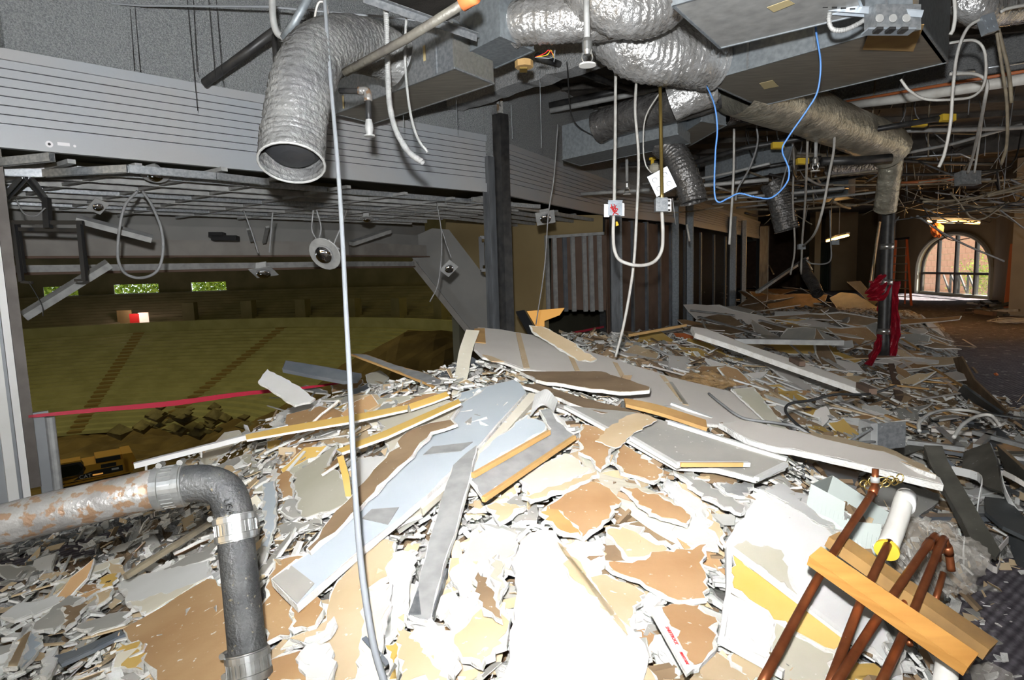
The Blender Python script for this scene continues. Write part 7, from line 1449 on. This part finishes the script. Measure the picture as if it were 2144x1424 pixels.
# ---- pendant boxes on the right
j4 = jbox('junction_box', 2026, 374, 6.2, 0.20, 0.13, 0.1, 'galvanised', 'shiny junction box hanging on a white conduit at the right')
j5 = jbox('junction_box', 2068, 52, 4.2, 0.09, 0.12, 0.05, 'zinc_bright', 'small open box near the top right corner', 0.3)
j6 = jbox('junction_box', 1678, 517, 9.0, 0.10, 0.07, 0.05, 'zinc_bright', 'tiny junction box hanging before the dark corner')
j7 = jbox('junction_box', 1748, 508, 10.0, 0.12, 0.07, 0.05, 'zinc_bright', 'tiny junction box under the left fluorescent lamp')
for i, (L_, r, m, lb) in enumerate([
    ([(1988, 90, 4.3), (2040, 85, 4.3), (2062, 110, 4.3), (2062, 170, 4.3), (2040, 200, 4.3), (2000, 208, 4.3), (1940, 208, 4.3), (1905, 190, 4.3), (1886, 166, 4.3)], .010, 'white_cable', 'pale conduit loop right of the big duct'),
    ([(2052, 40, 4.2), (2025, 60, 4.2), (2005, 110, 4.2), (1996, 180, 4.2), (1990, 260, 4.25), (1978, 320, 4.3), (1966, 350, 4.3)], .011, 'white_cable', 'long pale cable with a frayed end at the right'),
    ([(1988, 155, 4.6), (2040, 155, 4.6), (2066, 172, 4.6), (2062, 210, 4.7), (2050, 270, 5.2), (2036, 330, 5.8), (2026, 362, 6.1)], .013, 'white_cable', 'white conduit curving down to the shiny junction box'),
    ([(2056, 250, 5.6), (2048, 310, 5.9), (2040, 362, 6.1)], .01, 'white_cable', 'second conduit entering the shiny junction box'),
    ([(2095, 25, 4.2), (2110, 18, 4.2), (2150, 10, 4.2)], .012, 'white_cable', 'pale conduit leaving the picture at the top right corner'),
    ([(1998, -5, 3.6), (2000, 30, 3.6), (1996, 60, 3.6), (1990, 72, 3.6)], .011, 'white_cable', 'short ribbed conduit beside the plywood duct end'),
    ([(2080, 20, 4.4), (2098, 140, 4.5), (2108, 215, 4.6), (2108, 300, 4.8), (2096, 345, 5.0)], .012, 'dirty_cable', 'dirty brown conduit hanging near the right edge, left one'),
    ([(2090, 60, 4.5), (2112, 150, 4.6), (2118, 215, 4.7)], .014, 'dirty_cable', 'dirty brown conduit hanging near the right edge, right one'),
    ([(1732, 212, 6.0), (1745, 260, 6.2), (1746, 310, 6.4), (1735, 370, 6.6), (1722, 440, 6.8), (1705, 490, 7.2), (1682, 515, 8.6)], .014, 'white_cable', 'pale cable curving down to the tiny junction box before the dark corner'),
    ([(1537, 270, 6.4), (1536, 360, 6.4), (1531, 450, 6.4), (1527, 512, 6.4)], .013, 'white_cable', 'straight pale cable hanging before the bright edged column'),
    ([(1584, 262, 6.6), (1586, 300, 6.6), (1570, 350, 6.6), (1545, 395, 6.6), (1540, 420, 6.6)], .010, 'grey_cable', 'grey cable bending left behind the blue loop'),
    ([(1693, 226, 6.6), (1690, 320, 7), (1686, 420, 8), (1680, 500, 8.9), (1677, 574, 9.5)], .014, 'white_cable', 'straight pale conduit dropping to the far heap'),
    ([(1655, 270, 7.4), (1662, 330, 8), (1660, 420, 8.6), (1664, 520, 9.2), (1655, 575, 9.6)], .013, 'white_cable', 'pale cable hanging just left of the straight far conduit'),
    ([(1438, 470, 8.2), (1444, 505, 8.2)], .014, 'white_cable', 'short pale cable end at the galvanised columns'),
    ([(1408, 415, 4.9), (1415, 470, 5.0)], .004, 'grey_cable', 'thin grey cord end right of the small junction box'),
    ([(1738, 440, 10), (1739, 500, 10), (1740, 540, 10), (1728, 552, 10), (1700, 552, 10), (1688, 545, 10)], .012, 'grey_cable', 'hooked grey cable below the left fluorescent lamp'),
    ([(1187, 130, 5.0), (1200, 250, 6), (1250, 290, 6.4)], .006, 'black_cable', 'thin black wire behind the white disc sprinkler'),
    ([(1712, 110, 5.2), (1690, 180, 6), (1750, 190, 6)], .006, 'dirty_cable', 'thin wire over the side of the big duct'),
    ([(1600, 470, 12), (1640, 440, 11.5), (1700, 470, 11)], .01, 'dirty_cable', 'drooping wire in the dark corner'),
    ([(1840, 468, 13), (1832, 520, 13), (1828, 580, 12.8), (1820, 602, 12.8)], .016, 'dirty_cable', 'faint cable left of the leaning white pole')]):
    cable('hanging_cable', L_, r, m, lb)
obj('white_pole', bar(at(1842, 465, 16.0), at(1822, 600, 15.0), 0.05, 0.04, (0, 1, 0)), 'white_plastic', label='pale pole leaning left of the black stand pipe', cat='pole')
# tangle of wires and conduits over the right half
def okp(p):
    if not inroom(p[0]-0.25, p[1]): return False
    for i in range(len(OUT)-1):
        a, b = OUT[i], OUT[i+1]
        if a[1] <= p[1] <= b[1]: return p[0] < a[0]+(b[0]-a[0])*(p[1]-a[1])/(b[1]-a[1])-0.4
    return p[1] < 40
tn = ['dirty brown wire sagging under the right ceiling', 'thin grey wire sagging under the right ceiling', 'black wire sagging under the right ceiling', 'thin tan conduit rod under the far right ceiling']
for k in range(80):
    x = rnd.uniform(1870, 2180); y = rnd.uniform(380, 465)-max(0, (x-1900))*0.12; d = rnd.uniform(6.5, 15)
    p = at(x, y, d); p[2] = min(p[2], 4.15); a = rnd.gauss(0.5, 0.5); L_ = rnd.uniform(0.8, 3.0); q = p+V3(math.cos(a)*L_, math.sin(a)*L_*0.8, rnd.gauss(0.0, 0.25)); q[2] = min(q[2], 4.2)
    if not okp(p) or not okp(q): continue
    j = rnd.choice([0, 0, 1, 2, 2, 3]); mid = (p+q)/2+V3(rnd.gauss(0, .1), rnd.gauss(0, .1), -rnd.random()*0.3*(j != 3))
    obj('sagging_wire' if j != 3 else 'conduit_rod', tube([p, mid, q], rnd.uniform(0.006, 0.016), 5, 4), ['dirty_cable', 'grey_cable', 'black_cable', 'dirty_cable'][j], smooth=True, label=tn[j], cat='wire' if j != 3 else 'conduit', group=tn[j].split(' sagging')[0].split(' under')[0]+'s on the right')
tm = ['brown pipe or conduit under the middle ceiling', 'dark conduit under the middle ceiling', 'thin grey conduit under the middle ceiling']
for k in range(90):
    x = rnd.uniform(1470, 1900); y = rnd.uniform(255, 470); d = rnd.uniform(7, 15)
    zmin = at(x, y, d)
    if zmin[2] < 2.55: continue
    a = rnd.choice([0.2, 0.9, 1.1, 2.4])+rnd.gauss(0, 0.15); L_ = rnd.uniform(0.8, 3.2); q = zmin+V3(math.cos(a)*L_, math.sin(a)*L_, rnd.gauss(0, 0.05)); j = rnd.choice([0, 1, 1, 2])
    if not okp(zmin) or not okp(q) or q[2] > 4.2: continue
    obj('conduit', tube([zmin, (zmin+q)/2+V3(0, 0, -rnd.random()*0.06), q], rnd.uniform(0.012, 0.03), 6, 3), ['dirty_cable', 'black_iron', 'dusty_steel'][j], smooth=True, label=tm[j], cat='conduit', group=tm[j].split(' under')[0]+'s in the middle')
th_ = 'loose wire end hanging from the far ceiling'
for k in range(70):
    x = rnd.uniform(1560, 2130); d = rnd.uniform(7.5, 17); p = at(x, 430, d); p[2] = 4.2; L_ = rnd.uniform(0.5, 1.7)
    obj('wire_end', tube([p, p+V3(rnd.gauss(0, .08), 0, -L_*0.5), p+V3(rnd.gauss(0, .16), rnd.gauss(0, .1), -L_)], rnd.uniform(0.005, 0.011), 5, 4), rnd.choice(['dirty_cable', 'black_cable', 'wire_grey']), smooth=True, label=th_, cat='wire', group='loose wire ends at the far ceiling')
# ---- fluorescent lamps
def strip(x0, y0, x1, y1, d0, d1, label, gaps=((0, 0.12), (0.2, 0.58), (0.62, 1.0)), pw=60):
    p, q = at(x0, y0, d0), at(x1, y1, d1); r = empty('fluorescent_lamp', (p+q)/2, label, 'lamp')
    obj('batten', bar(p+V3(0, 0, .07), q+V3(0, 0, .07), 0.09, 0.05), 'dusty_steel', r)
    for a, b in gaps: obj('tube', tube([p+(q-p)*a, p+(q-p)*b], 0.028, 10, 1), 'warm_tube', r)
    for t in (0.2, 0.6):
        h = p+(q-p)*t; obj('hanger', tube([h+V3(0, 0, .1), V3(h[0], h[1], 4.3)], 0.012, 6, 1), 'dusty_steel', r)
    light('lamp_glow', 'POINT', (p+q)/2-V3(0, 0, .12), pw, (1.0, 0.56, 0.20), 0.2)
    return r
strip(1940, 463, 2052, 467, 14.5, 14.0, 'warm fluorescent strip lamp hanging before the arched window', pw=85)
strip(1731, 505, 1776, 493, 20, 17.5, 'warm fluorescent strip lamp farther left in the dark concourse', ((0, 0.12), (0.14, 1.0)), 55)
obj('orange_rag', blob('orange_rag', 1962, 483, 14.5, 0.13, 0.12, 0.16, 'orange_cloth', 'orange rag hanging under the right fluorescent lamp', 'rag', 5, 10).data and abox(0, .001, 0, .001, 0, .001), 'orange_cloth') if False else blob('orange_rag', 1962, 483, 14.5, 0.13, 0.12, 0.16, 'orange_cloth', 'orange rag hanging under the right fluorescent lamp', 'rag', 5, 10)
# ---- stepladder
ldr = empty('stepladder', onz(1890, 636, 0.0), 'orange fibreglass stepladder with a black top, left of the arched window', 'ladder')
lf = onz(1903, 638, 0.0); lb0 = onz(1873, 634, 0.0); top = (lf+lb0)/2+V3(0.0, 0.0, 2.38); wv = V3(0.25, 0.18, 0)
fr = [onz(1868, 636, 0), onz(1908, 640, 0)]; fb = [fr[0]+V3(0.35, 0.9, 0), fr[1]+V3(0.35, 0.9, 0)]; tt = [(fr[0]+fr[1])/2+(fr[0]-fr[1])*0.28+V3(.15, .4, 2.36), (fr[0]+fr[1])/2-(fr[0]-fr[1])*0.28+V3(.15, .4, 2.36)]
for k in (0, 1): obj('front_rail', bar(fr[k], tt[k], 0.07, 0.04), 'orange_ladder', ldr); obj('rear_rail', bar(fb[k], tt[k], 0.05, 0.03), 'orange_ladder', ldr)
for k in range(1, 8): t = k/8; obj('tread', bar(fr[0]+(tt[0]-fr[0])*t, fr[1]+(tt[1]-fr[1])*t, 0.09, 0.03), 'dusty_steel', ldr)
obj('top_cap', box((tt[0]+tt[1])/2+V3(0, 0, .03), (tt[1]-tt[0])*0.62, (0.03, 0.12, 0), (0, 0, 0.04)), 'black_plastic', ldr)
# ---- far right odds and ends
for k in range(26):
    x = rnd.uniform(2035, 2100); y = rnd.uniform(630, 655); p = onz(x, y, rnd.uniform(0.02, 0.22)); a = rnd.uniform(0, 3.1); d = V3(math.cos(a), math.sin(a), rnd.gauss(0, .15))*rnd.uniform(.15, .5)
    obj('dark_scrap', bar(p-d, p+d, rnd.uniform(.05, .2), rnd.uniform(.02, .1)), rnd.choice(['black_plastic', 'brown_board', 'dusty_steel', 'slate_plastic']), label='dark scrap in the small pile below the arched window', cat='scrap', group='dark scraps below the arched window')
for k in range(6):
    x = 2112+k*5; y = 668+rnd.uniform(-4, 10); c = onz(x, y, 0.04)
    obj('white_cable_coil', tube([c+V3(math.cos(u)*rnd.uniform(.3, .5), math.sin(u)*.35, rnd.random()*.06) for u in np.linspace(0, 6.6, 10)], 0.014, 5, 5), 'white_cable', smooth=True, label='loop of white cable lying on the floor at the right edge', cat='cable', group='white cable loops on the floor')
obj('orange_plank', bar(onz(2106, 650, 0.0), onz(2112, 652, 0)*V3(1, 1, 0)+V3(0, 0, 2.0), 0.13, 0.05), 'orange_pipe', label='orange stained plank standing against the right column', cat='plank')
obj('trim_4', box((14.35, 16.6, 2.1), (0.45, 0.15, 0), (-0.15, 0.4, 0), (0, 0, 2.15)), 'light_wall', kind='structure')

for o in BN:
    if '_n' in o: del o['_n']
